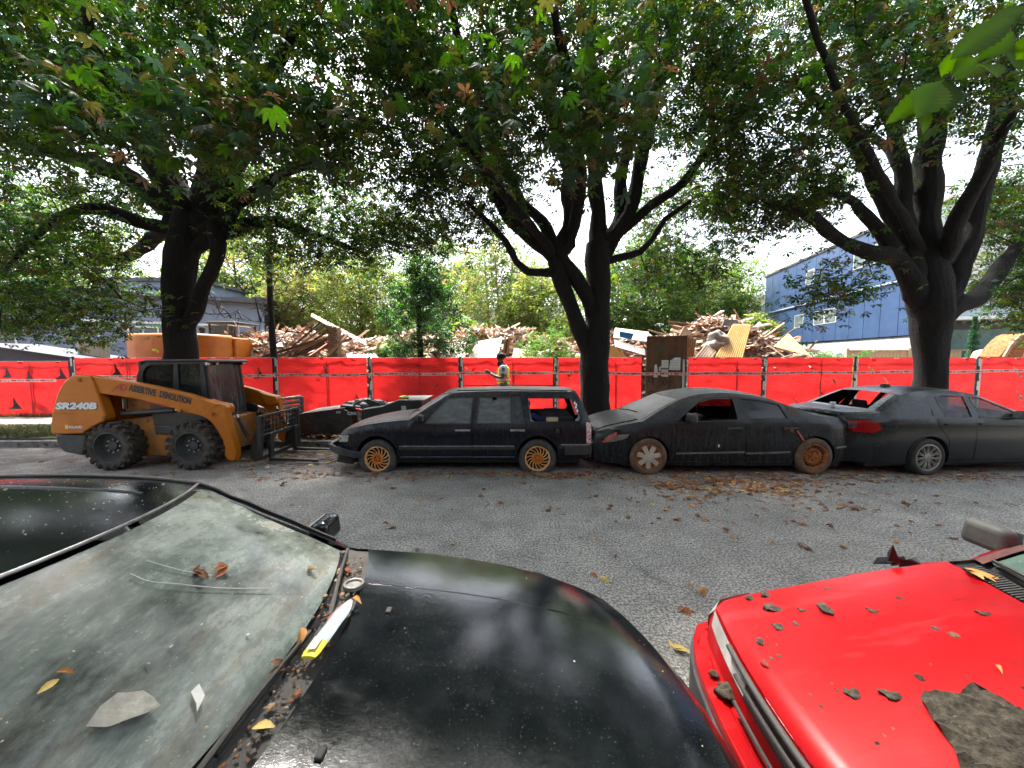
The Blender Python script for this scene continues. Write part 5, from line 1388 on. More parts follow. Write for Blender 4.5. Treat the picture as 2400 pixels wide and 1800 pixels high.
# ------------------------------------------------------------------ the black car right in front of the camera
def near_black_paint():
 m, nt, b, N, L = new_mat("near_black_paint")
 n1 = nz(nt, 2.2, 6, .6); n2 = nz(nt, 60, 5, .75); n3 = nz(nt, 11, 7, .7); n4 = nz(nt, 190, 2, .7)
 col = ramp(nt, n1, [(.35, (.003, .004, .005)), (.7, (.008, .010, .012))])
 dust = ramp(nt, n3, [(.46, g3(0.01)), (.76, g3(.14))])
 col = mixc(nt, dust, col, (.05, .058, .062))
 sp = mth(nt, 'MULTIPLY', ramp(nt, n2, [(.67, g3(0)), (.72, g3(1))]), .35)
 sp = mth(nt, 'ADD', sp, mth(nt, 'MULTIPLY', ramp(nt, n4, [(.70, g3(0)), (.74, g3(1))]), .5), True)
 col = mixc(nt, sp, col, (.30, .31, .30))
 L.new(col, b.inputs["Base Color"])
 L.new(mth(nt, 'ADD', mth(nt, 'MULTIPLY', dust, .9), .07, True), b.inputs["Roughness"])
 b.inputs["Specular IOR Level"].default_value = .55
 set_bump(nt, b, mth(nt, 'ADD', nz(nt, 70, 5, .7), mth(nt, 'MULTIPLY', nz(nt, 6, 4), 2.0)), .08, .005)
 return m
def near_windscreen_mat():
 m, nt, b, N, L = new_mat("filthy_windscreen")
 big = nz(nt, 1.6, 5, .6); mid = nz(nt, 7, 8, .72, stretch=(1.0, .45, 1)); fine = nz(nt, 70, 5, .8, stretch=(1, .5, 1)); st = nz(nt, 3.0, 6, .6, stretch=(3.5, .4, 1))
 dust = ramp(nt, mth(nt, 'ADD', mth(nt, 'MULTIPLY', mid, .6), mth(nt, 'MULTIPLY', big, .5)), [(.40, g3(.08)), (.66, g3(.95))])
 dust = mth(nt, 'MULTIPLY', dust, ramp(nt, fine, [(.3, g3(.65)), (.7, g3(1.0))]))
 dcol = ramp(nt, st, [(.40, (.27, .32, .285)), (.56, (.44, .49, .45)), (.72, (.38, .33, .24))])
 col = mixc(nt, dust, (.010, .014, .014), dcol)
 L.new(col, b.inputs["Base Color"])
 L.new(mth(nt, 'ADD', mth(nt, 'MULTIPLY', dust, .45), .05, True), b.inputs["Roughness"])
 set_bump(nt, b, fine, .05, .003)
 return m
def near_black_car():
 sil = [("front", [(.10, .18, 0, .10), (.10, .40, 0, .16), (.13, .60, 0, .17), (.19, .72, .01, .17), (.25, .77, .02, .17)]),
           ("bonnet", [(.25, .77, .02, .17), (.34, .80, .035, .17), (.6, .86, .045, .17), (1.0, .93, .045, .16), (1.43, .985, .04, .16)]),
           ("cowl", [(1.43, .985, .04, .16), (1.49, .985, .04, .17), (1.535, .99, .04, .17)]),
           ("windscreen", [(1.535, .99, .04, .17), (1.82, 1.20, .04, .18), (2.10, 1.39, .035, .19)]),
           ("roof", [(2.10, 1.39, .035, .19), (2.3, 1.42, .04, .10), (2.7, 1.435, .045, .02), (3.1, 1.42, .04, 0), (3.4, 1.37, .03, -.05)]),
           ("rear_glass", [(3.4, 1.37, .03, -.05), (3.7, 1.17, .02, -.12), (3.95, 1.0, .01, -.14)]),
           ("boot_lid", [(3.95, 1.0, .01, -.14), (4.3, .97, .02, -.13), (4.5, .93, .01, -.12)]),
           ("tail", [(4.5, .93, .01, -.12), (4.55, .7, 0, -.12), (4.58, .45, 0, -.12), (4.5, .2, 0, -.1)])]
 car = Car(sil, .905, .93, tumble=.50, nose=(.9, .20), tail=(.7, .15), zmid=.55, lo=.06, sh=.03, r=.085)
 root = empty("parked_car", (.70, 1.05, 0), rz=math.pi)
 tag(root, "dirty black car filling the lower left foreground, windscreen caked in dust", "car", "cars parked at the near kerb")
 pa = near_black_paint(); wm = near_windscreen_mat()
 arches = [(.85, .30, .36), (3.45, .30, .36)]
 out = side_outline(car, .2, arches)
 fw = [(1.66, .99), (1.90, 1.15), (2.14, 1.32), (2.62, 1.36), (2.60, .99)]
 rw = [(2.68, .99), (2.69, 1.36), (3.1, 1.34), (3.38, 1.24), (3.5, 1.04), (3.4, .99)]
 sg = glass_mat("near_side_glass", (.008, .01, .01), .3, (.15, .16, .15), .3)
 for sd in (-1, 1):
  car.flank("body_side", out, [fw, rw], pa, root, side=sd, step=.07)
  car.flank("side_window", fw, [], sg, root, off=-.012, side=sd); car.flank("side_window", rw, [], sg, root, off=-.012, side=sd)
  for xx in (1.50, 2.64, 3.42):
   car.flank("door_gap", [(xx, .3), (xx, .92), (xx + .006, .92), (xx + .006, .3)], [], M_BLACK, root, step=0, dens=.1, off=.001, side=sd)
  car.flank("rubbing_strip", [(1.25, .50), (1.25, .55), (3.05, .55), (3.05, .50)], [], M_TRIM, root, step=0, dens=.1, off=.012, side=sd, thick=.012)
  line = [p for p in np.array(car.seg["windscreen"])[1:]] + [p for p in np.array(car.seg["roof"])[1:-1]]
  MB().tube([(p[0], sd * (car.W(p[0], p[1]) + .004), p[1] + .004) for p in line], .008, n=6).build("drip_rail", M_TRIM, root, smooth=60)
  wheel(root, .85, .85, .31, 'plain', side=sd); wheel(root, 3.45, .85, .31, 'plain', side=sd)
  car.flank("headlamp", [(.14, .58), (.22, .69), (.5, .72), (.46, .60)], [], sg, root, step=.06, dens=.06, off=.005, side=sd)
 car.sheet("front_panel", "front", pa, root, n=24)
 car.sheet("front_wing", "bonnet", pa, root, -1, -.86, 4); car.sheet("front_wing", "bonnet", pa, root, .86, 1, 4)
 bn = car.sheet("bonnet", "bonnet", pa, root, -.852, .852, 40, drop=-.004)
 car.sheet("bonnet_gap", "bonnet", M_BLACK, root, -.87, -.845, 2, drop=.012); car.sheet("bonnet_gap", "bonnet", M_BLACK, root, .845, .87, 2, drop=.012)
 car.sheet("cowl_panel", "cowl", M_TRIM, root, n=24, drop=.012)
 car.sheet("windscreen_pillar", "windscreen", pa, root, -1, -.955, 2); car.sheet("windscreen_pillar", "windscreen", pa, root, .955, 1, 2)
 car.sheet("windscreen", "windscreen", wm, root, -.935, .935, 30, drop=.008, t0=.05, t1=.985)
 car.sheet("screen_seal", "windscreen", M_BLACK, root, n=30, drop=.03)
 car.sheet("roof", "roof", pa, root, n=30)
 for sg_, nm in (("rear_glass", "rear_glass"), ("boot_lid", "boot_lid"), ("tail", "rear_bumper")):
  car.sheet(nm, sg_, pa if nm != "rear_glass" else wm, root)
 x, z, cr, bw = car.seg["roof"][0]
 w = car.W(x, z)
 MB().tube([(x - bw * (1 - q * q), q * w, z + cr * (1 - q * q) + .006) for q in np.linspace(-.97, .97, 30)], .0065, n=8).build("chrome_strip", M_CHROME, root, smooth=60)
 for q in (-.62, .62):
  MB().tube([car.top(xx, q, .001) for xx in np.linspace(2.2, 3.3, 12)], .006, n=6).build("roof_rib", pa, root, smooth=60)
 for q in (-.58, .58):
  MB().tube([car.top(xx, q * (.92 + .06 * (xx - .4)), .0015) for xx in np.linspace(.42, 1.41, 14)], .005, n=6).build("bonnet_crease", pa, root, smooth=60)
 for q in (-.35, .3):
  MB().box(car.top(1.30, q, .006), (.02, .03, .012)).build("washer_jet", M_TRIM, root, bevel=.004)
 wiper(root, car.top(1.50, .62, .01), car.top(1.53, -.15, .02), M_TRIM)
 wiper(root, car.top(1.50, -.25, .01), car.top(1.53, -.92, .02), M_TRIM)
 mirror(root, 1.72, car.W(1.7, .97) - .03, 1.0, pa, .95); mirror(root, 1.72, car.W(1.7, .97) - .03, 1.0, pa, .95, side=1)
 interior_floor(root, .5, 4.2, .70, .22, .36)
 MB().box((1.85, 0, .76), (.5, 1.3, .25)).build("dashboard", M_BLACK, root, bevel=.05)
 seats(root, (2.3, 3.0), .36, .42, .98)
 wells(car, arches, root, M_BLACK)
 return root, car
NBLACK, NBLACK_S = near_black_car()
# ------------------------------------------------------------------ the red car facing it
def near_red_paint():
 m, nt, b, N, L = new_mat("faded_red_paint")
 n1 = nz(nt, 2.6, 5, .6); n2 = nz(nt, 45, 5, .75); n3 = nz(nt, 8, 7, .7); n4 = nz(nt, 3.2, 6, .6, stretch=(.6, 2.2, 1))
 col = ramp(nt, n1, [(.3, (.27, .001, .003)), (.7, (.37, .002, .004))])
 col = mixc(nt, ramp(nt, n4, [(.56, g3(0)), (.76, g3(.4))]), col, (.48, .06, .07))
 col = mixc(nt, ramp(nt, n3, [(.48, g3(0)), (.74, g3(.6))]), col, (.20, .003, .006))
 col = mixc(nt, mth(nt, 'MULTIPLY', ramp(nt, n2, [(.64, g3(0)), (.72, g3(1))]), .6), col, (.06, .02, .012))
 L.new(col, b.inputs["Base Color"])
 b.inputs["Roughness"].default_value = .3; b.inputs["Specular IOR Level"].default_value = .3
 set_bump(nt, b, nz(nt, 90, 4), .05, .003)
 return m
def near_red_car():
 sil = [("front", [(.17, .20, 0, .09), (.17, .56, 0, .10), (.185, .66, 0, .11), (.20, .735, .01, .11)]),
           ("bonnet", [(.20, .735, .01, .11), (.235, .755, .02, .12), (.45, .795, .035, .13), (.85, .88, .045, .15), (1.22, .96, .04, .16), (1.30, .975, .04, .17)]),
           ("cowl", [(1.30, .975, .04, .17), (1.36, .98, .04, .17), (1.43, .985, .04, .17)]),
           ("windscreen", [(1.43, .985, .04, .17), (1.76, 1.20, .04, .17), (2.02, 1.36, .04, .17)]),
           ("roof", [(2.02, 1.36, .04, .17), (2.3, 1.40, .045, .08), (2.8, 1.41, .05, 0), (3.3, 1.38, .04, -.03)]),
           ("rear_glass", [(3.3, 1.38, .04, -.03), (3.6, 1.15, .02, -.08), (3.75, 1.0, .01, -.1)]),
           ("boot_lid", [(3.75, 1.0, .01, -.1), (4.3, .95, .02, -.1), (4.42, .9, 0, -.1)]),
           ("tail", [(4.42, .9, 0, -.1), (4.45, .6, 0, -.1), (4.4, .22, 0, -.1)])]
 car = Car(sil, .82, .90, tumble=.50, nose=(.28, .05), tail=(.5, .1), zmid=.55, lo=.05, sh=.02, r=.05)
 root = empty("parked_car", (.80, 1.0, 0))
 tag(root, "faded red car nosing in at the lower right, moss and dirt on its bonnet", "car", "cars parked at the near kerb")
 pa = near_red_paint()
 arches = [(.88, .30, .35), (3.3, .30, .35)]
 out = side_outline(car, .2, arches)
 fw = [(1.55, .955), (1.80, 1.13), (2.06, 1.305), (2.56, 1.345), (2.55, .96)]
 rw = [(2.62, .96), (2.63, 1.345), (3.1, 1.31), (3.4, 1.12), (3.3, .96)]
 sg = glass_mat("red_car_glass", (.008, .012, .01), .3, (.15, .2, .17), .3)
 wm = mat("green_dusty_screen", (.05, .085, .07), (.13, .20, .165), rough=.25, ns=3.5, lo=.3, hi=.7, spots=(.24, .28, .25), spot_scale=26, spot_at=.62)
 grey = mat("weathered_lamp_lens", (.30, .29, .27), (.48, .47, .45), rough=.35, ns=9)
 for sd in (-1, 1):
  car.flank("body_side", out, [fw, rw], pa, root, side=sd, step=.07)
  car.flank("side_window", fw, [], sg, root, off=-.012, side=sd); car.flank("side_window", rw, [], sg, root, off=-.012, side=sd)
  for xx in (1.42, 2.58):
   car.flank("door_gap", [(xx, .3), (xx, .94), (xx + .006, .94), (xx + .006, .3)], [], M_BLACK, root, step=0, dens=.1, off=.001, side=sd)
  wheel(root, .88, .82, .30, 'plain', side=sd); wheel(root, 3.3, .82, .30, 'plain', side=sd)
  car.flank("corner_lamp", [(.19, .60), (.195, .725), (.42, .755), (.40, .62)], [], grey, root, step=.06, dens=.06, off=.008, side=sd)
 car.sheet("front_panel", "front", pa, root, n=24)
 fr = np.array(car.seg["front"]); k = fr[:, 1] > .58
 strip = [(p[0] - .012, p[1] - .006, p[2], p[3]) for p in fr[k]]
 car.sheet("headlamp", strip, grey, root, .46, 1.0, 8); car.sheet("headlamp", strip, grey, root, -1.0, -.46, 8)
 car.sheet("grille_surround", [(p[0] - .004, p[1], p[2], p[3]) for p in strip], M_TRIM, root, -.46, .46, 12)
 bars = MB()
 xx, zz, cr, bw = fr[-1]
 for i, z in enumerate((.61, .72)):
  bars.tube([(.185 - .03 - .11 * (1 - q * q), q * .77, z) for q in np.linspace(-.47, .47, 13)], .008, n=6)
 bars.build("grille_bars", M_TRIM, root, smooth=60)
 ms = MB(); ms.tube([(.205 - .02 - .115 * (1 - q * q), q * .775, .742) for q in np.linspace(-1, .62, 20)], .012, n=8)
 ms.build("bonnet_lip_trim", M_TRIM, root, smooth=60)
 car.sheet("front_wing", "bonnet", pa, root, -1, -.93, 3); car.sheet("front_wing", "bonnet", pa, root, .93, 1, 3)
 car.sheet("bonnet", "bonnet", pa, root, -.925, .925, 34, drop=-.005)
 car.sheet("bonnet_gap", "bonnet", M_BLACK, root, -.94, -.92, 2, drop=.012); car.sheet("bonnet_gap", "bonnet", M_BLACK, root, .92, .94, 2, drop=.012)
 for q in (-.60, .60):
  MB().tube([car.top(x, q * (.9 + .1 * x), .0012) for x in np.linspace(.30, 1.26, 14)], .004, n=6).build("bonnet_crease", pa, root, smooth=60)
 car.sheet("cowl_panel", "cowl", M_BLACK, root, n=24, drop=.016)
 me = MB().box((0, 0, 0), (.085, .0055, .012)).mesh("cowl_slat")
 cs = np.array(car.seg["cowl"]); mid = cs[len(cs) // 2]
 wv = car.W(mid[0], mid[1])
 for q in np.linspace(-.9, .9, 84):
  kq = 1 - q * q
  if abs(q) < .03 or abs(abs(q) - .46) < .03: continue
  link("cowl_slat", me, M_TRIM, root, loc=(mid[0] - mid[3] * kq, q * wv, mid[1] + mid[2] * kq - .004), rot=(.3, -.12, 0))
 car.sheet("windscreen_pillar", "windscreen", mat("brown_rusted_pillar", (.05, .015, .012), (.12, .035, .028), rough=.6, ns=7), root, -1, -.93, 2)
 car.sheet("windscreen_pillar", "windscreen", MATS["brown_rusted_pillar"], root, .93, 1, 2)
 car.sheet("windscreen", "windscreen", wm, root, -.93, .93, 24, drop=.006, t0=.04, t1=.98)
 car.sheet("screen_seal", "windscreen", M_BLACK, root, n=24, drop=.03)
 car.sheet("roof", "roof", pa, root); car.sheet("rear_glass", "rear_glass", wm, root); car.sheet("boot_lid", "boot_lid", pa, root); car.sheet("rear_panel", "tail", pa, root)
 bb = bumper_bar(car, "front_bumper", pa, root, .40, .555, .075, .62, bevel=.02)
 rub = bumper_bar(car, "bumper_rubber", mat("grey_black_rubber", (.012, .013, .014), (.035, .036, .037), rough=.6, ns=8), root, .33, .515, .10, .64, bevel=.02)
 bt_ = bumper_bar(car, "bumper_top", pa, root, .50, .562, .085, .62, bevel=.018)
 V = []; qs = np.linspace(-1.0, 1.0, 26)
 for q in qs:
  kq = 1 - q * q; w = .77
  V += [(.17 - .10 * kq - .085 * (1 - abs(q) ** 6) + .02, q * (w + .06), .558), (.185 - .10 * kq + .02, q * w, .562)]
 MB().add(V, [(2 * i, 2 * i + 2, 2 * i + 3, 2 * i + 1) for i in range(25)]).build("bumper_shelf", pa, root, smooth=60)
 mirror(root, 1.66, car.W(1.66, .98) - .02, 1.02, mat("faded_black_plastic", (.05, .05, .045), (.10, .095, .085), rough=.6, ns=10), 1.0)
 mirror(root, 1.66, car.W(1.66, .98) - .02, 1.02, MATS["faded_black_plastic"], 1.0, side=1)
 wiper(root, car.top(1.38, -.5, .012), car.top(1.44, .25, .02), M_TRIM); wiper(root, car.top(1.38, .3, .012), car.top(1.44, .9, .02), M_TRIM)
 interior_floor(root, .5, 4.1, .68, .22, .36)
 MB().box((1.75, 0, .78), (.45, 1.25, .24)).build("dashboard", M_BLACK, root, bevel=.05)
 seats(root, (2.2, 2.9), .35, .42, .98)
 wells(car, arches, root, M_BLACK)
 return root, car
NRED, NRED_S = near_red_car()
# ================================================================== SKID-STEER LOADER
M_YEL = mat("loader_yellow", (0.40, 0.115, 0.002), (0.48, 0.15, 0.004), rough=0.42, ns=4, bump=.05, bs=80, spots=(0.13, 0.05, 0.012), spot_scale=22, spot_at=.66, spec=.35)
M_YELD = mat("loader_yellow_muddy", (0.37, 0.14, 0.012), (0.22, 0.11, 0.035), rough=0.65, ns=5, bump=.15, bs=60, spots=(0.12, 0.07, 0.035), spot_scale=14, spot_at=.60)
M_LBLK = mat("loader_black", (0.006, 0.008, 0.009), (0.018, 0.022, 0.024), rough=0.42, ns=6, dust=(.10, .095, .085), dust_amt=.25)
M_STEEL = mat("worn_black_steel", (0.012, 0.012, 0.013), (0.045, 0.042, 0.038), rough=0.55, metal=.2, ns=8, bump=.2, bs=40, spots=(.09, .06, .04), spot_scale=20, spot_at=.66)
M_GREYB = mat("loader_grey", (0.022, 0.027, 0.03), (0.045, 0.05, 0.053), rough=.55, ns=7, bump=.15, bs=50)
M_RED = mat("red_enamel", (0.55, 0.008, 0.012), (0.45, 0.008, 0.012), rough=.35, ns=6)
M_ROD = mat("polished_rod", (.55, .56, .57), rough=.2, metal=1)
M_DTY = mat("muddy_tyre", (0.022, 0.021, 0.019), (0.085, 0.075, 0.058), rough=.95, ns=7, bump=.6, bs=40)
def big_wheel(root, x, w, side):
 r, wd = .42, .30
 g = empty("wheel", (x, side * (w - wd / 2), r), parent=root)
 h = wd / 2
 MB().lathe([(.245, -h * .85), (.27, -h), (.36, -h * 1.02), (.39, -h * .8), (.392, 0), (.39, h * .8), (.36, h * 1.02), (.27, h), (.245, h * .85)], 40, 'y').build("tyre", M_DTY, g, smooth=50)
 lug = MB().box((0, h * .5, .392), (.055, h * 1.05, .06), rot=(0, 0, .42)).box((0, h * .96, .345), (.055, .03, .09), rot=(-.25, 0, 0)).mesh("tread_lug", 40)
 lug2 = MB().box((0, -h * .5, .392), (.055, h * 1.05, .06), rot=(0, 0, -.42)).box((0, -h * .96, .345), (.055, .03, .09), rot=(.25, 0, 0)).mesh("tread_lug", 40)
 for k in range(18):
  link("tread_lug", lug, M_DTY, g, rot=(0, 2 * math.pi * k / 18, 0))
  link("tread_lug", lug2, M_DTY, g, rot=(0, 2 * math.pi * (k + .5) / 18, 0))
 MB().lathe([(a, side * b) for a, b in [(.25, h * .3), (.262, h * .95), (.24, h * .98), (.225, h * .55), (.2, h * .25), (.12, h * .18), (.001, h * .18)]], 36, 'y').build("rim", M_GREYB, g, smooth=40)
 MB().lathe([(a, side * b) for a, b in [(.085, h * .15), (.08, h * .42), (.05, h * .46), (.001, h * .46)]], 24, 'y').build("hub", M_GREYB, g, smooth=40)
 nut = MB().lathe([(.001, side * .06), (.016, side * .06), (.017, side * .02)], 6, 'y').mesh("wheel_nut")
 for k in range(8):
  a = 2 * math.pi * k / 8
  link("wheel_nut", nut, M_ALLOY, g, loc=(.115 * math.cos(a), 0, .115 * math.sin(a)))
def loader():
 root = empty("skid_steer_loader", (-8.06, 7.22, 0), rz=.015)
 tag(root, "orange and black skid steer loader with a dark cab and fork attachment", "loader")
 for sd in (-1, 1):
  for x in (1.02, 2.42): big_wheel(root, x, .90, sd)
 MB().box((1.75, 0, .50), (1.75, 1.16, .66)).build("chassis", M_YELD, root, bevel=.03)
 MB().prism([(.013, .63), (.57, .63), (.53, .42), (.48, .24), (.16, .30), (.03, .42)], -.80, .80).build("counterweight", M_GREYB, root, bevel=.035, seg=3)
 tower = [(.03, .64), (.03, .82), (.07, 1.0), (.12, 1.166), (.17, 1.31), (.23, 1.434), (.34, 1.58), (.48, 1.675), (.62, 1.668), (.78, 1.648), (.845, 1.487), (.90, 1.27), (.98, .985), (.985, .92), (.95, .87), (.845, .817), (.75, .77), (.67, .725), (.61, .685), (.576, .645)]
 for sd in (-1, 1):
  MB().prism(tower, sd * .68, sd * .86).build("rear_tower", M_YEL, root, bevel=.025, seg=3)
  arm = [(.70, 1.655), (.85, 1.640), (1.20, 1.585), (1.53, 1.53), (2.0, 1.43), (2.36, 1.34), (2.62, 1.255), (2.79, 1.19), (2.90, 1.165), (3.0, 1.145), (3.04, 1.09), (3.03, 1.03), (3.04, .95), (3.08, .71), (3.13, .50), (3.165, .36), (3.165, .22), (3.13, .15), (3.06, .15), (3.0, .187), (2.965, .26), (2.985, .36), (2.95, .50), (2.87, .68), (2.80, .80), (2.70, .90), (2.58, .955), (2.42, .99), (2.28, 1.01), (2.12, 1.085), (1.90, 1.15), (1.45, 1.26), (.90, 1.345), (.70, 1.36)]
  MB().prism(arm, sd * .69, sd * .83).build("lift_arm", M_YEL, root, bevel=.018, seg=3)
  MB().prism([(2.66, 1.24), (2.80, 1.19), (3.0, 1.145), (3.05, 1.08), (3.02, .98), (2.90, .93), (2.80, .97), (2.72, 1.08)], sd * .60, sd * .70).build("arm_knee", M_YEL, root, bevel=.03)
  MB().tube([(2.86, sd * .85, 1.14), (2.90, sd * .88, 1.17), (3.0, sd * .88, 1.16), (3.06, sd * .88, 1.08), (3.05, sd * .86, 1.0)], .013, n=8).build("hose_loop", M_YEL, root, smooth=60)
  MB().prism([(2.70, .88), (2.86, .74), (2.96, .42), (2.90, .45), (2.82, .62), (2.66, .84)], sd * .58, sd * .70).build("inner_leg", M_YELD, root, bevel=.02)
  MB().tube([(1.08, sd * .66, .965), (2.0, sd * .66, 1.03)], .042, n=14).build("lift_cylinder", M_LBLK, root, smooth=60)
  MB().tube([(2.0, sd * .66, 1.03), (2.27, sd * .66, 1.05)], .022, n=12).build("cylinder_rod", M_ROD, root, smooth=60)
  for px_, pz_, pr in ((2.26, 1.05, .03), (.955, .93, .035), (2.80, .985, .03), (.60, 1.585, .035)):
   MB().lathe([(.001, sd * .875), (pr * .8, sd * .875), (pr, sd * .855), (pr, sd * .84)], 16, 'y', c=(px_, 0, pz_)).build("pivot_pin", M_RUST if pz_ > 1.5 or px_ < 1 else M_YEL, root, smooth=40)
  MB().prism([(1.45, 1.265), (1.90, 1.15), (2.12, 1.085), (2.0, 1.075), (1.78, 1.10), (1.48, 1.17)], sd * .60, sd * .66).build("red_panel", M_RED, root)
  MB().prism([(1.52, 1.16), (2.6, 1.0), (2.66, .90), (2.50, .72), (1.60, .72), (1.56, .85)], sd * .56, sd * .62).build("side_panel", M_LBLK, root, bevel=.015)
  MB().prism([(1.58, .74), (2.10, .74), (2.10, .60), (1.62, .60)], sd * .57, sd * .635).build("footstep_panel", M_GREYB, root, bevel=.015)
  MB().prism([(.98, .84), (1.55, .92), (1.58, .55), (1.78, .55), (1.85, .48), (2.05, .46), (2.05, .19), (1.42, .19), (1.30, .5), (1.0, .75)], sd * .55, sd * .60).build("lower_flank", M_YELD, root, bevel=.012)
  MB().prism([(1.0, 1.34), (1.46, 1.26), (1.52, 1.0), (1.05, 1.0)], sd * .5, sd * .58).build("engine_side", M_YELD, root, bevel=.01)
  for xx in (1.10, 1.16):
   MB().tube([(xx, sd * .66, 1.06), (xx, sd * .66, 1.24)], .016, n=8).build("hydraulic_hose", M_ALLOY if xx < 1.15 else M_LBLK, root, smooth=60)
  MB().tube([(3.06, sd * .58, .88), (3.22, sd * .58, .52)], .035, n=14).build("tilt_cylinder", M_STEEL, root, smooth=60)
  MB().tube([(3.035, sd * .58, .94), (3.06, sd * .58, .88)], .02, n=10).build("cylinder_rod", M_ROD, root, smooth=60)
  MB().prism([(3.42, .90), (3.50, .90), (3.44, .20), (3.40, .09), (3.30, .05), (3.22, .12), (3.24, .34)], sd * .50, sd * .56).build("attach_plate", M_STEEL, root, bevel=.012)
 MB().box((.42, 0, 1.05), (.62, 1.34, .85)).build("engine_cover", M_YEL, root, bevel=.06)
 MB().box((.7, 0, 1.45), (.5, 1.3, .16)).build("rear_cross_tube", M_YEL, root, bevel=.03)
 cab_out = [(1.17, .98), (1.17, 1.55), (1.19, 1.66), (1.23, 1.76), (1.30, 1.85), (1.40, 1.905), (1.52, 1.925), (2.40, 1.925), (2.42, 1.60), (2.46, .98)]
 w1 = [(1.285, 1.50), (1.285, 1.66), (1.31, 1.73), (1.36, 1.80), (1.45, 1.845), (1.86, 1.855), (1.81, 1.37), (1.45, 1.45)]
 w2 = [(1.93, 1.06), (1.93, 1.855), (2.33, 1.86), (2.34, 1.03)]
 cabg = glass_mat("cab_glass", (.006, .010, .010), .45, (.05, .06, .055), .2, .04)
 cabd = glass_mat("cab_dark_glass", (.004, .009, .008), .12, (.03, .045, .04), .3, .05)
 for sd in (-1, 1):
  pv, tr = cdt(cab_out, [w1, w2], .12)
  V = [(p[0], sd * .47, p[1]) for p in pv] + [(p[0], sd * .42, p[1]) for p in pv]; n = len(pv)
  E = {}
  for t in tr:
   for a, b in ((t[0], t[1]), (t[1], t[2]), (t[2], t[0])): E[(a, b)] = 1
  F = [tuple(t) for t in tr] + [tuple(i + n for i in t[::-1]) for t in tr] + [(b, a, n + a, n + b) for (a, b) in E if (b, a) not in E]
  MB().add(V, F).build("cab_side", M_LBLK, root)
  for wv, gm in ((w1, cabg), (w2, cabd)):
   pw, tw_ = cdt(wv, [], .2)
   MB().add([(p[0], sd * .445, p[1]) for p in pw], [tuple(t) for t in tw_]).build("cab_window", gm, root)
  mesh_ = MB()
  for xx in np.arange(1.33, 1.86, .07): mesh_.box((xx, sd * .435, 1.62), (.006, .006, .44))
  for zz in np.arange(1.42, 1.85, .07): mesh_.box((1.58, sd * .435, zz), (.54, .006, .006))
  tag(mesh_.build("window_mesh", M_LBLK, root), kind="stuff")
 MB().prism([(1.25, 1.90), (1.40, 1.935), (2.45, 1.945), (2.55, 1.915), (2.55, 1.88), (2.40, 1.90), (1.42, 1.895)], -.52, .52).build("cab_roof", M_LBLK, root, bevel=.015)
 MB().box((1.20, 0, 1.45), (.05, .84, .9)).build("cab_rear", M_LBLK, root)
 fr = MB()
 for y in (-.43, .43): fr.tube([(2.40, y, 1.90), (2.50, y, .70)], .03, n=6)
 fr.tube([(2.40, -.43, 1.88), (2.40, .43, 1.88)], .03, n=6); fr.tube([(2.50, -.43, .68), (2.50, .43, .68)], .03, n=6)
 fr.build("front_door_frame", M_LBLK, root, smooth=50)
 MB().add([(2.405, -.42, 1.86), (2.405, .42, 1.86), (2.495, .42, .72), (2.495, -.42, .72)], [(0, 1, 2, 3)]).build("front_door_glass", glass_mat("cab_front_glass", (.006, .008, .008), .25, (.30, .33, .32), .2, .05, 3.0, (1, 5, .8)), root)
 MB().box((2.5, 0, .62), (.14, .9, .35)).build("cab_floor_front", M_LBLK, root)
 sb = empty("operator_seat", (1.6, 0, .95), parent=root)
 MB().box((.05, 0, .1), (.45, .5, .14)).build("seat_cushion", M_SEAT, sb, bevel=.04); MB().box((-.18, 0, .42), (.12, .48, .6)).build("backrest", M_SEAT, sb, bevel=.05)
 for y in (-.46, -.30, .40):
  lp = empty("work_lamp", (2.47, y, 1.86), parent=root)
  MB().box((0, 0, 0), (.10, .13 if y < -.4 else .08, .065)).build("lamp_housing", M_LBLK, lp, bevel=.012)
  MB().box((.035, -.045 if y < -.4 else 0, 0), (.05, .06, .05)).build("lamp_lens", mat("lamp_lens_clear", (.75, .78, .78), (.5, .52, .5), rough=.2, ns=20), lp, bevel=.008)
 fk = MB()
 fork = empty("fork_attachment", (3.46, 0, 0), parent=root)
 for y in (-.62, .62): MB().box((0, y, .52), (.06, .07, .80)).build("carriage_upright", M_STEEL, fork, bevel=.008)
 for z in (.90, .52, .14): MB().box((.0, 0, z), (.05, 1.26, .07 if z < .9 else .04)).build("carriage_rail", M_STEEL, fork, bevel=.008)
 for y in np.arange(-.55, .56, .11): MB().box((0, y, .71), (.016, .016, .36)).build("guard_bar", M_STEEL, fork)
 for z in (.62, .72, .81): MB().box((0.005, 0, z), (.014, 1.2, .014)).build("guard_bar", M_STEEL, fork)
 for y in (-.40, .40):
  MB().prism([(.03, .56), (.09, .56), (.09, .10), (.95, .055), (.95, .04), (.03, .04)], y - .05, y + .05).build("fork_tine", M_STEEL, fork, bevel=.006)
 yw = -.8335
 def put(body, size, x, z, m, ang=0, y=yw, off=.0, shear=0, sp=1.0, nm="lettering", width=None):
  me = text_mesh(body, size, nm, off, shear, sp)
  if width:
   xs_ = [v.co.x for v in me.vertices]; k = width / (max(xs_) - min(xs_)); x0_ = min(xs_)
   for v in me.vertices: v.co.x = (v.co.x - x0_) * k
  return link(nm, me, m, root, loc=(x, y, z), rot=(math.pi / 2, ang, 0))
 ink = mat("black_decal", (.01, .01, .011), rough=.5); wht = mat("pale_decal", (.62, .68, .70), rough=.45); redd = mat("red_decal", (.38, .02, .015), rough=.45); blk2 = mat("decal_outline", (.02, .02, .025))
 put("ASSERTIVE", .150, 1.38, 1.405, ink, ang=.215, off=.009, width=.47)
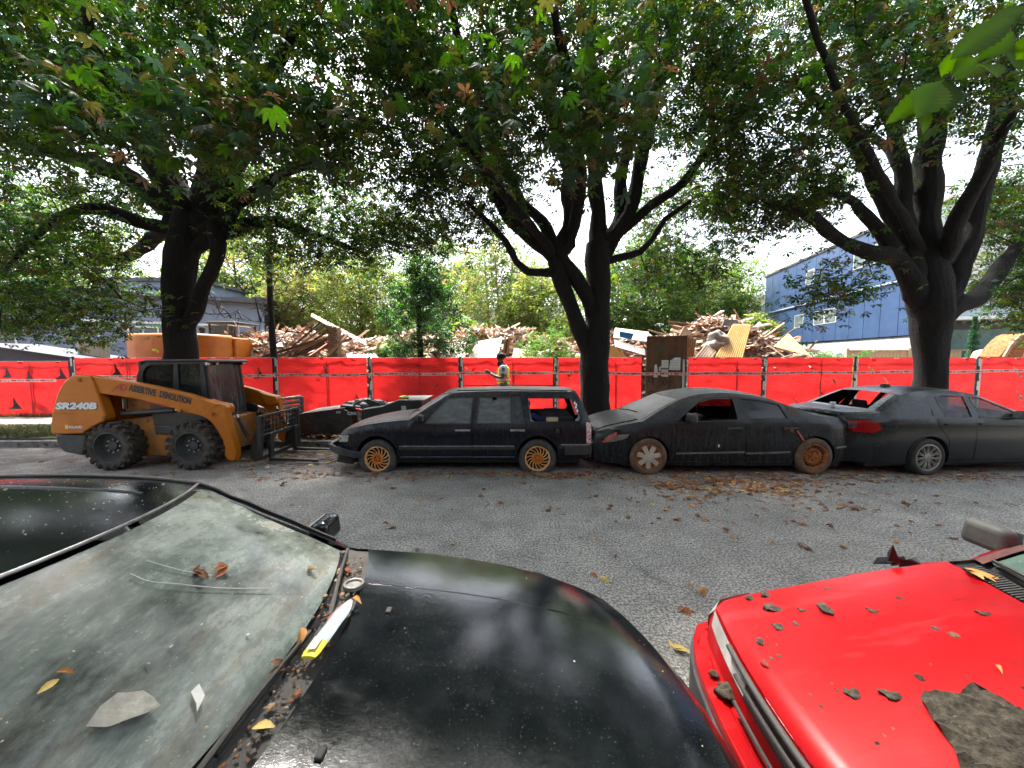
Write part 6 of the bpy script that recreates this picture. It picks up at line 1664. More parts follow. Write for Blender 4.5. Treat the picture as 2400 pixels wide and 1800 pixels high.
 put("DEMOLITION", .150, 1.90, 1.292, ink, ang=.25, off=.009, width=.55)
 ad = MB()
 def stroke(pts, w=.018):
  for (a, b) in zip(pts[:-1], pts[1:]):
   d = Vector((b[0] - a[0], b[1] - a[1])); n_ = Vector((-d.y, d.x)).normalized() * w / 2; d.normalize(); e = d * w * .4
   ad.add([(a[0] - e.x + n_.x, yw, a[1] - e.y + n_.y), (a[0] - e.x - n_.x, yw, a[1] - e.y - n_.y), (b[0] + e.x - n_.x, yw, b[1] + e.y - n_.y), (b[0] + e.x + n_.x, yw, b[1] + e.y + n_.y)], [(0, 1, 2, 3)])
 stroke([(1.10, 1.385), (1.20, 1.47), (1.25, 1.50), (1.245, 1.41)], .02); stroke([(1.16, 1.44), (1.25, 1.45)], .018)
 stroke([(1.275, 1.50), (1.27, 1.405), (1.33, 1.41), (1.35, 1.45), (1.335, 1.495), (1.275, 1.505)], .022)
 ad.build("emblem", redd, root, fix=False)
 put("SR240B", .15, .145, 1.085, wht, y=-.8665, off=.009, shear=.2, width=.71, nm="model_lettering")
 put("SR240B", .15, .138, 1.080, blk2, y=-.8648, off=.016, shear=.2, width=.728, nm="model_lettering_edge")  # dark printed outline behind the model lettering
 put("INLAND", .062, .345, .745, wht, y=-.8645, off=.002, nm="dealer_lettering")
 MB().box((.31, -.8645, .77), (.05, .002, .07)).build("dealer_mark", mat("yellow_decal", (.7, .55, .15)), root)
 MB().box((.30, -.8645, 1.005), (.30, .002, .012)).build("pin_stripe", mat("brown_decal", (.2, .09, .02)), root)
 return root
LOADER = loader()
# ------------------------------------------------------------------ attachments lying on the verge
def bucket():
 p = Vector((-5.15, 9.0, .18))
 root = empty("loader_bucket", p, rz=.06); tag(root, "black toothed grapple bucket lying on the bark verge left of the estate car", "bucket")
 side = [(0, 0), (.04, .30), (.20, .50), (1.15, .62), (1.30, .55), (1.5, .05), (1.2, -.02)]
 for y in (-.5, .5): MB().prism([(a, b) for a, b in side], y - .02, y + .02).build("side_plate", M_STEEL, root, bevel=.006)
 MB().add([(0, -.5, 0), (0, .5, 0), (1.3, .5, .0), (1.3, -.5, .0)], [(0, 1, 2, 3)]).add([(1.3, -.5, .55), (1.3, .5, .55), (1.5, .5, .03), (1.5, -.5, .03)], [(0, 1, 2, 3)]).build("bowl", M_STEEL, root)
 MB().add([(.18, -.52, .50), (.18, .52, .50), (1.2, .52, .63), (1.2, -.52, .63)], [(0, 1, 2, 3)]).build("top_plate", mat("pale_worn_steel", (.05, .047, .044), (.12, .115, .105), rough=.6, ns=9), root)
 tooth = MB().prism([(0, 0), (.14, .03), (.13, -.06), (.02, -.08)], -.035, .035).mesh("bucket_tooth")
 for k in range(6): link("bucket_tooth", tooth, M_STEEL, root, loc=(-.02, -.42 + k * .17, .06), rot=(0, -2.2, 0))
 MB().box((1.33, -.1, .60), (.55, .5, .10), rot=(0, .1, 0)).build("mount_plate", M_LBLK, root, bevel=.01)
 link("maker_lettering", text_mesh("CASE", .09, "maker_lettering", .003), mat("pale_decal", (.6, .6, .6)), root, loc=(1.28, -.5215, .47), rot=(math.pi / 2, 0, 0))
 MB().box((1.08, -.523, .53), (.10, .004, .05)).build("sticker", mat("grey_sticker", (.35, .35, .35)), root)
 MB().ball((1.62, -.05, .62), .24, 18, 12, sc=(1.5, .9, .75), wob=.7).ball((1.25, .1, .62), .17, 14, 10, sc=(1.4, 1, .7), wob=.7).ball((1.95, .0, .55), .18, 14, 10, sc=(1.3, 1, .8), wob=.7).build("hose_bundle", M_LBLK, root, smooth=50)
 MB().tube([(1.3, -.3, .60), (1.45, -.32, .74), (1.7, -.32, .80), (1.95, -.3, .70), (2.05, -.3, .5)], .022, n=8).build("hydraulic_hose", M_LBLK, root, smooth=60)
 return root
bucket()
def sweeper():
 root = empty("sweeper_attachment", (-3.55, 9.05, .18), rz=.03); tag(root, "black box sweeper attachment behind the estate car's bonnet", "attachment")
 MB().prism([(0, .06), (.05, .60), (.50, .66), (.86, .80), (1.45, .80), (1.40, .1), (.2, .0)], -.55, .55).build("housing", M_LBLK, root, bevel=.02)
 MB().add([(.86, -.57, .81), (.86, .57, .81), (1.50, .57, .815), (1.50, -.57, .815)], [(0, 1, 2, 3)]).build("top_lid", mat("dusty_lid", (.04, .038, .036), (.09, .085, .08), rough=.9, ns=6), root)
 MB().lathe([(.001, -.6), (.30, -.6), (.33, -.3), (.31, 0), (.33, .3), (.30, .6), (.001, .6)], 26, 'y', c=(1.55, 0, .38)).build("brush_roll", mat("brush_bristle", (.01, .011, .012), (.04, .042, .045), rough=.95, ns=25, bump=1, bs=60), root, smooth=40)
 MB().box((1.02, -.556, .62), (.11, .006, .12)).build("sticker", mat("white_sticker", (.6, .6, .58), (.3, .3, .3), ns=40), root)
 link("lettering", text_mesh("SaTech\n  crusher", .085, "lettering", .001), mat("pale_decal", (.6, .6, .6)), root, loc=(.30, -.5525, .34), rot=(math.pi / 2, 0, 0))
 MB().box((-.08, -.3, .45), (.10, .10, .30)).box((-.05, -.35, .35), (.08, .12, .1)).build("motor_block", mat("pale_casting", (.35, .34, .32), (.2, .2, .2), ns=14), root, bevel=.015)
 MB().prism([(-.12, .62), (.16, .56), (.20, .5), (.0, .52)], -.5, -.42).build("red_cover", M_RED, root)
 MB().ball((.95, -.2, .85), .07, 8, 6, sc=(1.6, 1, .6), wob=.4).build("rag", mat("lime_rag", (.45, .55, .05)), root, smooth=60)
 return root
sweeper()
def pipe_rack():
 root = empty("pipe_rack", (-6.05, 9.35, .15), rz=.05); tag(root, "rack of stacked grey pipes with yellow bands behind the loader's forks", "rack")
 for x in (0, .70):
  MB().box((x, -.02, .42), (.06, .10, .84)).build("rack_post", M_GREYB, root, bevel=.01)
 mp = mat("grey_pipe", (.13, .14, .16), (.24, .25, .27), rough=.4, metal=.4, ns=5)
 for k in range(6):
  g = empty("pipe", (0, -.05, .18 + k * .115), rot=(0, -.12, 0), parent=root)
  MB().tube([(.02, 0, 0), (.72, 0, 0)], .045, n=14).build("pipe_body", mp, g, smooth=50)
  MB().tube([(.48, 0, 0), (.56, 0, 0)], .0465, n=14).build("pipe_band", mat("yellow_band", (.45, .36, .05), (.3, .25, .1), ns=20), g, smooth=50)
 MB().box((-.25, .1, .35), (.45, .5, .5), rot=(0, .1, 0)).build("rack_crate", mat("rusty_grey_crate", (.10, .10, .10), (.2, .17, .14), ns=9), root, bevel=.03)
 return root
pipe_rack()
# ================================================================== RED CONSTRUCTION FENCE
def tarp_mat():
 m, nt, b, N, L = new_mat("red_tarp")
 n1 = nz(nt, 1.3, 5, .6); n2 = nz(nt, 14, 6, .7); w = nz(nt, 90, 3, .7)
 col = ramp(nt, n1, [(.3, (.42, .010, .012)), (.7, (.55, .016, .016))])
 col = mixc(nt, ramp(nt, n2, [(.45, g3(0)), (.75, g3(.25))]), col, (.33, .008, .012))
 col = mixc(nt, ramp(nt, nz(nt, .55, 3), [(.5, g3(0)), (.75, g3(.5))]), col, (.58, .05, .045))
 tc = N.new("ShaderNodeTexCoord")
 wv = N.new("ShaderNodeTexWave"); wv.wave_type = 'BANDS'; wv.bands_direction = 'Z'; wv.inputs["Scale"].default_value = 5.2; wv.inputs["Distortion"].default_value = 1.5; wv.inputs["Detail"].default_value = 2
 wh = N.new("ShaderNodeTexWave"); wh.wave_type = 'BANDS'; wh.bands_direction = 'X'; wh.inputs["Scale"].default_value = 5.2; wh.inputs["Distortion"].default_value = 1.0
 L.new(tc.outputs["Object"], wv.inputs[0]); L.new(tc.outputs["Object"], wh.inputs[0])
 hh = mth(nt, 'ADD', mth(nt, 'MULTIPLY', wv.outputs["Fac"], .5), mth(nt, 'MULTIPLY', wh.outputs["Fac"], .3))
 sz = N.new('ShaderNodeSeparateXYZ'); L.new(tc.outputs['Object'], sz.inputs[0])
 dirt = mth(nt, 'MULTIPLY', ramp(nt, sz.outputs[2], [(.25, g3(.55)), (.75, g3(0))]), n2)
 col = mixc(nt, dirt, col, (.10, .05, .035))
 L.new(col, b.inputs["Base Color"]); b.inputs["Roughness"].default_value = .55
 set_bump(nt, b, mth(nt, 'ADD', mth(nt, 'ADD', hh, mth(nt, 'MULTIPLY', nz(nt, 5, 5, .6), 2.2)), mth(nt, 'MULTIPLY', w, .2)), .45, .03)
 tr = N.new("ShaderNodeBsdfTranslucent"); L.new(mixc(nt, .5, col, (.85, .03, .03)), tr.inputs[0])
 mx = N.new("ShaderNodeMixShader"); mx.inputs[0].default_value = .55
 out = [x for x in N if x.type == 'OUTPUT_MATERIAL'][0]
 L.new(b.outputs[0], mx.inputs[1]); L.new(tr.outputs[0], mx.inputs[2]); L.new(mx.outputs[0], out.inputs[0])
 return m
M_TARP = tarp_mat()
M_POST = mat("fence_post_navy", (.012, .014, .03), (.03, .03, .045), rough=.5, ns=9)
M_CLIP = mat("pale_fence_clip", (.42, .43, .45), (.62, .62, .62), rough=.5, ns=15)
M_WIRE = mat("fence_wire", (.06, .055, .06), rough=.6)
M_TIE = mat("white_tie", (.62, .60, .56), rough=.6)
FENCE_N = 0
def fence_panel(xa, ya, xb, yb, label, cuts, z0=.28, z1=1.97, seam=.55, loose_right=False, bottom_wave=.03, post=True, post_h=2.02):
 d = Vector((xb - xa, yb - ya, 0)); ln = d.length; ang = math.atan2(d.y, d.x)
 root = empty("fence_panel", (xa, ya, 0), rz=ang); tag(root, label, "fence panel", "red tarpaulin fence panels")
 s = random.random() * 50
 m = .06
 outer = [(m, z0)] + [(x, z0 + bottom_wave * mnoise.noise(Vector((x * 2.3 + s, 0, 0)))) for x in np.linspace(m + .1, ln - m - .1, 9)] + [(ln - m, z0), (ln - m, z1)] + [(x, z1 + .012 * mnoise.noise(Vector((x * 3 + s, 5, 0)))) for x in np.linspace(ln - m - .1, m + .1, 7)] + [(m, z1)]
 holes = []
 flaps = []
 for (fx, fz, kind, sz) in cuts:
  cx, cz = fx * ln, z0 + fz * (z1 - z0); sz *= 1.25
  if kind == 'A':     # upright tear, flap folded aside
   holes.append([(cx - sz * .45, cz - sz * .5), (cx + sz * .5, cz - sz * .45), (cx, cz + sz * .65)])
   flaps.append([(cx - sz * .5, cz - sz * .5), (cx - sz * .02, cz + sz * .62), (cx + sz * .10, cz - sz * .15)])
  elif kind == 'V':   # V-shaped slit, tongue hanging
   holes.append([(cx - sz * .55, cz + sz * .35), (cx + sz * .05, cz - sz * .4), (cx + sz * .14, cz - sz * .30), (cx - sz * .30, cz + sz * .22)])
   flaps.append([(cx - sz * .02, cz - sz * .38), (cx + sz * .5, cz + sz * .3), (cx + sz * .15, cz + sz * .1)])
  elif kind == 'T':   # open triangle pointing down
   holes.append([(cx - sz * .30, cz + sz * .45), (cx + sz * .35, cz - sz * .1), (cx + sz * .22, cz - sz * .45)])
 pv, tr = cdt(outer, holes, .085)
 def relief(x, z):
  edge = min(x, ln - x, .35) / .35
  v = .042 * mnoise.fractal(Vector((x * 1.6 + s, z * 2.2, 1)), .7, 2.1, 4)
  v += .030 * math.sin(x * 9 + 5 * mnoise.noise(Vector((x + s, z * 1.5, 2))) + 3 * z) * max(0, .9 - z) * 1.1
  v -= .022 * math.exp(-((z - .93) / .02) ** 2)                     # horizontal fold
  if loose_right: v += .05 * max(0, x / ln - .75) * 4 * math.sin(z * 6 + x * 14)
  return v * edge - .035
 V = [(p[0], relief(p[0], p[1]), p[1]) for p in pv]
 me = np_mesh("tarpaulin", V, tr, smooth=True); link("tarpaulin", me, M_TARP, root)
 for f in flaps:
  vs = [(q[0], relief(q[0], q[1]) - .004 - .05 * (i == 2), q[1]) for i, q in enumerate(f)]
  MB().add(vs, [(0, 1, 2)]).build("torn_flap", M_TARP, root, fix=False)
 fr = MB()
 for x in (.03, ln - .03): MB().tube([(x, .05, .22), (x, .05, z1 + .02)], .018, n=8).build("frame_upright", M_POST, root, smooth=60)
 for z in (z0 - .02, z1 + .005): MB().tube([(.03, .05, z), (ln - .03, .05, z)], .018, n=8).build("frame_rail", M_POST, root, smooth=60)
 MB().tube([(seam * ln, .05, .22), (seam * ln, .05, z1)], .02, n=8).build("centre_tube", M_POST, root, smooth=60)
 MB().box((seam * ln, -.075, (z0 + z1) / 2), (.022, .006, z1 - z0 - .02)).build("centre_seam", mat("dark_red_seam", (.22, .008, .012), rough=.6), root)
 wr = MB()
 for x in np.arange(.1, ln - .05, .06): wr.box((x, .055, (z0 + z1) / 2), (.004, .004, z1 - z0))
 for z in np.arange(z0 + .1, z1, .12): wr.box((ln / 2, .058, z), (ln - .06, .004, .004))
 tag(wr.build("wire_mesh", M_WIRE, root, fix=False), kind="stuff")
 tie = MB().box((0, 0, 0), (.13, .012, .028)).mesh("tie")
 n = max(2, int(ln / .75))
 for k in range(n): link("tie", tie, M_TIE, root, loc=((k + .5 + random.uniform(-.2, .2)) * ln / n, -.03, z1 + random.uniform(-.008, .012)), rot=(0, random.uniform(-.12, .12), 0))
 if post:
  p = empty("post", (-.02, -.02, 0), parent=root)
  MB().tube([(0, 0, .1), (0, 0, post_h)], .032, n=10).build("post_tube", M_POST, p, smooth=60)
  for z, h_ in ((post_h - .18, .24), (1.44, .16), (1.12, .28), (.72, .22), (.5, .1)):
   MB().box((random.choice((-.01, .025)), -.034, z), (.05, .012, h_)).build("post_clip", M_CLIP, p, bevel=.003)
  MB().box((.06, -.02, 1.05), (.025, .012, 1.75)).build("edge_tape", M_CLIP, p)
  MB().box((0, .02, .16), (.34, .6, .12)).build("foot_block", M_CONC, p, bevel=.02)
 return root
fx = lambda px: float(at(px, 900, FENCE_Y).x)
fence_panel(fx(-250), FENCE_Y - .45, fx(-15), FENCE_Y - .25, "red fence panel cut off by the left edge, behind the loader", [(.6, .3, 'A', .2)], z0=.12, z1=1.80)
fence_panel(fx(-12), FENCE_Y - .25, fx(160), FENCE_Y + .12, "slanting red fence panel with three triangular tears, left of the loader", [(.28, .80, 'A', .24), (.52, .75, 'A', .22), (.88, .78, 'A', .26), (.02, .33, 'A', .25), (.33, .26, 'A', .28)], z0=.10, z1=1.86)
fence_panel(fx(178), FENCE_Y, fx(410), FENCE_Y, "red fence panel behind the loader's rear and cab", [(.42, .78, 'A', .28), (.05, .80, 'V', .2)], z1=1.96)
fence_panel(fx(412), FENCE_Y, fx(646), FENCE_Y, "red fence panel right of the loader cab, beside the pipe rack", [(.84, .72, 'A', .26), (.7, .7, 'V', .14)])
fence_panel(fx(650), FENCE_Y, fx(866), FENCE_Y, "red fence panel behind the black bucket", [(.52, .75, 'A', .26), (.85, .70, 'V', .2), (.86, .24, 'A', .24), (.45, .6, 'V', .1)])
fence_panel(fx(870), FENCE_Y, fx(1079), FENCE_Y, "red fence panel behind the estate car's bonnet", [(.10, .70, 'V', .2), (.5, .72, 'V', .26), (.72, .5, 'V', .16), (.38, .25, 'V', .26), (.58, .18, 'V', .26), (.80, .70, 'V', .12)])
fence_panel(fx(1082), FENCE_Y, fx(1300), FENCE_Y, "red fence panel behind the traffic officer", [(.10, .78, 'V', .3), (.60, .75, 'V', .22), (.30, .45, 'V', .3)])
fence_panel(fx(1304), FENCE_Y, fx(1505), FENCE_Y - .05, "red fence panel split by the middle chestnut trunk", [(.15, .72, 'V', .3), (.18, .28, 'V', .22)], seam=.68, loose_right=True)
fence_panel(fx(1606), FENCE_Y, fx(1786), FENCE_Y, "red fence panel just right of the plywood hoarding", [(.14, .82, 'V', .14), (.66, .80, 'T', .20), (.83, .35, 'V', .14), (.3, .7, 'V', .1)], seam=.65)
fence_panel(fx(1790), FENCE_Y, fx(1998), FENCE_Y, "red fence panel below the blue building, above the sedan's boot", [(.10, .82, 'T', .2), (.55, .80, 'V', .28), (.78, .58, 'T', .22), (.66, .38, 'V', .24), (.38, .20, 'V', .26), (.3, .62, 'V', .12)], seam=.62)
fence_panel(fx(2002), FENCE_Y, fx(2284), FENCE_Y, "red fence panel crossed by the right-hand chestnut trunk", [(.12, .78, 'T', .24), (.27, .60, 'V', .26)], seam=.6)
fence_panel(fx(2289), FENCE_Y, fx(2520), FENCE_Y, "red fence panel at the right edge of the picture", [(.42, .75, 'V', .38), (.42, .30, 'T', .3)], seam=.75)
def tape(px0, px1, y, z0, z1, label):
 root_p = Vector((fx(px0), y, 0)); ln = fx(px1) - fx(px0)
 root = empty("barrier_tape", root_p); tag(root, label, "tape", "barrier tape along the fence")
 n = int(ln / .12) + 2
 zz = lambda t: z0 + (z1 - z0) * t + .012 * math.sin(t * ln * 2.1)
 yy = lambda t: .006 * math.sin(t * ln * 3.7)
 V = []
 for i in range(n):
  t = i / (n - 1); V += [(t * ln, yy(t), zz(t) - .044), (t * ln, yy(t), zz(t) + .044)]
 MB().add(V, [(2 * i, 2 * i + 2, 2 * i + 3, 2 * i + 1) for i in range(n - 1)]).build("tape_strip", mat("clear_white_tape", (.55, .28, .27), (.68, .48, .46), rough=.35, ns=3), root, fix=False)
 pr = MB(); x = .05
 while x < ln - .4:
  t = x / ln; z = zz(t); y_ = yy(t) - .006
  pr.box((x + .075, y_, z), (.15, .001, .042), mi=0)
  for k in range(3): pr.box((x + .235, y_, z + .012 - k * .012), (.12 - .02 * k, .001, .006), mi=0)
  pr.add([(x + .33, y_ - .001, z - .022), (x + .385, y_ - .001, z - .022), (x + .357, y_ - .001, z + .026)], [(0, 1, 2)], mi=1)
  x += .44
 tag(pr.build("tape_print", [mat("tape_red_print", (.33, .02, .03), rough=.5), mat("tape_black_print", (.05, .01, .012), rough=.5)], root, fix=False), kind="stuff")
zt = lambda py: float(at(1200, py, FENCE_Y).z)
tape(-12, 160, FENCE_Y - .30, zt(893), zt(889), "barrier tape across the slanting panel left of the loader")
tape(182, 1302, FENCE_Y - .075, zt(884), zt(873), "long barrier tape from the loader to the traffic officer")
tape(1306, 1608, FENCE_Y - .125, zt(872), zt(877), "barrier tape crossing the plywood hoarding")
tape(1610, 2500, FENCE_Y - .075, zt(876), zt(868), "barrier tape across the red panels at the right")
def hoarding():
 x0, x1 = fx(1511), fx(1605)
 root = empty("plywood_hoarding", (x0, FENCE_Y - .06, .2)); tag(root, "tall weathered plywood board with pasted notices and black scrawl", "board")
 w = x1 - x0
 mp = mat("weathered_plywood", (.055, .028, .014), (.135, .07, .035), rough=.85, ns=3.5, stretch=(1, 1, .35), bump=.15, bs=50, spots=(.025, .02, .012), spot_scale=9, spot_at=.64)
 MB().prism([(0, .02), (w, 0), (w + .005, 2.46), (.01, 2.44)], 0, .02).build("board", mp, root)
 pw = mat("notice_paper", (.50, .56, .58), (.62, .66, .67), rough=.7, ns=10, bump=.2, bs=15)
 z = lambda py: float(at(1560, py, FENCE_Y - .06).z) - .2
 xx = lambda px: float(at(px, 900, FENCE_Y - .06).x) - x0
 def paper(nm, pts, lines=0, head=0):
  g = MB().add([(xx(a), -.006 - .004 * (i % 2), z(b)) for i, (a, b) in enumerate(pts)], [tuple(range(len(pts)))]).build(nm, pw, root)
  if lines:
   a0, a1 = min(p[0] for p in pts) + 2, max(p[0] for p in pts) - 2; b0, b1 = min(p[1] for p in pts) + 3, max(p[1] for p in pts) - 2
   t = MB()
   for k in range(lines): t.box(((xx(a0) + xx(a1)) / 2 - .01 * (k % 3), -.0125, z(b0 + (b1 - b0) * (k + .5) / lines)), ((xx(a1) - xx(a0)) * (1 - .12 * (k % 3)), .001, .012))
   t.build("notice_text", mat("faded_print", (.25, .28, .30)), g, fix=False)
  if head:
   MB().box(((xx(pts[0][0]) + xx(pts[2][0])) / 2, -.013, z(head)), (xx(pts[2][0]) - xx(pts[0][0]), .001, .035)).build("notice_band", mat("dark_band", (.02, .02, .02)), g)
 paper("notice", [(1549, 844), (1549, 882), (1565, 883), (1565, 844)], 6, 864)
 paper("notice", [(1569, 845), (1567, 867), (1593, 868), (1593, 838), (1580, 838)], 4)
 paper("torn_notice", [(1533, 856), (1531, 884), (1540, 884), (1541, 868), (1537, 853)])
 paper("torn_notice", [(1544, 860), (1543, 870), (1547, 871), (1548, 858)])
 MB().box((xx(1601), -.008, (z(842) + z(935)) / 2), (.07, .004, z(842) - z(935))).build("white_batten", mat("white_flashing", (.55, .56, .57), (.4, .4, .4), ns=8), root)
 sc = MB()
 def stroke(pts, wd=.028):
  q = catmull([(xx(a), z(b)) for a, b in pts], .02) if len(pts) > 2 else [np.array((xx(a), z(b))) for a, b in pts]
  for a, b in zip(q[:-1], q[1:]):
   d = Vector((b[0] - a[0], b[1] - a[1]))
   if d.length < 1e-5: continue
   n_ = Vector((-d.y, d.x)).normalized() * wd / 2; e = d.normalized() * .006
   sc.add([(a[0] - e.x + n_.x, -.004, a[1] - e.y + n_.y), (a[0] - e.x - n_.x, -.004, a[1] - e.y - n_.y), (b[0] + e.x - n_.x, -.004, b[1] + e.y - n_.y), (b[0] + e.x + n_.x, -.004, b[1] + e.y + n_.y)], [(0, 1, 2, 3)])
 stroke([(1530, 888), (1521, 886), (1520, 894), (1530, 894), (1531, 887)]); stroke([(1531, 887), (1530, 901)])
 stroke([(1548, 890), (1558, 903)]); stroke([(1557, 890), (1549, 904)]); stroke([(1560, 890), (1567, 900)]); stroke([(1573, 892), (1565, 915)])
 stroke([(1535, 920), (1524, 917), (1522, 927), (1534, 936), (1536, 946), (1526, 951), (1517, 944)])
 stroke([(1536, 932), (1540, 948), (1548, 944), (1543, 932), (1537, 938)]); stroke([(1548, 930), (1562, 924)]); stroke([(1554, 928), (1553, 950)])
 stroke([(1559, 950), (1565, 929), (1571, 948)]); stroke([(1561, 942), (1569, 940)]); stroke([(1574, 924), (1572, 945)]); stroke([(1571, 952), (1571, 954)])
 sc.build("scrawl", mat("black_marker", (.012, .011, .01), rough=.6), root, fix=False)
 MB().box((w * .35, -.003, z(815)), (.3, .002, .22)).build("green_stain", mat("green_algae", (.05, .06, .03), (.09, .06, .035), ns=10), root)
hoarding()
# ------------------------------------------------------------------ traffic officer in front of the fence
def skin_body(name, joints, edges, m, parent, root_i=0, sub=2):
 me = bpy.data.meshes.new(name)
 me.from_pydata([j[0] for j in joints], edges, [])
 o = link(name, me, m, parent)
 sk = o.modifiers.new("skin", 'SKIN'); sk.use_smooth_shade = True
 for i, j in enumerate(joints):
  r = j[1]
  me.skin_vertices[0].data[i].radius = r if isinstance(r, tuple) else (r, r)
  me.skin_vertices[0].data[i].use_root = (i == root_i)
 sb = o.modifiers.new("sub", 'SUBSURF'); sb.levels = sb.render_levels = sub
 return o
def officer():
 p = at(1180, 841, 10.35); root = empty("person", (p.x, 10.35, .20)); root.scale = (1.08, 1.08, 1.07); tag(root, "person in a yellow safety vest and dark turban looking down at a phone", "person")
 skin = mat("brown_skin", (.10, .045, .028), (.12, .055, .033), rough=.55)
 dark = mat("dark_trousers", (.006, .007, .010), (.012, .013, .017), rough=.85, ns=12)
 J = [((0, 0, .96), (.15, .17)), ((0, 0, 1.18), (.13, .165)), ((.01, 0, 1.38), (.135, .18)), ((0, 0, 1.46), (.075, .08)), ((-.035, 0, 1.51), (.058, .06)), ((-.07, 0, 1.57), (.085, .075)), ((-.085, 0, 1.64), (.09, .08)), ((-.07, 0, 1.70), (.07, .065)),
         ((.01, -.21, 1.42), .062), ((-.02, -.26, 1.14), .047), ((-.24, -.20, 1.20), .040), ((-.34, -.16, 1.27), .03),
         ((.01, .21, 1.42), .062), ((0, .27, 1.14), .047), ((-.22, .15, 1.20), .040), ((-.33, .05, 1.26), .03),
         ((0, -.10, .88), .105), ((.01, -.11, .50), .072), ((.03, -.11, .10), .05), ((-.12, -.12, .04), .04),
         ((0, .10, .88), .105), ((-.01, .11, .50), .072), ((0, .11, .10), .05), ((-.15, .12, .04), .04)]
 E = [(0, 1), (1, 2), (2, 3), (3, 4), (4, 5), (5, 6), (6, 7), (2, 8), (8, 9), (9, 10), (10, 11), (2, 12), (12, 13), (13, 14), (14, 15), (0, 16), (16, 17), (17, 18), (18, 19), (0, 20), (20, 21), (21, 22), (22, 23)]
 skin_body("body", J, E, skin, root)
 TJ = [((0, 0, .98), (.165, .185)), ((0, -.105, .86), .12), ((.01, -.112, .50), .085), ((.03, -.112, .08), .07), ((0, .105, .86), .12), ((-.01, .112, .50), .085), ((0, .112, .08), .07)]
 skin_body("trousers", TJ, [(0, 1), (1, 2), (2, 3), (0, 4), (4, 5), (5, 6)], dark, root)
 shirt = mat("pale_blue_shirt", (.42, .46, .52), (.5, .54, .6), rough=.8)
 SJ = [((0, 0, 1.0), (.16, .185)), ((0, 0, 1.2), (.142, .178)), ((.01, 0, 1.40), (.148, .19)), ((0, 0, 1.475), (.09, .10)), ((.01, -.215, 1.41), .085), ((0, -.25, 1.24), .072), ((.01, .215, 1.41), .085), ((0, .25, 1.24), .072)]
 skin_body("shirt", SJ, [(0, 1), (1, 2), (2, 3), (2, 4), (4, 5), (2, 6), (6, 7)], shirt, root)
 VJ = [((0, 0, .93), (.19, .205)), ((0, 0, 1.06), (.178, .20)), ((0, 0, 1.2), (.162, .19)), ((.012, 0, 1.38), (.165, .20)), ((.01, 0, 1.455), (.12, .15))]
 vest = mat("safety_yellow", (.62, .72, .02), (.70, .78, .05), rough=.6, ns=9)
 v = skin_body("safety_vest", VJ, [(0, 1), (1, 2), (2, 3), (3, 4)], vest, root)
 def band(nm, z0, z1, m, rx, ry):
  MB().lathe([(1, z0), (1.01, (z0 + z1) / 2), (1, z1)], 28, 'z').build(nm, m, root, smooth=80)
  bpy.data.objects[-1] if False else None
 for nm, z, h, m, rx, ry in (("vest_band_orange", 1.10, .10, mat("vest_orange", (.75, .16, .03), rough=.6), .182, .212), ("vest_band_silver", 1.10, .045, mat("vest_silver", (.6, .6, .58), rough=.35), .186, .216)):
  mb = MB().lathe([(1, -h / 2), (1, h / 2)], 28, 'z')
  o = mb.build(nm, m, root, smooth=80, loc=(0, 0, z)); o.scale = (rx, ry, 1)
 MB().add([(-.155, -.10, 1.42), (-.165, -.05, 1.42), (-.185, -.07, 1.17), (-.175, -.12, 1.17)], [(0, 1, 2, 3)]).build("vest_stripe", MATS["vest_orange"], root)
 tb = MB().ball((-.055, 0, 1.700), .108, 18, 12, sc=(1.06, .95, .85))
 for k, (z, r_) in enumerate(((1.665, .100), (1.69, .106), (1.72, .100), (1.75, .085))):
  pts = [(-.055 + r_ * 1.05 * math.cos(a), r_ * .97 * math.sin(a), z + .015 * math.cos(a + k)) for a in np.linspace(0, 2 * math.pi, 22)]
  tb.tube(pts, .022, n=6)
 tb.build("turban", mat("black_turban", (.006, .006, .007), (.013, .013, .015), rough=.8, ns=20), root, smooth=60)
 hd = MB()
 hd.ball((-.115, 0, 1.505), .055, 10, 8, sc=(.9, 1, 1.15)).build("beard", mat("black_beard", (.006, .005, .005), rough=.9, c2=None), root, smooth=60)
 MB().prism([(-.158, 1.600), (-.182, 1.565), (-.158, 1.555)], -.012, .012).build("nose", skin, root, bevel=.004)
 for sy in (-1, 1):
  MB().ball((-.145, sy * .033, 1.612), .011, 8, 6).build("eye", M_BLACK, root, smooth=60)
  MB().ball((-.05, sy * .086, 1.580), .024, 8, 6, sc=(.6, .35, 1)).build("ear", skin, root, smooth=60)
 for sy, hx, hy, hz in ((-1, -.375, -.13, 1.285), (1, -.36, .04, 1.275)):
  h = MB().box((hx, hy, hz), (.085, .03, .075), rot=(0, .35, 0))
  for k in range(4):
   z = hz + .028 - k * .018; l = (.06, .07, .066, .052)[k]
   h.tube([(hx - .035, hy, z), (hx - .035 - l * .6, hy + sy * -.012, z + .022), (hx - .04 - l, hy + sy * -.035, z + .03)], [.0095, .0088, .007], n=6)
  h.tube([(hx - .01, hy, hz + .035), (hx - .05, hy + .01, hz + .065), (hx - .085, hy + .01, hz + .075)], [.011, .010, .008], n=6)
  h.build("hand", skin, root, bevel=.008)
 MB().prism([(-.01, 1.52), (-.10, 1.46), (-.11, 1.43), (.02, 1.48)], -.10, .10).build("shirt_collar", shirt, root, bevel=.01)
 bd = MB().add([(-.035, -.318, 1.40), (.035, -.322, 1.40), (.035, -.330, 1.34), (0, -.330, 1.305), (-.035, -.328, 1.34)], [(0, 1, 2, 3, 4)]).build("shoulder_badge", mat("dark_badge", (.012, .014, .03), rough=.6), root)
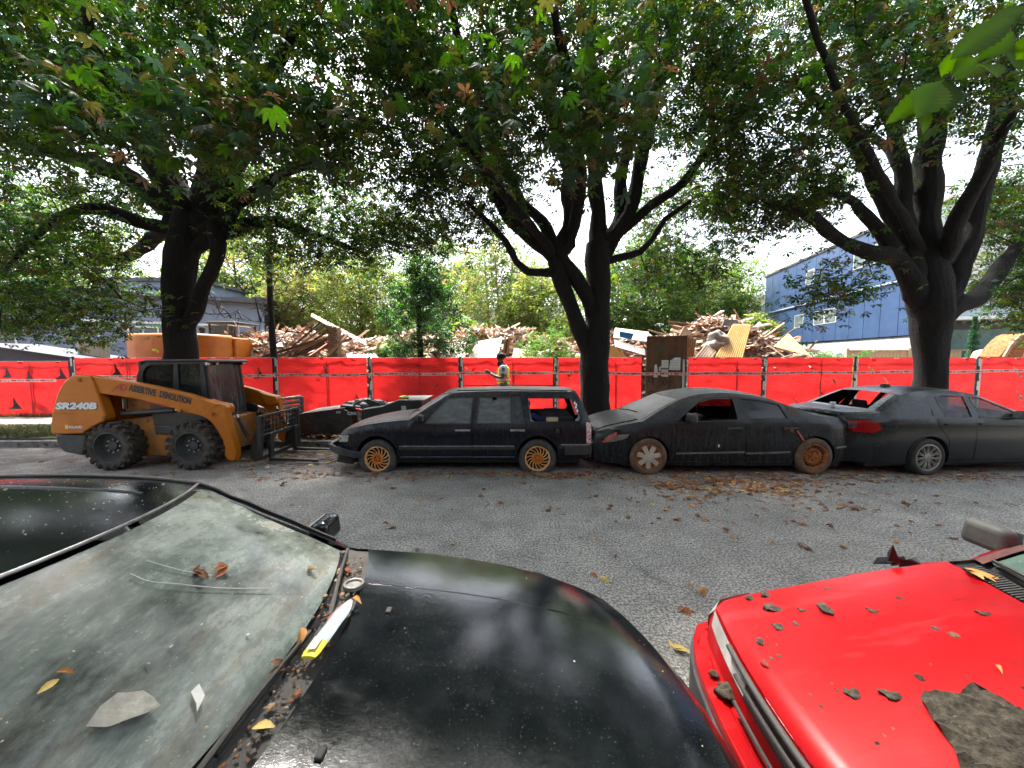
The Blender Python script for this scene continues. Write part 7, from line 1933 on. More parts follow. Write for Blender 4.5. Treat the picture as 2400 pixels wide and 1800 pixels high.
 MB().add([(-.012, -.3275, 1.375), (.012, -.3285, 1.375), (.008, -.3345, 1.33), (-.008, -.3345, 1.33)], [(0, 1, 2, 3)]).build("badge_emblem", mat("badge_grey", (.35, .36, .4)), bd)
 ph = empty("phone", (p.x - .405, 10.35 - .05, .20 + 1.315), rot=(0, -.5, 0)); tag(ph, "dark mobile phone held in the officer's hands", "phone")
 MB().box((0, 0, 0), (.15, .075, .01)).build("phone_case", M_BLACK, ph, bevel=.003); MB().box((0, 0, .0065), (.14, .068, .002)).build("screen", mat("phone_screen", (.03, .03, .035), rough=.1), ph)
officer()
# ================================================================== DEMOLITION LOT
WOODS = [mat("wood_pinkish", (.40, .22, .15), (.52, .34, .25), ns=6, stretch=(1, 6, 6), rough=.8), mat("wood_pale", (.55, .42, .28), (.66, .55, .40), ns=6, stretch=(1, 6, 6), rough=.8),
         mat("wood_brown", (.16, .085, .05), (.26, .15, .09), ns=6, stretch=(1, 6, 6), rough=.85), mat("wood_dark", (.035, .022, .017), (.09, .055, .04), ns=6, rough=.9),
         mat("board_white", (.62, .61, .58), (.74, .73, .71), ns=4, rough=.7, spots=(.3, .26, .22), spot_scale=9, spot_at=.62), mat("wood_grey", (.28, .25, .22), (.40, .37, .33), ns=5, rough=.9),
         mat("wood_redbrown", (.26, .085, .05), (.36, .14, .08), ns=6, rough=.8), mat("plaster_cream", (.60, .54, .42), (.70, .65, .54), ns=5, rough=.85), mat("shingle_tan", (.42, .32, .24), (.55, .45, .36), ns=10, rough=.95)]
W_IDX = {"pink": 0, "pale": 1, "brown": 2, "dark": 3, "white": 4, "grey": 5, "red": 6, "cream": 7, "tan": 8}
def plank_mesh(l, w, t):
 k = random.uniform(.02, .12)
 return MB().add([(-l / 2, -w / 2, 0), (l / 2 - k, -w / 2, 0), (l / 2, w / 2, 0), (-l / 2 + k * .6, w / 2, 0), (-l / 2, -w / 2, t), (l / 2 - k, -w / 2, t), (l / 2, w / 2, t), (-l / 2 + k * .6, w / 2, t)],
     [(3, 2, 1, 0), (4, 5, 6, 7), (0, 1, 5, 4), (1, 2, 6, 5), (2, 3, 7, 6), (3, 0, 4, 7)]).mesh("plank")
PLANKS = []
for wi in range(len(WOODS)):
 for (l, w, t) in ((1.8, .10, .04), (1.1, .16, .03), (.7, .22, .02), (2.1, .10, .05), (.45, .30, .02)):
  me = plank_mesh(l, w, t); me.materials.append(WOODS[wi]); PLANKS.append((wi, l, w, me))
def heap(label, prof, y0, y1, n, weights, seed):
 """prof: (photo x, photo y) outline of the heap's crest at the middle distance"""
 rs = random.Random(seed)
 ym = (y0 + y1) / 2
 xs = [float(at(a, b, ym).x) for a, b in prof]; zs = [float(at(a, b, ym).z) for a, b in prof]
 root = empty("debris_heap", ((xs[0] + xs[-1]) / 2, ym, 0.2)); tag(root, label, "debris", "heaps of demolition debris")
 off = Vector(root.location)
 H = lambda x, y: max(.25, np.interp(x, xs, zs) - .05) * max(0.0, 1 - ((y - ym - .6) / (y1 - y0) * 1.55) ** 2) ** .6
 V, F = [], []
 nx, ny = 40, 14
 X = np.linspace(xs[0] - .6, xs[-1] + .6, nx + 1); Y = np.linspace(y0 - 1.0, y1 + 1.0, ny + 1)
 for y in Y:
  for x in X:
   V.append((x - off.x, y - off.y, H(x, y) - .2 - .2 + .3 * mnoise.noise(Vector((x * 1.8, y * 1.8, 0)))))
 F = [(j * (nx + 1) + i, j * (nx + 1) + i + 1, (j + 1) * (nx + 1) + i + 1, (j + 1) * (nx + 1) + i) for j in range(ny) for i in range(nx)]
 link("rubble_core", np_mesh("rubble_core", V, F), mat("rubble", (.05, .035, .028), (.30, .22, .17), ns=9, detail=9, rough=.95, bump=1, bs=14, spots=(.55, .45, .36), spot_scale=6, spot_at=.60), root)
 pool = [p for p in PLANKS]
 wts = [weights.get([k for k, v in W_IDX.items() if v == p[0]][0], 0) * (1.0 if p[1] < 2 else .6) for p in pool]
 small = MB(); smm = [[] for _ in WOODS]
 for i in range(n):
  x = rs.uniform(xs[0], xs[-1]); y = rs.uniform(y0 - .5, y1 - 1.0)
  z = H(x, y) - .2 + rs.uniform(-.12, .14)
  p = rs.choices(pool, wts)[0]
  rot = (rs.gauss(.25, .6), rs.gauss(0, .30), rs.uniform(-1.3, 1.3) if rs.random() < .75 else rs.uniform(-3, 3))
  link("plank", p[3], None, root, loc=(x - off.x, y - off.y, z), rot=rot, scale=(rs.uniform(.6, 1.15), rs.uniform(.7, 1.4), 1))
 k = 5200
 xx = np.array([rs.uniform(xs[0], xs[-1]) for _ in range(k)]); yy = np.array([rs.uniform(y0 - .6, y1 - 1.2) for _ in range(k)])
 zz = np.array([H(a, b) for a, b in zip(xx, yy)]) - .17 + rng.normal(0, .07, k)
 L = rng.uniform(.08, .55, k); Wd = rng.uniform(.02, .11, k)
 Rm = rand_frames(k, .7)
 q = np.array([(-1, -1, 0), (1, -1, 0), (1, 1, 0), (-1, 1, 0)], float)
 Vv = np.stack([xx - off.x, yy - off.y, zz], 1)[:, None, :] + np.einsum('nij,nkj->nki', Rm, q[None] * np.stack([L, Wd, np.ones(k)], 1)[:, None, :] / 2)
 wi = rng.choice(len(WOODS), k, p=np.array([weights.get(nm, .02) for nm in W_IDX]) / sum(weights.get(nm, .02) for nm in W_IDX))
 o = link("scraps", np_mesh("scraps", Vv.reshape(-1, 3), np.arange(4 * k).reshape(-1, 4), fm=wi), WOODS, root); tag(o, kind="stuff")
 return root, H, off
heapL, HL, oL = heap("pinkish heap of split shingles and boards left of the collapsed roof", [(500, 835), (530, 800), (580, 782), (640, 778), (700, 782), (750, 790), (800, 800), (860, 800), (900, 825)], 14, 18, 300, {"pink": .35, "pale": .12, "brown": .12, "white": .22, "grey": .08, "red": .08, "tan": .1}, 1)
heapC, HC, oC = heap("tan heap of boards and plaster sheets behind the traffic officer", [(840, 812), (900, 792), (960, 778), (1010, 790), (1060, 792), (1110, 768), (1160, 776), (1210, 770), (1260, 790), (1320, 800), (1360, 830)], 14, 18, 300, {"pale": .22, "tan": .25, "pink": .2, "brown": .1, "cream": .1, "white": .08, "grey": .05, "dark": .05}, 2)
heapR, HR, oR = heap("brown heap of splintered boards right of the plywood hoarding", [(1330, 825), (1380, 795), (1440, 782), (1500, 790), (1560, 792), (1610, 775), (1650, 752), (1690, 742), (1740, 752), (1770, 775), (1810, 790), (1850, 806), (1890, 835)], 14, 18, 300, {"pink": .15, "pale": .1, "brown": .3, "red": .12, "white": .12, "grey": .1, "dark": .08, "tan": .1}, 3)
def slab_px(name, label, cat, corners, y, m, thick=.05, lean=0.5, ribs=0, ribmat=None, parts=None):
 """flat sheet given by photo corners; y per corner"""
 P = [at(a, b, yy) for (a, b), yy in zip(corners, y)]
 c = sum(P, Vector()) / len(P)
 root = empty(name, c); tag(root, label, cat)
 n = (P[1] - P[0]).cross(P[-1] - P[0]).normalized()
 if n.y > 0: n = -n
 V = [p - c for p in P] + [p - c - n * thick for p in P]; k = len(P)
 MB().add(V, [tuple(range(k)), tuple(range(2 * k - 1, k - 1, -1))] + [(i, (i + 1) % k, k + (i + 1) % k, k + i) for i in range(k)]).build("sheet", m, root)
 if ribs:
  for i in range(ribs):
   t = (i + .5) / ribs
   a, b = P[0].lerp(P[1], t) - c + n * .012, P[3].lerp(P[2], t) - c + n * .012
   MB().tube([a, b], .02, n=5).build("batten", ribmat or m, root)
 return root
slab_px("ribbed_panel", "yellow ribbed wall panel leaning on the right-hand debris heap", "panel", [(1718, 760), (1760, 762), (1741, 838), (1676, 838)], (14.6, 14.6, 13.6, 13.6), mat("ochre_board", (.42, .24, .06), (.5, .30, .09), ns=5), ribs=12, ribmat=mat("ochre_rib", (.52, .32, .09), (.58, .38, .14), ns=5))
slab_px("plywood_sheet", "yellow plywood sheet sliding off the right end of the heap", "panel", [(1848, 782), (1853, 786), (1900, 834), (1815, 812)], (14.4, 14.4, 13.4, 14), mat("golden_ply", (.60, .38, .11), (.66, .45, .17), ns=5), .04)
slab_px("clapboard_panel", "brown clapboard panel tilted just right of the plywood hoarding", "panel", [(1655, 806), (1680, 826), (1672, 838), (1628, 838)], (13.9, 13.6, 13.4, 13.6), mat("brown_clap", (.24, .14, .08), (.34, .21, .12), ns=6), ribs=6, ribmat=mat("brown_clap_dark", (.12, .07, .045)))
slab_px("clapboard_panel", "tan board fragment standing behind the hoarding's right edge", "panel", [(1606, 788), (1632, 796), (1626, 834), (1606, 838)], (13.6,) * 4, mat("tan_clap", (.42, .28, .17), (.5, .35, .22), ns=6), ribs=5, ribmat=mat("brown_clap", (.24, .14, .08)))
slab_px("plaster_sheet", "large cream plaster sheet behind the traffic officer", "panel", [(1118, 800), (1178, 790), (1165, 838), (1098, 838)], (14, 14, 13.2, 13.2), WOODS[7], .04)
slab_px("plaster_sheet", "pale plaster sheet under the laurel tree", "panel", [(1040, 806), (1092, 800), (1090, 838), (1030, 838)], (14, 14, 13.4, 13.4), WOODS[7], .04)
slab_px("plywood_sheet", "tan plywood sheet leaning left of the middle chestnut trunk", "panel", [(1205, 815), (1262, 822), (1280, 838), (1200, 838)], (13.8, 13.8, 13.3, 13.3), WOODS[8], .04)
slab_px("slatted_panel", "red brown slatted panel above the officer's turban", "panel", [(1182, 794), (1196, 796), (1192, 830), (1178, 828)], (13.7,) * 4, WOODS[0], .03, ribs=1, ribmat=WOODS[3])
slab_px("siding_sheet", "grey blue corrugated sheet lying low left of the laurel tree", "panel", [(812, 832), (880, 830), (890, 842), (818, 842)], (13.6, 13.6, 13, 13), mat("pale_blue_sheet", (.42, .48, .55), (.55, .6, .65), ns=8), .02, ribs=9, ribmat=mat("pale_blue_rib", (.5, .56, .62)))
slab_px("siding_sheet", "white siding boards sliding down left of the plywood hoarding", "panel", [(1440, 796), (1512, 818), (1512, 832), (1442, 812)], (13.8, 13.4, 13.3, 13.6), WOODS[4], .03, ribs=0)
slab_px("door_panel", "cream door with a blue patch on top of the heap left of the hoarding", "panel", [(1442, 768), (1520, 778), (1516, 800), (1438, 790)], (15, 15, 14.4, 14.4), WOODS[7], .05)
slab_px("blue_board", "bright blue board on the cream door", "panel", [(1452, 776), (1486, 782), (1480, 796), (1452, 790)], (14.3,) * 4, mat("bright_blue", (.01, .14, .45), (.02, .2, .55), ns=6), .02)
slab_px("plywood_sheet", "yellow sheet low beside the middle chestnut trunk", "panel", [(1425, 810), (1440, 812), (1470, 838), (1426, 838)], (13.6,) * 4, mat("golden_ply_b", (.62, .44, .16), (.68, .5, .22), ns=5), .03)
slab_px("ply_gable", "triangular plywood offcut on the heap above the hoarding", "panel", [(1604, 764), (1628, 784), (1592, 786)], (14.6,) * 3, WOODS[8], .03)
slab_px("grey_mat", "dark grey roofing mat at the top of the right-hand heap", "panel", [(1698, 748), (1728, 750), (1734, 762), (1692, 764)], (15.2,) * 4, mat("dark_felt", (.10, .11, .13), (.2, .2, .22), ns=8), .06)
sheet_c = at(1688, 788, 14.2); cl = empty("cloth_bundle", sheet_c); tag(cl, "crumpled pale grey cloth on the right-hand debris heap", "cloth")
MB().ball((0, 0, -.1), .40, 30, 20, sc=(1.0, .6, .8), wob=.55).ball((-.25, -.1, -.35), .3, 24, 16, sc=(1.3, .7, .6), wob=.6).build("cloth", mat("dirty_cloth", (.20, .18, .16), (.36, .33, .30), ns=7, rough=.95, bump=.6, bs=8), cl, smooth=40)
def collapsed_roof():
 a, b, c_, d_ = at(731, 734, 15.6), at(786, 752, 15.0), at(858, 800, 14.2), at(800, 800, 15.4)
 root = empty("collapsed_roof", d_); tag(root, "brown collapsed roof section rising to a peak above the left-hand rubble", "roof")
 base = Vector(d_)
 n = 16
 for i in range(n):                                    # sheathing boards of the tipped slope
  t0, t1 = i / n, (i + .88) / n
  p0, p1 = a.lerp(c_, t0), a.lerp(c_, t1)
  dn = Vector((-.35, .9, -.75)) * random.uniform(.85, 1.1)
  q0, q1 = p0 - dn * .75, p1 - dn * .75
  up = Vector((0, 0, .03))
  V = [p0, p1, p1 + Vector((.22, -.5, -.18)), p0 + Vector((.22, -.5, -.18))]
  MB().add([v - base for v in V] + [v - base - up for v in V], [(0, 1, 2, 3), (7, 6, 5, 4), (0, 4, 5, 1), (1, 5, 6, 2), (2, 6, 7, 3), (3, 7, 4, 0)]).build("sheathing_board", random.choice((WOODS[8], WOODS[1], WOODS[0])), root)
 for k in range(7):                                    # dark rafters fanning to the lower left
  p = a.lerp(c_, .12 + k * .12); q = p + Vector((-1.2 - .12 * k, -.3, -1.35 + .10 * k))
  MB().tube([p - base, q - base], .05, n=4).build("rafter", WOODS[3] if k % 2 else WOODS[2], root)
 for k in range(5):
  p = at(600 + k * 42, 842 - k * 2, 13.4); q = at(735 + k * 20, 800 - k * 4, 14.2)
  MB().tube([p - base, q - base], .06, n=4).build("fallen_beam", (WOODS[3], WOODS[2], WOODS[3], WOODS[6], WOODS[2])[k], root)
collapsed_roof()
def chimney():
 p = at(786, 841, 13.9); root = empty("brick_chimney", (p.x, p.y, .2)); tag(root, "stub of a tan brick chimney beside the collapsed roof", "chimney")
 bm_ = [mat("tan_brick", (.26, .17, .11), (.36, .25, .17), ns=8), mat("tan_brick_b", (.20, .12, .08), (.28, .18, .12), ns=8)]
 MB().box((0, 0, 1.45), (.30, .30, 2.9)).build("mortar_core", M_CONC, root)
 me = [MB().box((0, 0, 0), (.17, .40, .075)).mesh("brick"), MB().box((0, 0, 0), (.17, .40, .075)).mesh("brick")]
 for i in range(2): me[i].materials.append(bm_[i])
 for r_ in range(33):
  for k in range(2):
   link("brick", random.choice(me), None, root, loc=(-.09 + k * .18 + (.02 if r_ % 2 else -.02), 0, .06 + r_ * .088), rot=(0, 0, random.uniform(-.03, .03)))
chimney()
# ------------------------------------------------------------------ excavator behind the fence at the left, with its driver
def excavator_left():
 y = 13.6
 c = at(432, 841, y); root = empty("excavator", (c.x, y, .2)); tag(root, "orange excavator behind the left chestnut trunk, counterweight towards the street", "excavator")
 org = mat("excavator_orange", (.46, .12, .004), (.56, .17, .008), rough=.45, ns=3, spots=(.2, .08, .02), spot_scale=9, spot_at=.66, dust=(.35, .22, .1), dust_amt=.3)
 w = 1.5
 pts = [(-w, -.1), (-w + .06, -.55), (-w + .3, -.85), (-w + .8, -1.0), (0, -1.05), (w - .8, -1.0), (w - .3, -.85), (w - .06, -.55), (w, -.1), (w, .5), (-w, .5)]
 MB().prism(pts, 1.05, 2.62, plane='xy').build("counterweight", org, root, bevel=.10, seg=4)
 MB().box((0, 1.2, 1.8), (3.2, 1.6, 1.5)).build("engine_housing", org, root, bevel=.06)
 for sx in (-1, 1):
  t = empty("track", (sx * 1.25, .6, .45), parent=root)
  MB().prism([(-1.9, -.1), (-1.7, -.38), (1.7, -.38), (1.9, -.1), (1.8, .25), (1.5, .36), (-1.5, .36), (-1.8, .25)], -.3, .3, plane='yz').build("track_belt", M_STEEL, t, bevel=.05)
  for k in range(14): MB().box((0, -1.6 + k * .25, .37), (.6, .06, .04)).build("track_shoe", M_STEEL, t)
 MB().lathe([(.9, .75), (.9, 1.1)], 26, 'z', c=(0, .6, 0)).build("slew_ring", M_STEEL, root, smooth=50)
 cab = empty("cab", (.35, 2.0, 1.2), parent=root)
 for dx in (-.5, .5):
  for dy in (-.6, .6): MB().tube([(dx, dy, 0), (dx, dy, 1.95)], .045, n=6).build("cab_post", M_LBLK, cab)
 MB().box((0, 0, 2.0), (1.15, 1.4, .10)).build("cab_roof", M_LBLK, cab, bevel=.03); MB().box((0, 0, .3), (1.1, 1.3, .6)).build("cab_base", org, cab, bevel=.03)
 MB().box((0, -.6, 1.3), (.95, .01, 1.2)).build("rear_glass", glass_mat("excavator_glass", (.01, .012, .014), .6, (.2, .2, .2), .15), cab)
 mir = at(512, 712, y + 1.2) - Vector((c.x, y, .2))
 MB().tube([(1.05, 1.4, 2.5), (1.10, 1.3, 3.0), tuple(mir)], .018, n=6).build("mirror_arm", M_ALLOY, root, smooth=60)
 MB().box(tuple(mir), (.16, .05, .36)).build("mirror", M_LBLK, root, bevel=.015)
 MB().tube([(1.5, .2, 2.6), (1.5, .2, 3.0), (1.5, 1.4, 3.0), (1.5, 1.4, 2.6)], .02, n=6).build("handrail", M_ALLOY, root, smooth=60)
 MB().tube([(-.35, 2.2, 1.7), (-.35, 4.0, 2.5), (-.35, 5.6, 2.2)], [.22, .20, .14], n=6).build("boom", org, root)
 MB().tube([(-.35, 5.6, 2.2), (-.35, 6.2, 0.9)], [.14, .10], n=6).build("dipper", org, root)
 p = at(478, 841, y + .35); pr = empty("person", (p.x, y + .35, 2.62)); tag(pr, "dark-clothed person on the orange excavator, seen from behind", "person")
 sk = mat("neck_skin", (.12, .07, .05)); ov = mat("black_overall", (.008, .008, .010), rough=.9)
 b = skin_body("body", [((0, 0, -.55), (.16, .14)), ((0, 0, -.15), (.18, .13)), ((0, 0, .12), (.19, .12)), ((0, 0, .25), (.06, .06)), ((0, 0, .38), (.085, .095)), ((0, 0, .50), (.07, .08)), ((-.21, .02, .10), .065), ((-.27, .16, -.18), .05), ((-.2, .36, -.2), .04), ((.21, .02, .10), .065), ((.27, .16, -.18), .05), ((.2, .36, -.2), .04)], [(0, 1), (1, 2), (2, 3), (3, 4), (4, 5), (2, 6), (6, 7), (7, 8), (2, 9), (9, 10), (10, 11)], ov, pr)
 MB().ball((0, -.01, .44), .115, 14, 10, sc=(.92, 1, 1)).build("hair", mat("dark_hair", (.008, .007, .006), rough=.9), pr, smooth=60)
excavator_left()
def excavator_right():
 y = 13.8
 c = at(2360, 841, y); root = empty("excavator", (c.x, y, .2)); tag(root, "rust brown excavator bucket and arm behind the fence at the right edge", "excavator")
 L = lambda px, py: ((px - 2360) / 867 * y, float(at(2360, py, y).z) - .2)
 MB().prism([L(2315, 838), L(2330, 815), L(2345, 797), L(2358, 786), L(2370, 782), L(2378, 790), L(2374, 812), L(2368, 838)], -.35, .35).build("bucket", M_RUST, root, bevel=.05)
 MB().prism([L(2318, 836), L(2332, 808), L(2352, 786), L(2356, 790), L(2336, 814), L(2324, 838)], -.42, -.36).build("bucket_lip", mat("tan_rust", (.35, .2, .12), (.2, .1, .06)), root)
 MB().lathe([(.001, -.36), (.22, -.36), (.24, -.2)], 20, 'y', c=(L(2352, 820)[0], 0, L(2352, 820)[1])).build("pivot_boss", M_RUST, root, smooth=40)
 MB().prism([L(2370, 812), L(2372, 796), L(2480, 800), L(2480, 822), L(2376, 820)], -.2, .2).build("arm", M_RUST, root, bevel=.03)
 MB().prism([L(2362, 842), L(2372, 822), L(2385, 818), L(2480, 818), L(2480, 842)], .4, 1.2).build("boulder", mat("pale_earth", (.45, .38, .28), (.55, .48, .36), ns=5), root, bevel=.05)
excavator_right()
# ================================================================== BUILDINGS
def wall_boards(root, x0, x1, z0, z1, n, m, part, y=0.0, gap=.006):
 """lapped boards on a wall lying in the local xz plane (outside = -y)"""
 h = (z1 - z0) / n
 me = MB().add([(0, 0, 0), (x1 - x0, 0, 0), (x1 - x0, .022, h), (0, .022, h), (0, .03, 0), (x1 - x0, .03, 0)], [(0, 1, 2, 3), (0, 4, 5, 1)]).mesh(part, fix=False)
 for i in range(n): link(part, me, m, root, loc=(x0, y - .03, z0 + i * h))
def window(root, x, z, w, h, y, fm, gm, mull=1):
 g = empty("window", (x, y, z), parent=root)
 for a, b, c_, d_ in ((0, h / 2, w + .12, .07), (0, -h / 2, w + .12, .07)): MB().box((a, -.02, b), (c_, .09, d_)).build("frame", fm, g)
 for a in np.linspace(-w / 2, w / 2, mull + 1): MB().box((a, -.021, 0), (.06, .086, h - .06)).build("frame", fm, g)
 for k in range(mull): MB().box((-w / 2 + (k + .5) * w / mull, .01, 0), (w / mull - .05, .01, h - .06)).build("pane", gm, g)
 return g
M_PANE = mat("sky_pane", (.10, .13, .14), (.18, .22, .23), rough=.06, ns=2)
M_PANE2 = mat("teal_pane", (.05, .11, .10), (.09, .16, .15), rough=.08, ns=2)
M_WFR = mat("white_frame", (.66, .70, .71), rough=.5)
def house_left():
 a, b = Vector((-27.5, 16.2, 0)), Vector((-15.6, 23.5, 0))
 d = b - a; ang = math.atan2(d.y, d.x); ln = d.length
 root = empty("house", (a.x, a.y, .2), rz=ang); tag(root, "blue grey clapboard house behind the fence at the left", "house")
 m = mat("blue_grey_siding", (.15, .19, .26), (.19, .235, .31), rough=.6, ns=2)
 MB().prism([(0, 0), (ln, 0), (ln, 5.2), (0, 5.2)], .03, 8).build("wall", m, root)
 wall_boards(root, 0, ln, .2, 5.2, 30, m, "siding_board")
 rf = MB().prism([(-.4, 5.15), (ln + .4, 5.15), (ln + .4, 5.3), (-.4, 5.3)], -.5, 8.4).build("roof", mat("grey_roof", (.06, .06, .065), (.1, .1, .105), ns=6, rough=.9), root)
 window(root, 3.2, 2.6, 1.3, 1.1, -.06, M_WFR, M_PANE, 2); window(root, 8.4, 3.0, 1.2, 1.0, -.06, M_WFR, M_PANE, 2)
 MB().box((6, -.07, 3.75), (12, .05, .12)).build("belt_trim", M_WFR, root)
house_left()
def shed():
 p0, p1 = at(-60, 808, 13.0), at(240, 849, 13.0)
 root = empty("shed", (p0.x, 13.0, .2)); tag(root, "dark navy lean-to roof sloping down behind the left fence panels", "shed")
 w = p1.x - p0.x
 m = mat("navy_sheet", (.008, .010, .024), (.016, .018, .035), rough=.6, ns=5)
 MB().prism([(0, 0), (w, 0), (w, p1.z - .2), (0, p0.z - .2)], 0, 1.6).build("wall", m, root)
 MB().prism([(-.1, p0.z - .17), (w + .1, p1.z - .23), (w + .1, p1.z - .17), (-.1, p0.z - .11)], -.15, 1.8).build("roof", mat("navy_flashing", (.015, .018, .032), rough=.7), root)
shed()
def timber_fence(name, label, xa, ya, xb, yb, z0, z1, m, board=.14):
 d = Vector((xb - xa, yb - ya, 0)); ln = d.length
 root = empty(name, (xa, ya, z0), rz=math.atan2(d.y, d.x)); tag(root, label, "fence", "timber fences behind the lot")
 n = int(ln / board)
 me = MB().box((0, 0, (z1 - z0) / 2), (board - .008, .02, z1 - z0)).mesh("board")
 for i in range(min(n, 290)): link("board", me, m, root, loc=((i + .5) * board, random.uniform(-.004, .004), random.uniform(-.012, .012)))
 MB().box((ln / 2, -.005, z1 - z0 + .02), (ln, .09, .04)).build("cap_rail", m, root)
 for x in np.arange(0, ln + .1, 2.4): MB().box((min(x, ln), -.02, (z1 - z0) / 2 + .06), (.10, .10, z1 - z0 + .12)).build("post", m, root)
 return root
M_CEDAR = mat("new_cedar", (.42, .28, .16), (.55, .40, .26), ns=4, stretch=(3, 3, .5), rough=.8)
M_CEDARP = mat("grey_cedar", (.36, .29, .21), (.47, .39, .29), ns=4, stretch=(3, 3, .5), rough=.85)
p = at(1985, 829, 17.5); q = at(2262, 818, 16.5)
timber_fence("timber_fence", "new cedar fence running in front of the blue building", p.x, 17.5, q.x, 16.5, .2, 2.32, M_CEDAR)
p2 = at(2262, 818, 16.5)
timber_fence("timber_fence", "pale cedar fence at the right edge below the white house", p2.x + .15, 16.5, p2.x + 6, 16.5, .2, 2.28, M_CEDARP)
p = at(188, 800, 13.9)
timber_fence("timber_fence", "short upright timber screen beside the navy lean-to", p.x, 13.9, float(at(262, 800, 13.9).x), 13.9, .2, float(at(220, 803, 13.9).z), M_CEDARP, .18)
def blue_building():
 a = Vector((1.09 * 17.5, 17.5, 0)); dv = Vector((.19, 1, 0)).normalized()
 ln = 15.2
 root = empty("blue_building", (a.x, a.y, .2), rz=math.atan2(dv.y, dv.x)); tag(root, "three storey building clad in blue panels on a pale block base", "building")
 m = mat("blue_panel", (.038, .075, .165), (.05, .095, .205), rough=.45, ns=1.5)
 seam = mat("panel_seam", (.02, .03, .06), rough=.6)
 MB().prism([(-.0, 2.85), (ln, 2.85), (ln, 8.75), (0, 8.75)], -.05, -9).build("core", seam, root)
 pw = ln / 13
 holes = {(4, 1), (5, 1), (6, 2), (2, 2)}
 for i in range(13):
  for j, (z0, z1) in enumerate(((2.9, 5.55), (5.72, 8.7))):
   if (i, j) in ((5, 0), (6, 0), (8, 0)): 
    MB().box(((i + .5) * pw, -.02, z0 + .55), (pw - .03, .06, 1.06)).build("cladding_panel", m, root)
    MB().box(((i + .5) * pw, -.02, z1 - .3), (pw - .03, .06, .56)).build("cladding_panel", m, root)
   else:
    MB().box(((i + .5) * pw, -.02, (z0 + z1) / 2), (pw - .03, .06, z1 - z0)).build("cladding_panel", m, root)
 for i in (5, 6, 8):
  g = empty("window", ((i + .5) * pw, -.03, 4.5), parent=root)
  MB().box((0, 0, 0), (pw - .02, .05, .95)).build("frame", M_WFR, g); MB().box((0, .03, 0), (pw - .16, .02, .80)).build("pane", M_PANE, g)
 for i in (2, 3, 7):
  g = empty("window", ((i + .5) * pw, .0, 7.4), parent=root)
  MB().box((0, .015, 0), (pw * .8, .05, 1.0)).build("frame", M_WFR, g); MB().box((0, .045, 0), (pw * .8 - .14, .02, .86)).build("pane", M_PANE, g)
 MB().box((ln / 2, .03, 5.635), (ln, .08, .10)).build("floor_band", mat("pale_blue_trim", (.36, .44, .55), rough=.5), root)
 MB().box((ln / 2, -4.5, 8.82), (ln + .1, 9.1, .16)).build("roof", mat("grey_roof_b", (.05, .05, .055)), root)
 blk = mat("pale_block", (.36, .40, .42), (.45, .49, .50), ns=3, rough=.85)
 MB().box((ln / 2, -4.4, 1.3), (ln, 8.6, 3.1)).build("base_core", M_CONC, root)
 me = MB().box((0, 0, 0), (.78, .10, .28)).mesh("block"); me.materials.append(blk)
 for r_ in range(9):
  for c_ in range(19):
   link("block", me, None, root, loc=(.4 + c_ * .8 + (.2 if r_ % 2 else -.2), -.06 + random.uniform(-.004, .004), .3 + r_ * .29))
 fr = empty("street_front", (0, 0, 0), parent=root)
 MB().box((-.06, -4.4, 4.4), (.10, 8.6, 8.6)).build("front_wall", mat("white_render", (.55, .58, .58), (.62, .64, .64), ns=2), fr)
 MB().box((-.14, -2.2, 2.3), (.08, 3.4, 1.9)).build("patio_frame", M_WFR, fr); MB().box((-.19, -2.2, 2.25), (.02, 3.1, 1.65)).build("patio_glass", M_PANE2, fr)
 MB().box((-.45, -3.5, 3.55), (.8, 6, .14)).build("balcony_slab", M_WFR, fr); MB().box((-.84, -3.5, 4.1), (.03, 6, .95)).build("balcony_glass", mat("balcony_glass", (.30, .42, .48), rough=.1), fr)
 MB().box((-.16, -3.5, 3.2), (.06, 6, .55)).build("balcony_fascia", mat("dark_fascia", (.03, .035, .035)), fr)  # dark band on the wall below the balcony slab
blue_building()
cyp = at(2278, 841, 15.9)
def cypress():
 root = empty("cypress_tree", (cyp.x, 15.9, .2)); tag(root, "slim pointed cypress in front of the white patio door", "tree")
 MB().tube([(0, 0, 0), (0, 0, 3.3)], [.05, .01], n=6).build("trunk", M_TWIG, root)
 k = 1500; z = rng.uniform(.4, 3.55, k); r_ = .30 * np.sqrt(rng.uniform(0, 1, k)) * np.clip((3.7 - z) / 2.4, .08, 1); a = rng.uniform(0, 6.28, k)
 fm = leaves_mesh("crown", np.stack([r_ * np.cos(a), r_ * np.sin(a), z], 1), leaf_template(3, 0, .2), .9, (.35, .6), (.6, .4), np.array([(.03, .09, .045), (.05, .13, .06)]))
 tag(link("crown", fm, M_LEAFBG, root), kind="stuff")
cypress()
def plain_building(name, label, px0, px1, y, py, m, floors=2, dark_roof=False):
 a, b = at(px0, 841, y), at(px1, 841, y); h = float(at(px0, py, y).z)
 root = empty(name, (a.x, y, .0)); tag(root, label, "building", "buildings far behind the lot")
 w = b.x - a.x
 MB().box((w / 2, 4, h / 2), (w, 8, h)).build("wall", m, root)
 MB().box((w / 2, 4, h + .12), (w + .5, 8.5, .24)).build("roof", mat("pale_parapet", (.5, .5, .5)) if not dark_roof else mat("grey_roof", (.06, .06, .065)), root)
 n = max(2, int(w / 2.6))
 for f in range(floors):
  for i in range(n):
   window(root, (i + .5) * w / n, h * (f + .62) / floors, w / n * .5, h / floors * .42, -.03, M_WFR, M_PANE, 1)
plain_building("apartment_block", "pale low building glimpsed between the stems behind the rubble", 1000, 1330, 46, 726, mat("pale_render", (.50, .52, .53), (.58, .6, .6), ns=1), 2)
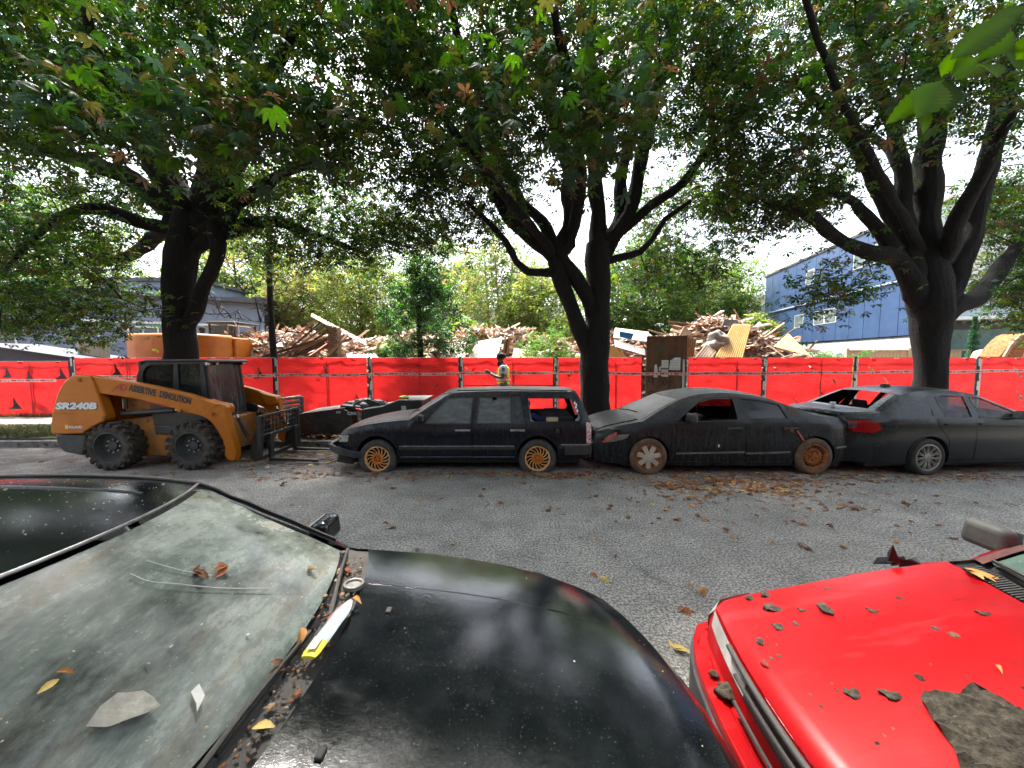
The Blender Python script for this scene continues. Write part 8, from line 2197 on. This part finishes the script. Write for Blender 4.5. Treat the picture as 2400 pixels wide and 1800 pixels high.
plain_building("apartment_block", "cream block peeping out left of the blue building", 1690, 1815, 40, 700, mat("cream_render", (.52, .47, .38), (.58, .54, .45), ns=1), 2)
plain_building("dark_house", "dark slate house with a small window behind the bare sapling", 478, 612, 24, 706, mat("slate_siding", (.055, .07, .095), (.075, .09, .12), ns=2, rough=.6), 2, True)
plain_building("grey_house", "grey blue house wall far behind the excavator", 250, 470, 26, 660, mat("slate_blue_siding", (.14, .18, .24), (.18, .22, .29), ns=2, rough=.6), 2, True)
def hedge(label, px0, px1, y, pytop, n, pal):
 a, b = at(px0, 841, y), at(px1, 841, y); zt_ = float(at(px0, pytop, y).z)
 x = rng.uniform(a.x, b.x, n); 
 top = zt_ * (0.75 + .25 * np.array([mnoise.noise(Vector((v * .35, y, 0))) for v in x]) + .12 * np.array([mnoise.noise(Vector((v * 1.3, y, 4))) for v in x]))
 z = top * np.sqrt(rng.uniform(0, 1, n)); yy = y + rng.normal(0, .9, n)
 o = link("far_greenery", leaves_mesh("far_greenery", np.stack([x, yy, z], 1), leaf_template(3, 0, .3), .8, (2.2, 4.0), np.ones(len(pal)), pal, .35), M_LEAFBG); tag(o, label, "greenery", kind="stuff")
hedge("mass of far green shrubs closing the back of the lot", 380, 1830, 31, 715, 16000, PG[[0, 1, 2, 5]])
hedge("far tree mass rising above the shrubs at the back", -300, 2700, 50, 560, 24000, PG[[0, 2, 5, 1]])
# ================================================================== FALLEN LEAVES, LITTER, DIRT ON THE CARS
def dry_leaf_mesh(nl, curl, ln=.16):
 V, T = [], []
 for k in range(nl):
  a = (k - (nl - 1) / 2) * .5 if nl > 1 else 0
  l = ln * random.uniform(.7, 1.1); w = l * random.uniform(.16, .26)
  d, s = Vector((math.cos(a), math.sin(a), 0)), Vector((-math.sin(a), math.cos(a), 0))
  b = len(V); ts = (0, .25, .5, .75, 1)
  for t in ts:
   q = w * math.sin(math.pi * min(1, t * .92 + .04)); z = curl * l * math.sin(t * 2.6 + k) * .35 + .004
   V += [d * l * t - s * q + Vector((0, 0, z + curl * q)), d * l * t + Vector((0, 0, z)), d * l * t + s * q + Vector((0, 0, z + curl * q))]
  for i in range(4):
   r0, r1 = b + 3 * i, b + 3 * i + 3
   T += [(r0, r1, r1 + 1, r0 + 1), (r0 + 1, r1 + 1, r1 + 2, r0 + 2)]
 return [tuple(v) for v in V], T
LEAFC = [mat("leaf_rust", (.20, .055, .022), (.32, .11, .04), ns=25, rough=.8), mat("leaf_brown", (.11, .045, .022), (.20, .09, .045), ns=25, rough=.85), mat("leaf_orange", (.42, .17, .04), (.52, .26, .07), ns=25, rough=.75), mat("leaf_yellow", (.55, .38, .10), (.62, .46, .16), ns=25, rough=.7), mat("leaf_dull", (.22, .14, .08), (.32, .22, .13), ns=25, rough=.85)]
DRY = []
for mi, m in enumerate(LEAFC):
 for nl in (1, 3, 5):
  v, t = dry_leaf_mesh(nl, random.uniform(.4, 1.1)); me = np_mesh("dry_leaf", v, t, smooth=True); me.materials.append(m); DRY.append((mi, nl, me))
def litter(name, label, spots, n, z=.004, size=(.5, 1.1), wts=(.34, .3, .16, .05, .15)):
 Vs, Fs, Ms = [], [], []; b = 0
 base = [dry_leaf_mesh(random.choice((1, 1, 1, 3)), random.uniform(.3, 1.0)) for _ in range(14)]
 for i in range(n):
  cx, cy, sx, sy, w = random.choices(spots, [s[4] for s in spots])[0]
  x, y = random.gauss(cx, sx), random.gauss(cy, sy)
  v, t = random.choice(base); s = random.uniform(*size); a = random.uniform(0, 6.28); c_, s_ = math.cos(a), math.sin(a)
  zz = z(x, y) if callable(z) else z
  Vs += [(x + s * (p[0] * c_ - p[1] * s_), y + s * (p[0] * s_ + p[1] * c_), zz + s * p[2] * .4 + random.uniform(0, .006)) for p in v]
  Fs += [tuple(k + b for k in f) for f in t]; mi = random.choices(range(5), wts)[0]; Ms += [mi] * len(t); b += len(v)
 o = link(name, np_mesh(name, Vs, Fs, smooth=True, fm=Ms), LEAFC); return tag(o, label, "leaves", kind="stuff")
g = lambda px, py: on(px, py, 0)
sp = []
for px, py, sx, sy, w in ((1700, 1128, .45, .12, 6), (1780, 1150, .55, .14, 7), (1850, 1130, .7, .16, 5), (1560, 1140, .25, .1, 2), (1350, 1115, .5, .10, 3), (1600, 1165, .4, .12, 1.5), (2050, 1115, .9, .15, 4), (2250, 1120, .9, .15, 3), (1150, 1113, .9, .10, 2), (760, 1110, .5, .15, 2), (1900, 1180, .8, .25, 2)):
 p = g(px, py); sp.append((p.x, p.y, sx, sy, w))
litter("leaf_litter", "drift of rust brown fallen leaves on the asphalt before the parked cars", sp, 1300, size=(.35, .8))
litter("gutter_leaves", "leaves gathered along the far gutter under the cars", [(0, 7.4, 7, .4, 1), (5, 7.4, 5, .4, 1), (3, 6.1, 5, .18, 1.2), (-4.5, 7.2, 1, .4, .5)], 2200, size=(.25, .7))
litter("verge_leaves", "leaf scraps scattered over the bark verge", [(-4.2, 8.7, 1.6, .35, 3), (2, 9, 4, .5, 2), (-3.6, 8.5, .5, .15, 2)], 900, z=.19)
litter("scattered_leaves", "crumbs of leaf scattered thinly over the road", [(0, 4.6, 5, 1.0, 1), (3, 4.2, 3, 1, 1)], 160, size=(.2, .5))
single = [(985, 1172, 2, "leaf"), (915, 1233, 0, ""), (925, 1240, 0, ""), (1170, 1178, 0, ""), (870, 1135, 0, ""), (1340, 1115, 1, ""), (1640, 1210, 0, ""), (1625, 1150, 2, ""), (1765, 1150, 2, ""), (1845, 1232, 0, ""), (1880, 1228, 0, ""), (1705, 1250, 2, ""), (1733, 1268, 2, ""), (1810, 1280, 2, ""), (1868, 1275, 4, ""), (1965, 1280, 2, ""), (1630, 1386, 2, ""), (1608, 1428, 0, ""), (1770, 1210, 0, ""), (1590, 1222, 0, ""), (2010, 1195, 0, ""), (1955, 1245, 1, ""), (1640, 1385, 2, ""), (1422, 1358, 3, ""), (1580, 1525, 3, ""), (1055, 1280, 3, ""), (1290, 1190, 1, ""), (1400, 1165, 0, ""), (1500, 1180, 0, ""), (1130, 1165, 2, ""), (660, 1140, 1, ""), (1480, 1215, 4, ""), (2120, 1180, 1, ""), (2200, 1165, 0, ""), (1560, 1195, 2, "")]
names = {0: "rust red", 1: "dark brown", 2: "orange", 3: "yellow", 4: "dull tan"}
WHERE = ((1000, "below the estate car"), (1450, "in mid road"), (1700, "below the sedan"), (2600, "below the saloon"))
seen_lab = {}
for px, py, mi, _ in sorted(single):
 p = g(px, py); wh = [w for lim_, w in WHERE if px < lim_][0]
 if px > 1000 and py > 1260: wh = "near the red car"
 lab = "%s fallen leaf %s" % (names[mi], wh); seen_lab[lab] = seen_lab.get(lab, 0) + 1
 if seen_lab[lab] > 1: lab += ", %s from the left" % ("second", "third", "fourth", "fifth", "sixth", "seventh", "eighth")[min(6, seen_lab[lab] - 2)]
 me = random.choice([d for d in DRY if d[0] == mi])[2]
 o = link("fallen_leaf", me, None, None, loc=(p.x, p.y, .006), rot=(random.uniform(-.1, .1), random.uniform(-.1, .1), random.uniform(0, 6.28)), scale=(random.uniform(.4, .72),) * 3)
 tag(o, lab, "leaf", "single leaves on the road")
for k, (px, py, l, a) in enumerate(((720, 1090, 1.2, .05), (700, 1100, .8, -.02), (690, 1078, .5, .3))):
 p = g(px, py); o = MB().tube([(-l / 2, 0, .02), (0, .02, .03), (l / 2, 0, .02)], [.014, .016, .008], n=5).build("stick", WOODS[5], None, loc=(p.x, p.y + .3, 0), rot=(0, 0, a), smooth=60)
 tag(o, ["long grey stick lying by the kerb beyond the loader forks", "shorter grey stick nearer the road before the kerb", "stubby grey stick at the edge of the bark verge"][k], "stick")
# ------------------------------------------------------------------ things lying on the near black car
def on_car(root, car, x, q, lift=0.0):
 return root.matrix_basis @ car.top(x, q, lift)
def surf_frame(root, car, x, q):
 a, b, c_ = on_car(root, car, x, q), on_car(root, car, x + .03, q), on_car(root, car, x, q + .04)
 n = (b - a).cross(c_ - a).normalized()
 return a, (n if n.z > 0 else -n), (b - a).normalized()
GRID = {}
def from_px(root, car, px, py, xs):
 """nearest point of the car's top surface to a photo pixel, among stations xs"""
 if root.name not in GRID:
  X, Q = np.linspace(.22, 2.12, 300), np.linspace(-.96, .96, 130)
  P = np.array([[tuple(on_car(root, car, x, q)) for q in Q] for x in X]); P[..., 2] -= CAM_H
  d = P[..., 1] * math.cos(PITCH) - P[..., 2] * math.sin(PITCH); u = P[..., 1] * math.sin(PITCH) + P[..., 2] * math.cos(PITCH)
  dd = np.maximum(d, .05)
  GRID[root.name] = (X, Q, 1200 + F_PX * P[..., 0] / dd, 900 - F_PX * u / dd, d)
 X, Q, gx, gy, d = GRID[root.name]
 e = (gx - px) ** 2 + (gy - py) ** 2 + (d < .1) * 1e9 + ((X < xs[0]) | (X > xs[1]))[:, None] * 1e9
 i, j = np.unravel_index(np.argmin(e), e.shape)
 return float(X[i]), float(Q[j])
bpy.context.view_layer.update()
B = (NBLACK, NBLACK_S); Rr = (NRED, NRED_S)
def lay_leaf(nm, label, which, px, py, xs, mi, sc, nl=None, grp=None, cat="leaf"):
 x, q = from_px(*which, px, py, xs); p, n, t = surf_frame(*which, x, q)
 me = random.choice([d for d in DRY if d[0] == mi and (nl is None or d[1] == nl)])[2]
 o = link(nm, me, None, None, loc=p + n * .004, rot=n.to_track_quat('Z', 'Y').to_euler(), scale=(sc,) * 3)
 o.rotation_euler.rotate_axis('Z', random.uniform(0, 6.28))
 return tag(o, label, cat, grp)
WS = (1.56, 2.08); CW = (1.44, 1.58); BN = (.3, 1.40)
lay_leaf("dry_leaf", "curled brown leaf near the middle of the black car's windscreen", B, 448, 1345, WS, 1, .3)
lay_leaf("dry_leaf", "crumpled rust leaf beside the scratch on the black car's windscreen", B, 530, 1332, WS, 0, .3, 3)
lay_leaf("dry_leaf", "grey leaf skeleton at the right of the black car's windscreen", B, 715, 1338, WS, 4, .28, 3)
lay_leaf("dry_leaf", "small cream leaf low on the left of the black windscreen", B, 133, 1597, WS, 3, .2, 1)
lay_leaf("dry_leaf", "tiny orange leaf beside the cream one on the black windscreen", B, 175, 1580, WS, 2, .22, 1)
lay_leaf("dry_leaf", "orange leaf stuck at the foot of the black windscreen", B, 690, 1530, CW, 2, .5, 1)
lay_leaf("dry_leaf", "brown leaf wedged beside the wiper of the black car", B, 665, 1575, CW, 1, .3, 3)
lay_leaf("dry_leaf", "orange leaf above the flattened bottle", B, 815, 1420, CW, 2, .45, 1)
lay_leaf("dry_leaf", "red brown leaf at the pillar foot of the black windscreen", B, 808, 1345, CW, 0, .35, 3)
lay_leaf("dry_leaf", "yellow leaf lying low on the black car's scuttle", B, 590, 1710, CW, 3, .3, 1)
def crust(nm, label, which, outline_px, xs, m, h=.004, cat="dirt", step=.012, wob=.5):
 pts = [from_px(*which, a, b, xs) for a, b in outline_px]
 pv, tr = cdt(pts, [], .02, .02)
 V = []
 for x, q in pv:
  p, n, t = surf_frame(*which, float(x), float(q))
  edge = 1.0
  V.append(p + n * (.008 + h * max(.12, .5 + wob * mnoise.fractal(p * 45, .7, 2.1, 4))))
 if not len(tr): return None
 c = V[0].copy()
 o = MB().add([v - c for v in V], [tuple(t) for t in tr]).build(nm, m, None, smooth=60, loc=c); return tag(o, label, cat)
pale = mat("peeling_film", (.30, .29, .25), (.44, .42, .36), ns=40, rough=.8, bump=.6, bs=60)
crust("peeling_sticker", "pale peeling sticker low on the black car's windscreen", B, [(190, 1715), (225, 1665), (270, 1630), (330, 1620), (360, 1640), (368, 1665), (310, 1690), (250, 1708)], WS, pale, .003, "sticker")
crust("bird_dropping", "white bird dropping on the lower windscreen of the black car", B, [(449, 1622), (461, 1612), (472, 1640), (463, 1672), (452, 1655)], WS, mat("white_dropping", (.55, .55, .5), (.7, .7, .66), ns=30), .003, "dropping")
def bottle():
 a = on_car(*B, *from_px(*B, 822, 1425, CW)); b = on_car(*B, *from_px(*B, 722, 1570, (1.30, 1.56)))
 d = b - a; ln = d.length; root = empty("plastic_bottle", a + Vector((0, 0, .035))); tag(root, "flattened clear plastic bottle with a yellow label under the wiper", "bottle")
 ax = d.normalized(); sd = ax.cross(Vector((0, 0, 1))).normalized(); up = sd.cross(ax)
 V = []; N = 14; K = 12
 for i in range(N):
  t = i / (N - 1); r_ = .023 * (min(1, .25 + t * 4) if t < .2 else 1) * (1 if t < .95 else .8); r_ *= 1 + .12 * mnoise.noise(Vector((t * 9, 1, 0)))
  for k in range(K):
   an = 2 * math.pi * k / K
   V.append(ax * (t * ln) + sd * (r_ * 1.15 * math.cos(an)) + up * (r_ * .35 * math.sin(an) * (1 + .5 * mnoise.noise(Vector((t * 7, k * .8, 3))))))
 Fc = [(i * K + k, i * K + (k + 1) % K, (i + 1) * K + (k + 1) % K, (i + 1) * K + k) for i in range(N - 1) for k in range(K)]
 Fc += [tuple(range(K)), tuple(range((N - 1) * K, N * K))]
 cut = int(N * .72)
 MB().add(V, [f for f in Fc if max(f) < cut * K + K or len(f) > 4 and f[0] == 0]).build("bottle_body", mat("cloudy_plastic", (.34, .42, .46), (.55, .62, .64), rough=.25, ns=22, coat=.4), root, smooth=50)
 MB().add([(v * 1.0 + up * .001) for v in V], [f for f in Fc if min(f) >= cut * K]).build("bottle_label", mat("yellow_label", (.70, .60, .03), (.75, .68, .10), rough=.5, ns=5), root, smooth=50)
 c_ = ax * (ln * .86) + up * .016
 q = [c_ + sd * .016 - ax * .03, c_ - sd * .010 - ax * .03, c_ - sd * .012 + ax * .02, c_ + sd * .012 + ax * .025]
 MB().add(q, [(0, 1, 2, 3)]).build("label_print", mat("white_label", (.75, .75, .7)), root)
 MB().add([v + up * .002 for v in (ax * .02 + sd * .02, ax * .10 + sd * .035, ax * .12 + sd * .026, ax * .06 + sd * .008)], [(0, 1, 2, 3)]).build("red_remnant", mat("red_film", (.28, .02, .015)), root)
bottle()
x, q = from_px(*B, 830, 1378, (1.32, 1.56)); p, n, t = surf_frame(*B, x, q)
lid = empty("jar_lid", p + n * .012, rot=n.to_track_quat('Z', 'Y').to_euler()); tag(lid, "round grey jar lid lying above the flattened bottle", "lid")
MB().lathe([(.001, 0), (.030, 0), (.031, .008), (.036, .010), (.040, .008), (.040, -.008)], 28, 'z').build("lid_disc", mat("grey_tin", (.16, .16, .15), (.28, .27, .25), rough=.5, ns=20, metal=.3), lid, smooth=40)
def scratch(label, pts):
 P = [on_car(*B, *from_px(*B, a, b, WS), .004) for a, b in pts]
 q = catmull([tuple(v) for v in P], .01)
 o = MB().tube([Vector(v) for v in q], .0016, n=4).build("scratch", mat("pale_scratch", (.45, .47, .43), rough=.8), None); tag(o, label, "scratch")
scratch("long pale scratch arcing across the black car's windscreen", [(305, 1348), (350, 1362), (420, 1374), (520, 1378), (640, 1380)])
scratch("shorter pale scratch above the long one on the windscreen", [(345, 1315), (385, 1328), (430, 1340), (495, 1348)])
def specks(nm, label, which, xs, n, cols, rad=(.0006, .002), zmin=0.):
 mb = MB()
 for i in range(n):
  x, q = random.uniform(*xs), random.uniform(-.9, .9)
  p, nn, t = surf_frame(*which, x, q); r_ = random.uniform(*rad) * (2.2 if random.random() < .05 else 1)
  mb.ball(p + nn * r_ * .3, r_, 5, 4, mi=random.randrange(len(cols)), sc=(random.uniform(.8, 1.8), random.uniform(.8, 1.8), .6))
 o = mb.build(nm, cols, None, fix=False); tag(o, label, "grit", kind="stuff")
specks("grit", "pale specks of grit on the black bonnet", B, (.3, 1.34), 420, [mat("pale_grit", (.5, .5, .47)), mat("tan_grit", (.42, .3, .16)), pale])
specks("roof_grit", "pale specks on the black car's roof", B, (2.12, 2.9), 380, [MATS["pale_grit"], MATS["tan_grit"], pale])
specks("screen_grit", "specks of grit on the black car's windscreen", B, WS, 320, [MATS["pale_grit"], MATS["tan_grit"], pale])
specks("scuttle_debris", "leaf crumbs packed along the black car's scuttle", B, (1.45, 1.56), 380, [LEAFC[1], mat("humus", (.03, .022, .015), (.06, .045, .03), ns=30), LEAFC[4]], (.002, .006))
# ------------------------------------------------------------------ moss and dirt on the red bonnet
moss = mat("moss_mat", (.018, .014, .009), (.085, .07, .05), ns=55, rough=1, bump=1.0, bs=90, spots=(.16, .13, .09), spot_scale=40, spot_at=.66)
crust("moss_mat", "large brown moss mat lying on the red bonnet", Rr, [(2155, 1640), (2190, 1632), (2215, 1628), (2250, 1634), (2285, 1620), (2330, 1630), (2345, 1645), (2400, 1670), (2440, 1700), (2440, 1840), (2260, 1840), (2235, 1760), (2200, 1710), (2165, 1665)], (.25, 1.28), moss, .022, "moss", wob=.9)
crust("moss_clump", "moss clump on the red car's far bonnet corner", Rr, [(1805, 1345), (1820, 1332), (1850, 1345), (1885, 1362), (1880, 1368), (1850, 1358), (1815, 1358)], (.25, 1.2), moss, .012, "moss", wob=.9)
RB = (.25, 1.26)
for k, (px, py, r_, lb) in enumerate(((1808, 1425, .030, "dark dirt clod near the red bonnet's front edge"), (1942, 1432, .032, "jagged dirt clod in the middle of the red bonnet"), (1790, 1362, .018, "small dirt clod at the red car's front wing"), (1788, 1507, .018, "flat dirt clod close to the red car's grille"), (1822, 1472, .020, "dirt smear clod below the front clods"), (1880, 1432, .014, "little clod between the two larger ones"), (1997, 1625, .020, "dark bud shaped clod low on the red bonnet"), (2087, 1636, .020, "second dark clod right of the bud shaped one"), (1752, 1380, .016, "greenish moss crumb at the red car's front corner"), (2046, 1435, .016, "pale dirt crumb right on the red bonnet"), (1940, 1383, .014, "round crumb at the middle of the bonnet"), (2305, 1440, .016, "slit-shaped crumb at the right of the bonnet"), (2110, 1405, .012, "tiny crumb high on the red bonnet"))):
 x, q = from_px(*Rr, px, py, RB); p, n, t = surf_frame(*Rr, x, q)
 o = MB().ball((0, 0, 0), r_, 14, 9, sc=(random.uniform(1, 1.5), 1, .42), wob=.9).build("dirt_clod", moss, None, smooth=60, loc=p + n * r_ * .15, rot=(0, 0, random.uniform(0, 3))); tag(o, lb, "dirt", "dirt clods on the red bonnet")
specks("bonnet_dirt", "crumbs of dirt sprinkled over the red bonnet", Rr, (.25, 1.0), 420, [moss, MATS["humus"], LEAFC[1]], (.0015, .006))
lay_leaf("dry_leaf", "thin orange leaf on the right of the red bonnet", Rr, 2350, 1582, RB, 2, .22, 1)
lay_leaf("dry_leaf", "dry leaf scrap at the front edge of the red bonnet", Rr, 1782, 1560, (.2, .5), 1, .22, 1)
lay_leaf("curled_leaf", "large curled orange leaf in the red car's scuttle", Rr, 2262, 1345, (1.24, 1.43), 2, .75, 3)
for px, py, r_, lb in ((1712, 1625, .045, "moss lump resting on the red bumper"), (1675, 1580, .018, "small moss crumb on the red bumper"), (1765, 1668, .014, "dead leaf crumb on the red bumper")):
 p = on(px, py, .575); o = MB().ball((0, 0, 0), r_, 18, 12, sc=(1.2, .8, .45), wob=.8).build("moss_lump", moss, None, smooth=60, loc=p); tag(o, lb, "moss")
p = on(2060, 1292, .93)
sc_ = empty("plastic_scrap", (p.x, 1.80, .90)); tag(sc_, "torn black plastic scrap sticking up at the red car's far wing", "scrap")
mb = MB()
mb.add([(-.12, 0, 0), (-.05, .01, .022), (.0, -.01, .03), (-.035, 0, .12), (-.05, .01, .07), (-.055, .0, .03)], [(0, 1, 2, 5), (5, 2, 3, 4)]).add([(-.03, .01, .0), (-.01, .0, .05), (.03, .0, .035), (.05, .02, .0)], [(0, 1, 2, 3)]).add([(0, .0, .0), (.13, .01, .01), (.10, .02, .045), (.05, -.01, .05), (.02, .01, .03)], [(0, 1, 2, 3, 4)]).add([(-.1, .03, .0), (.08, .03, .0), (.08, .05, .03), (-.06, .05, .025)], [(0, 1, 2, 3)])
mb.build("scrap_sheet", mat("black_film", (.008, .009, .012), rough=.3), sc_, fix=False)
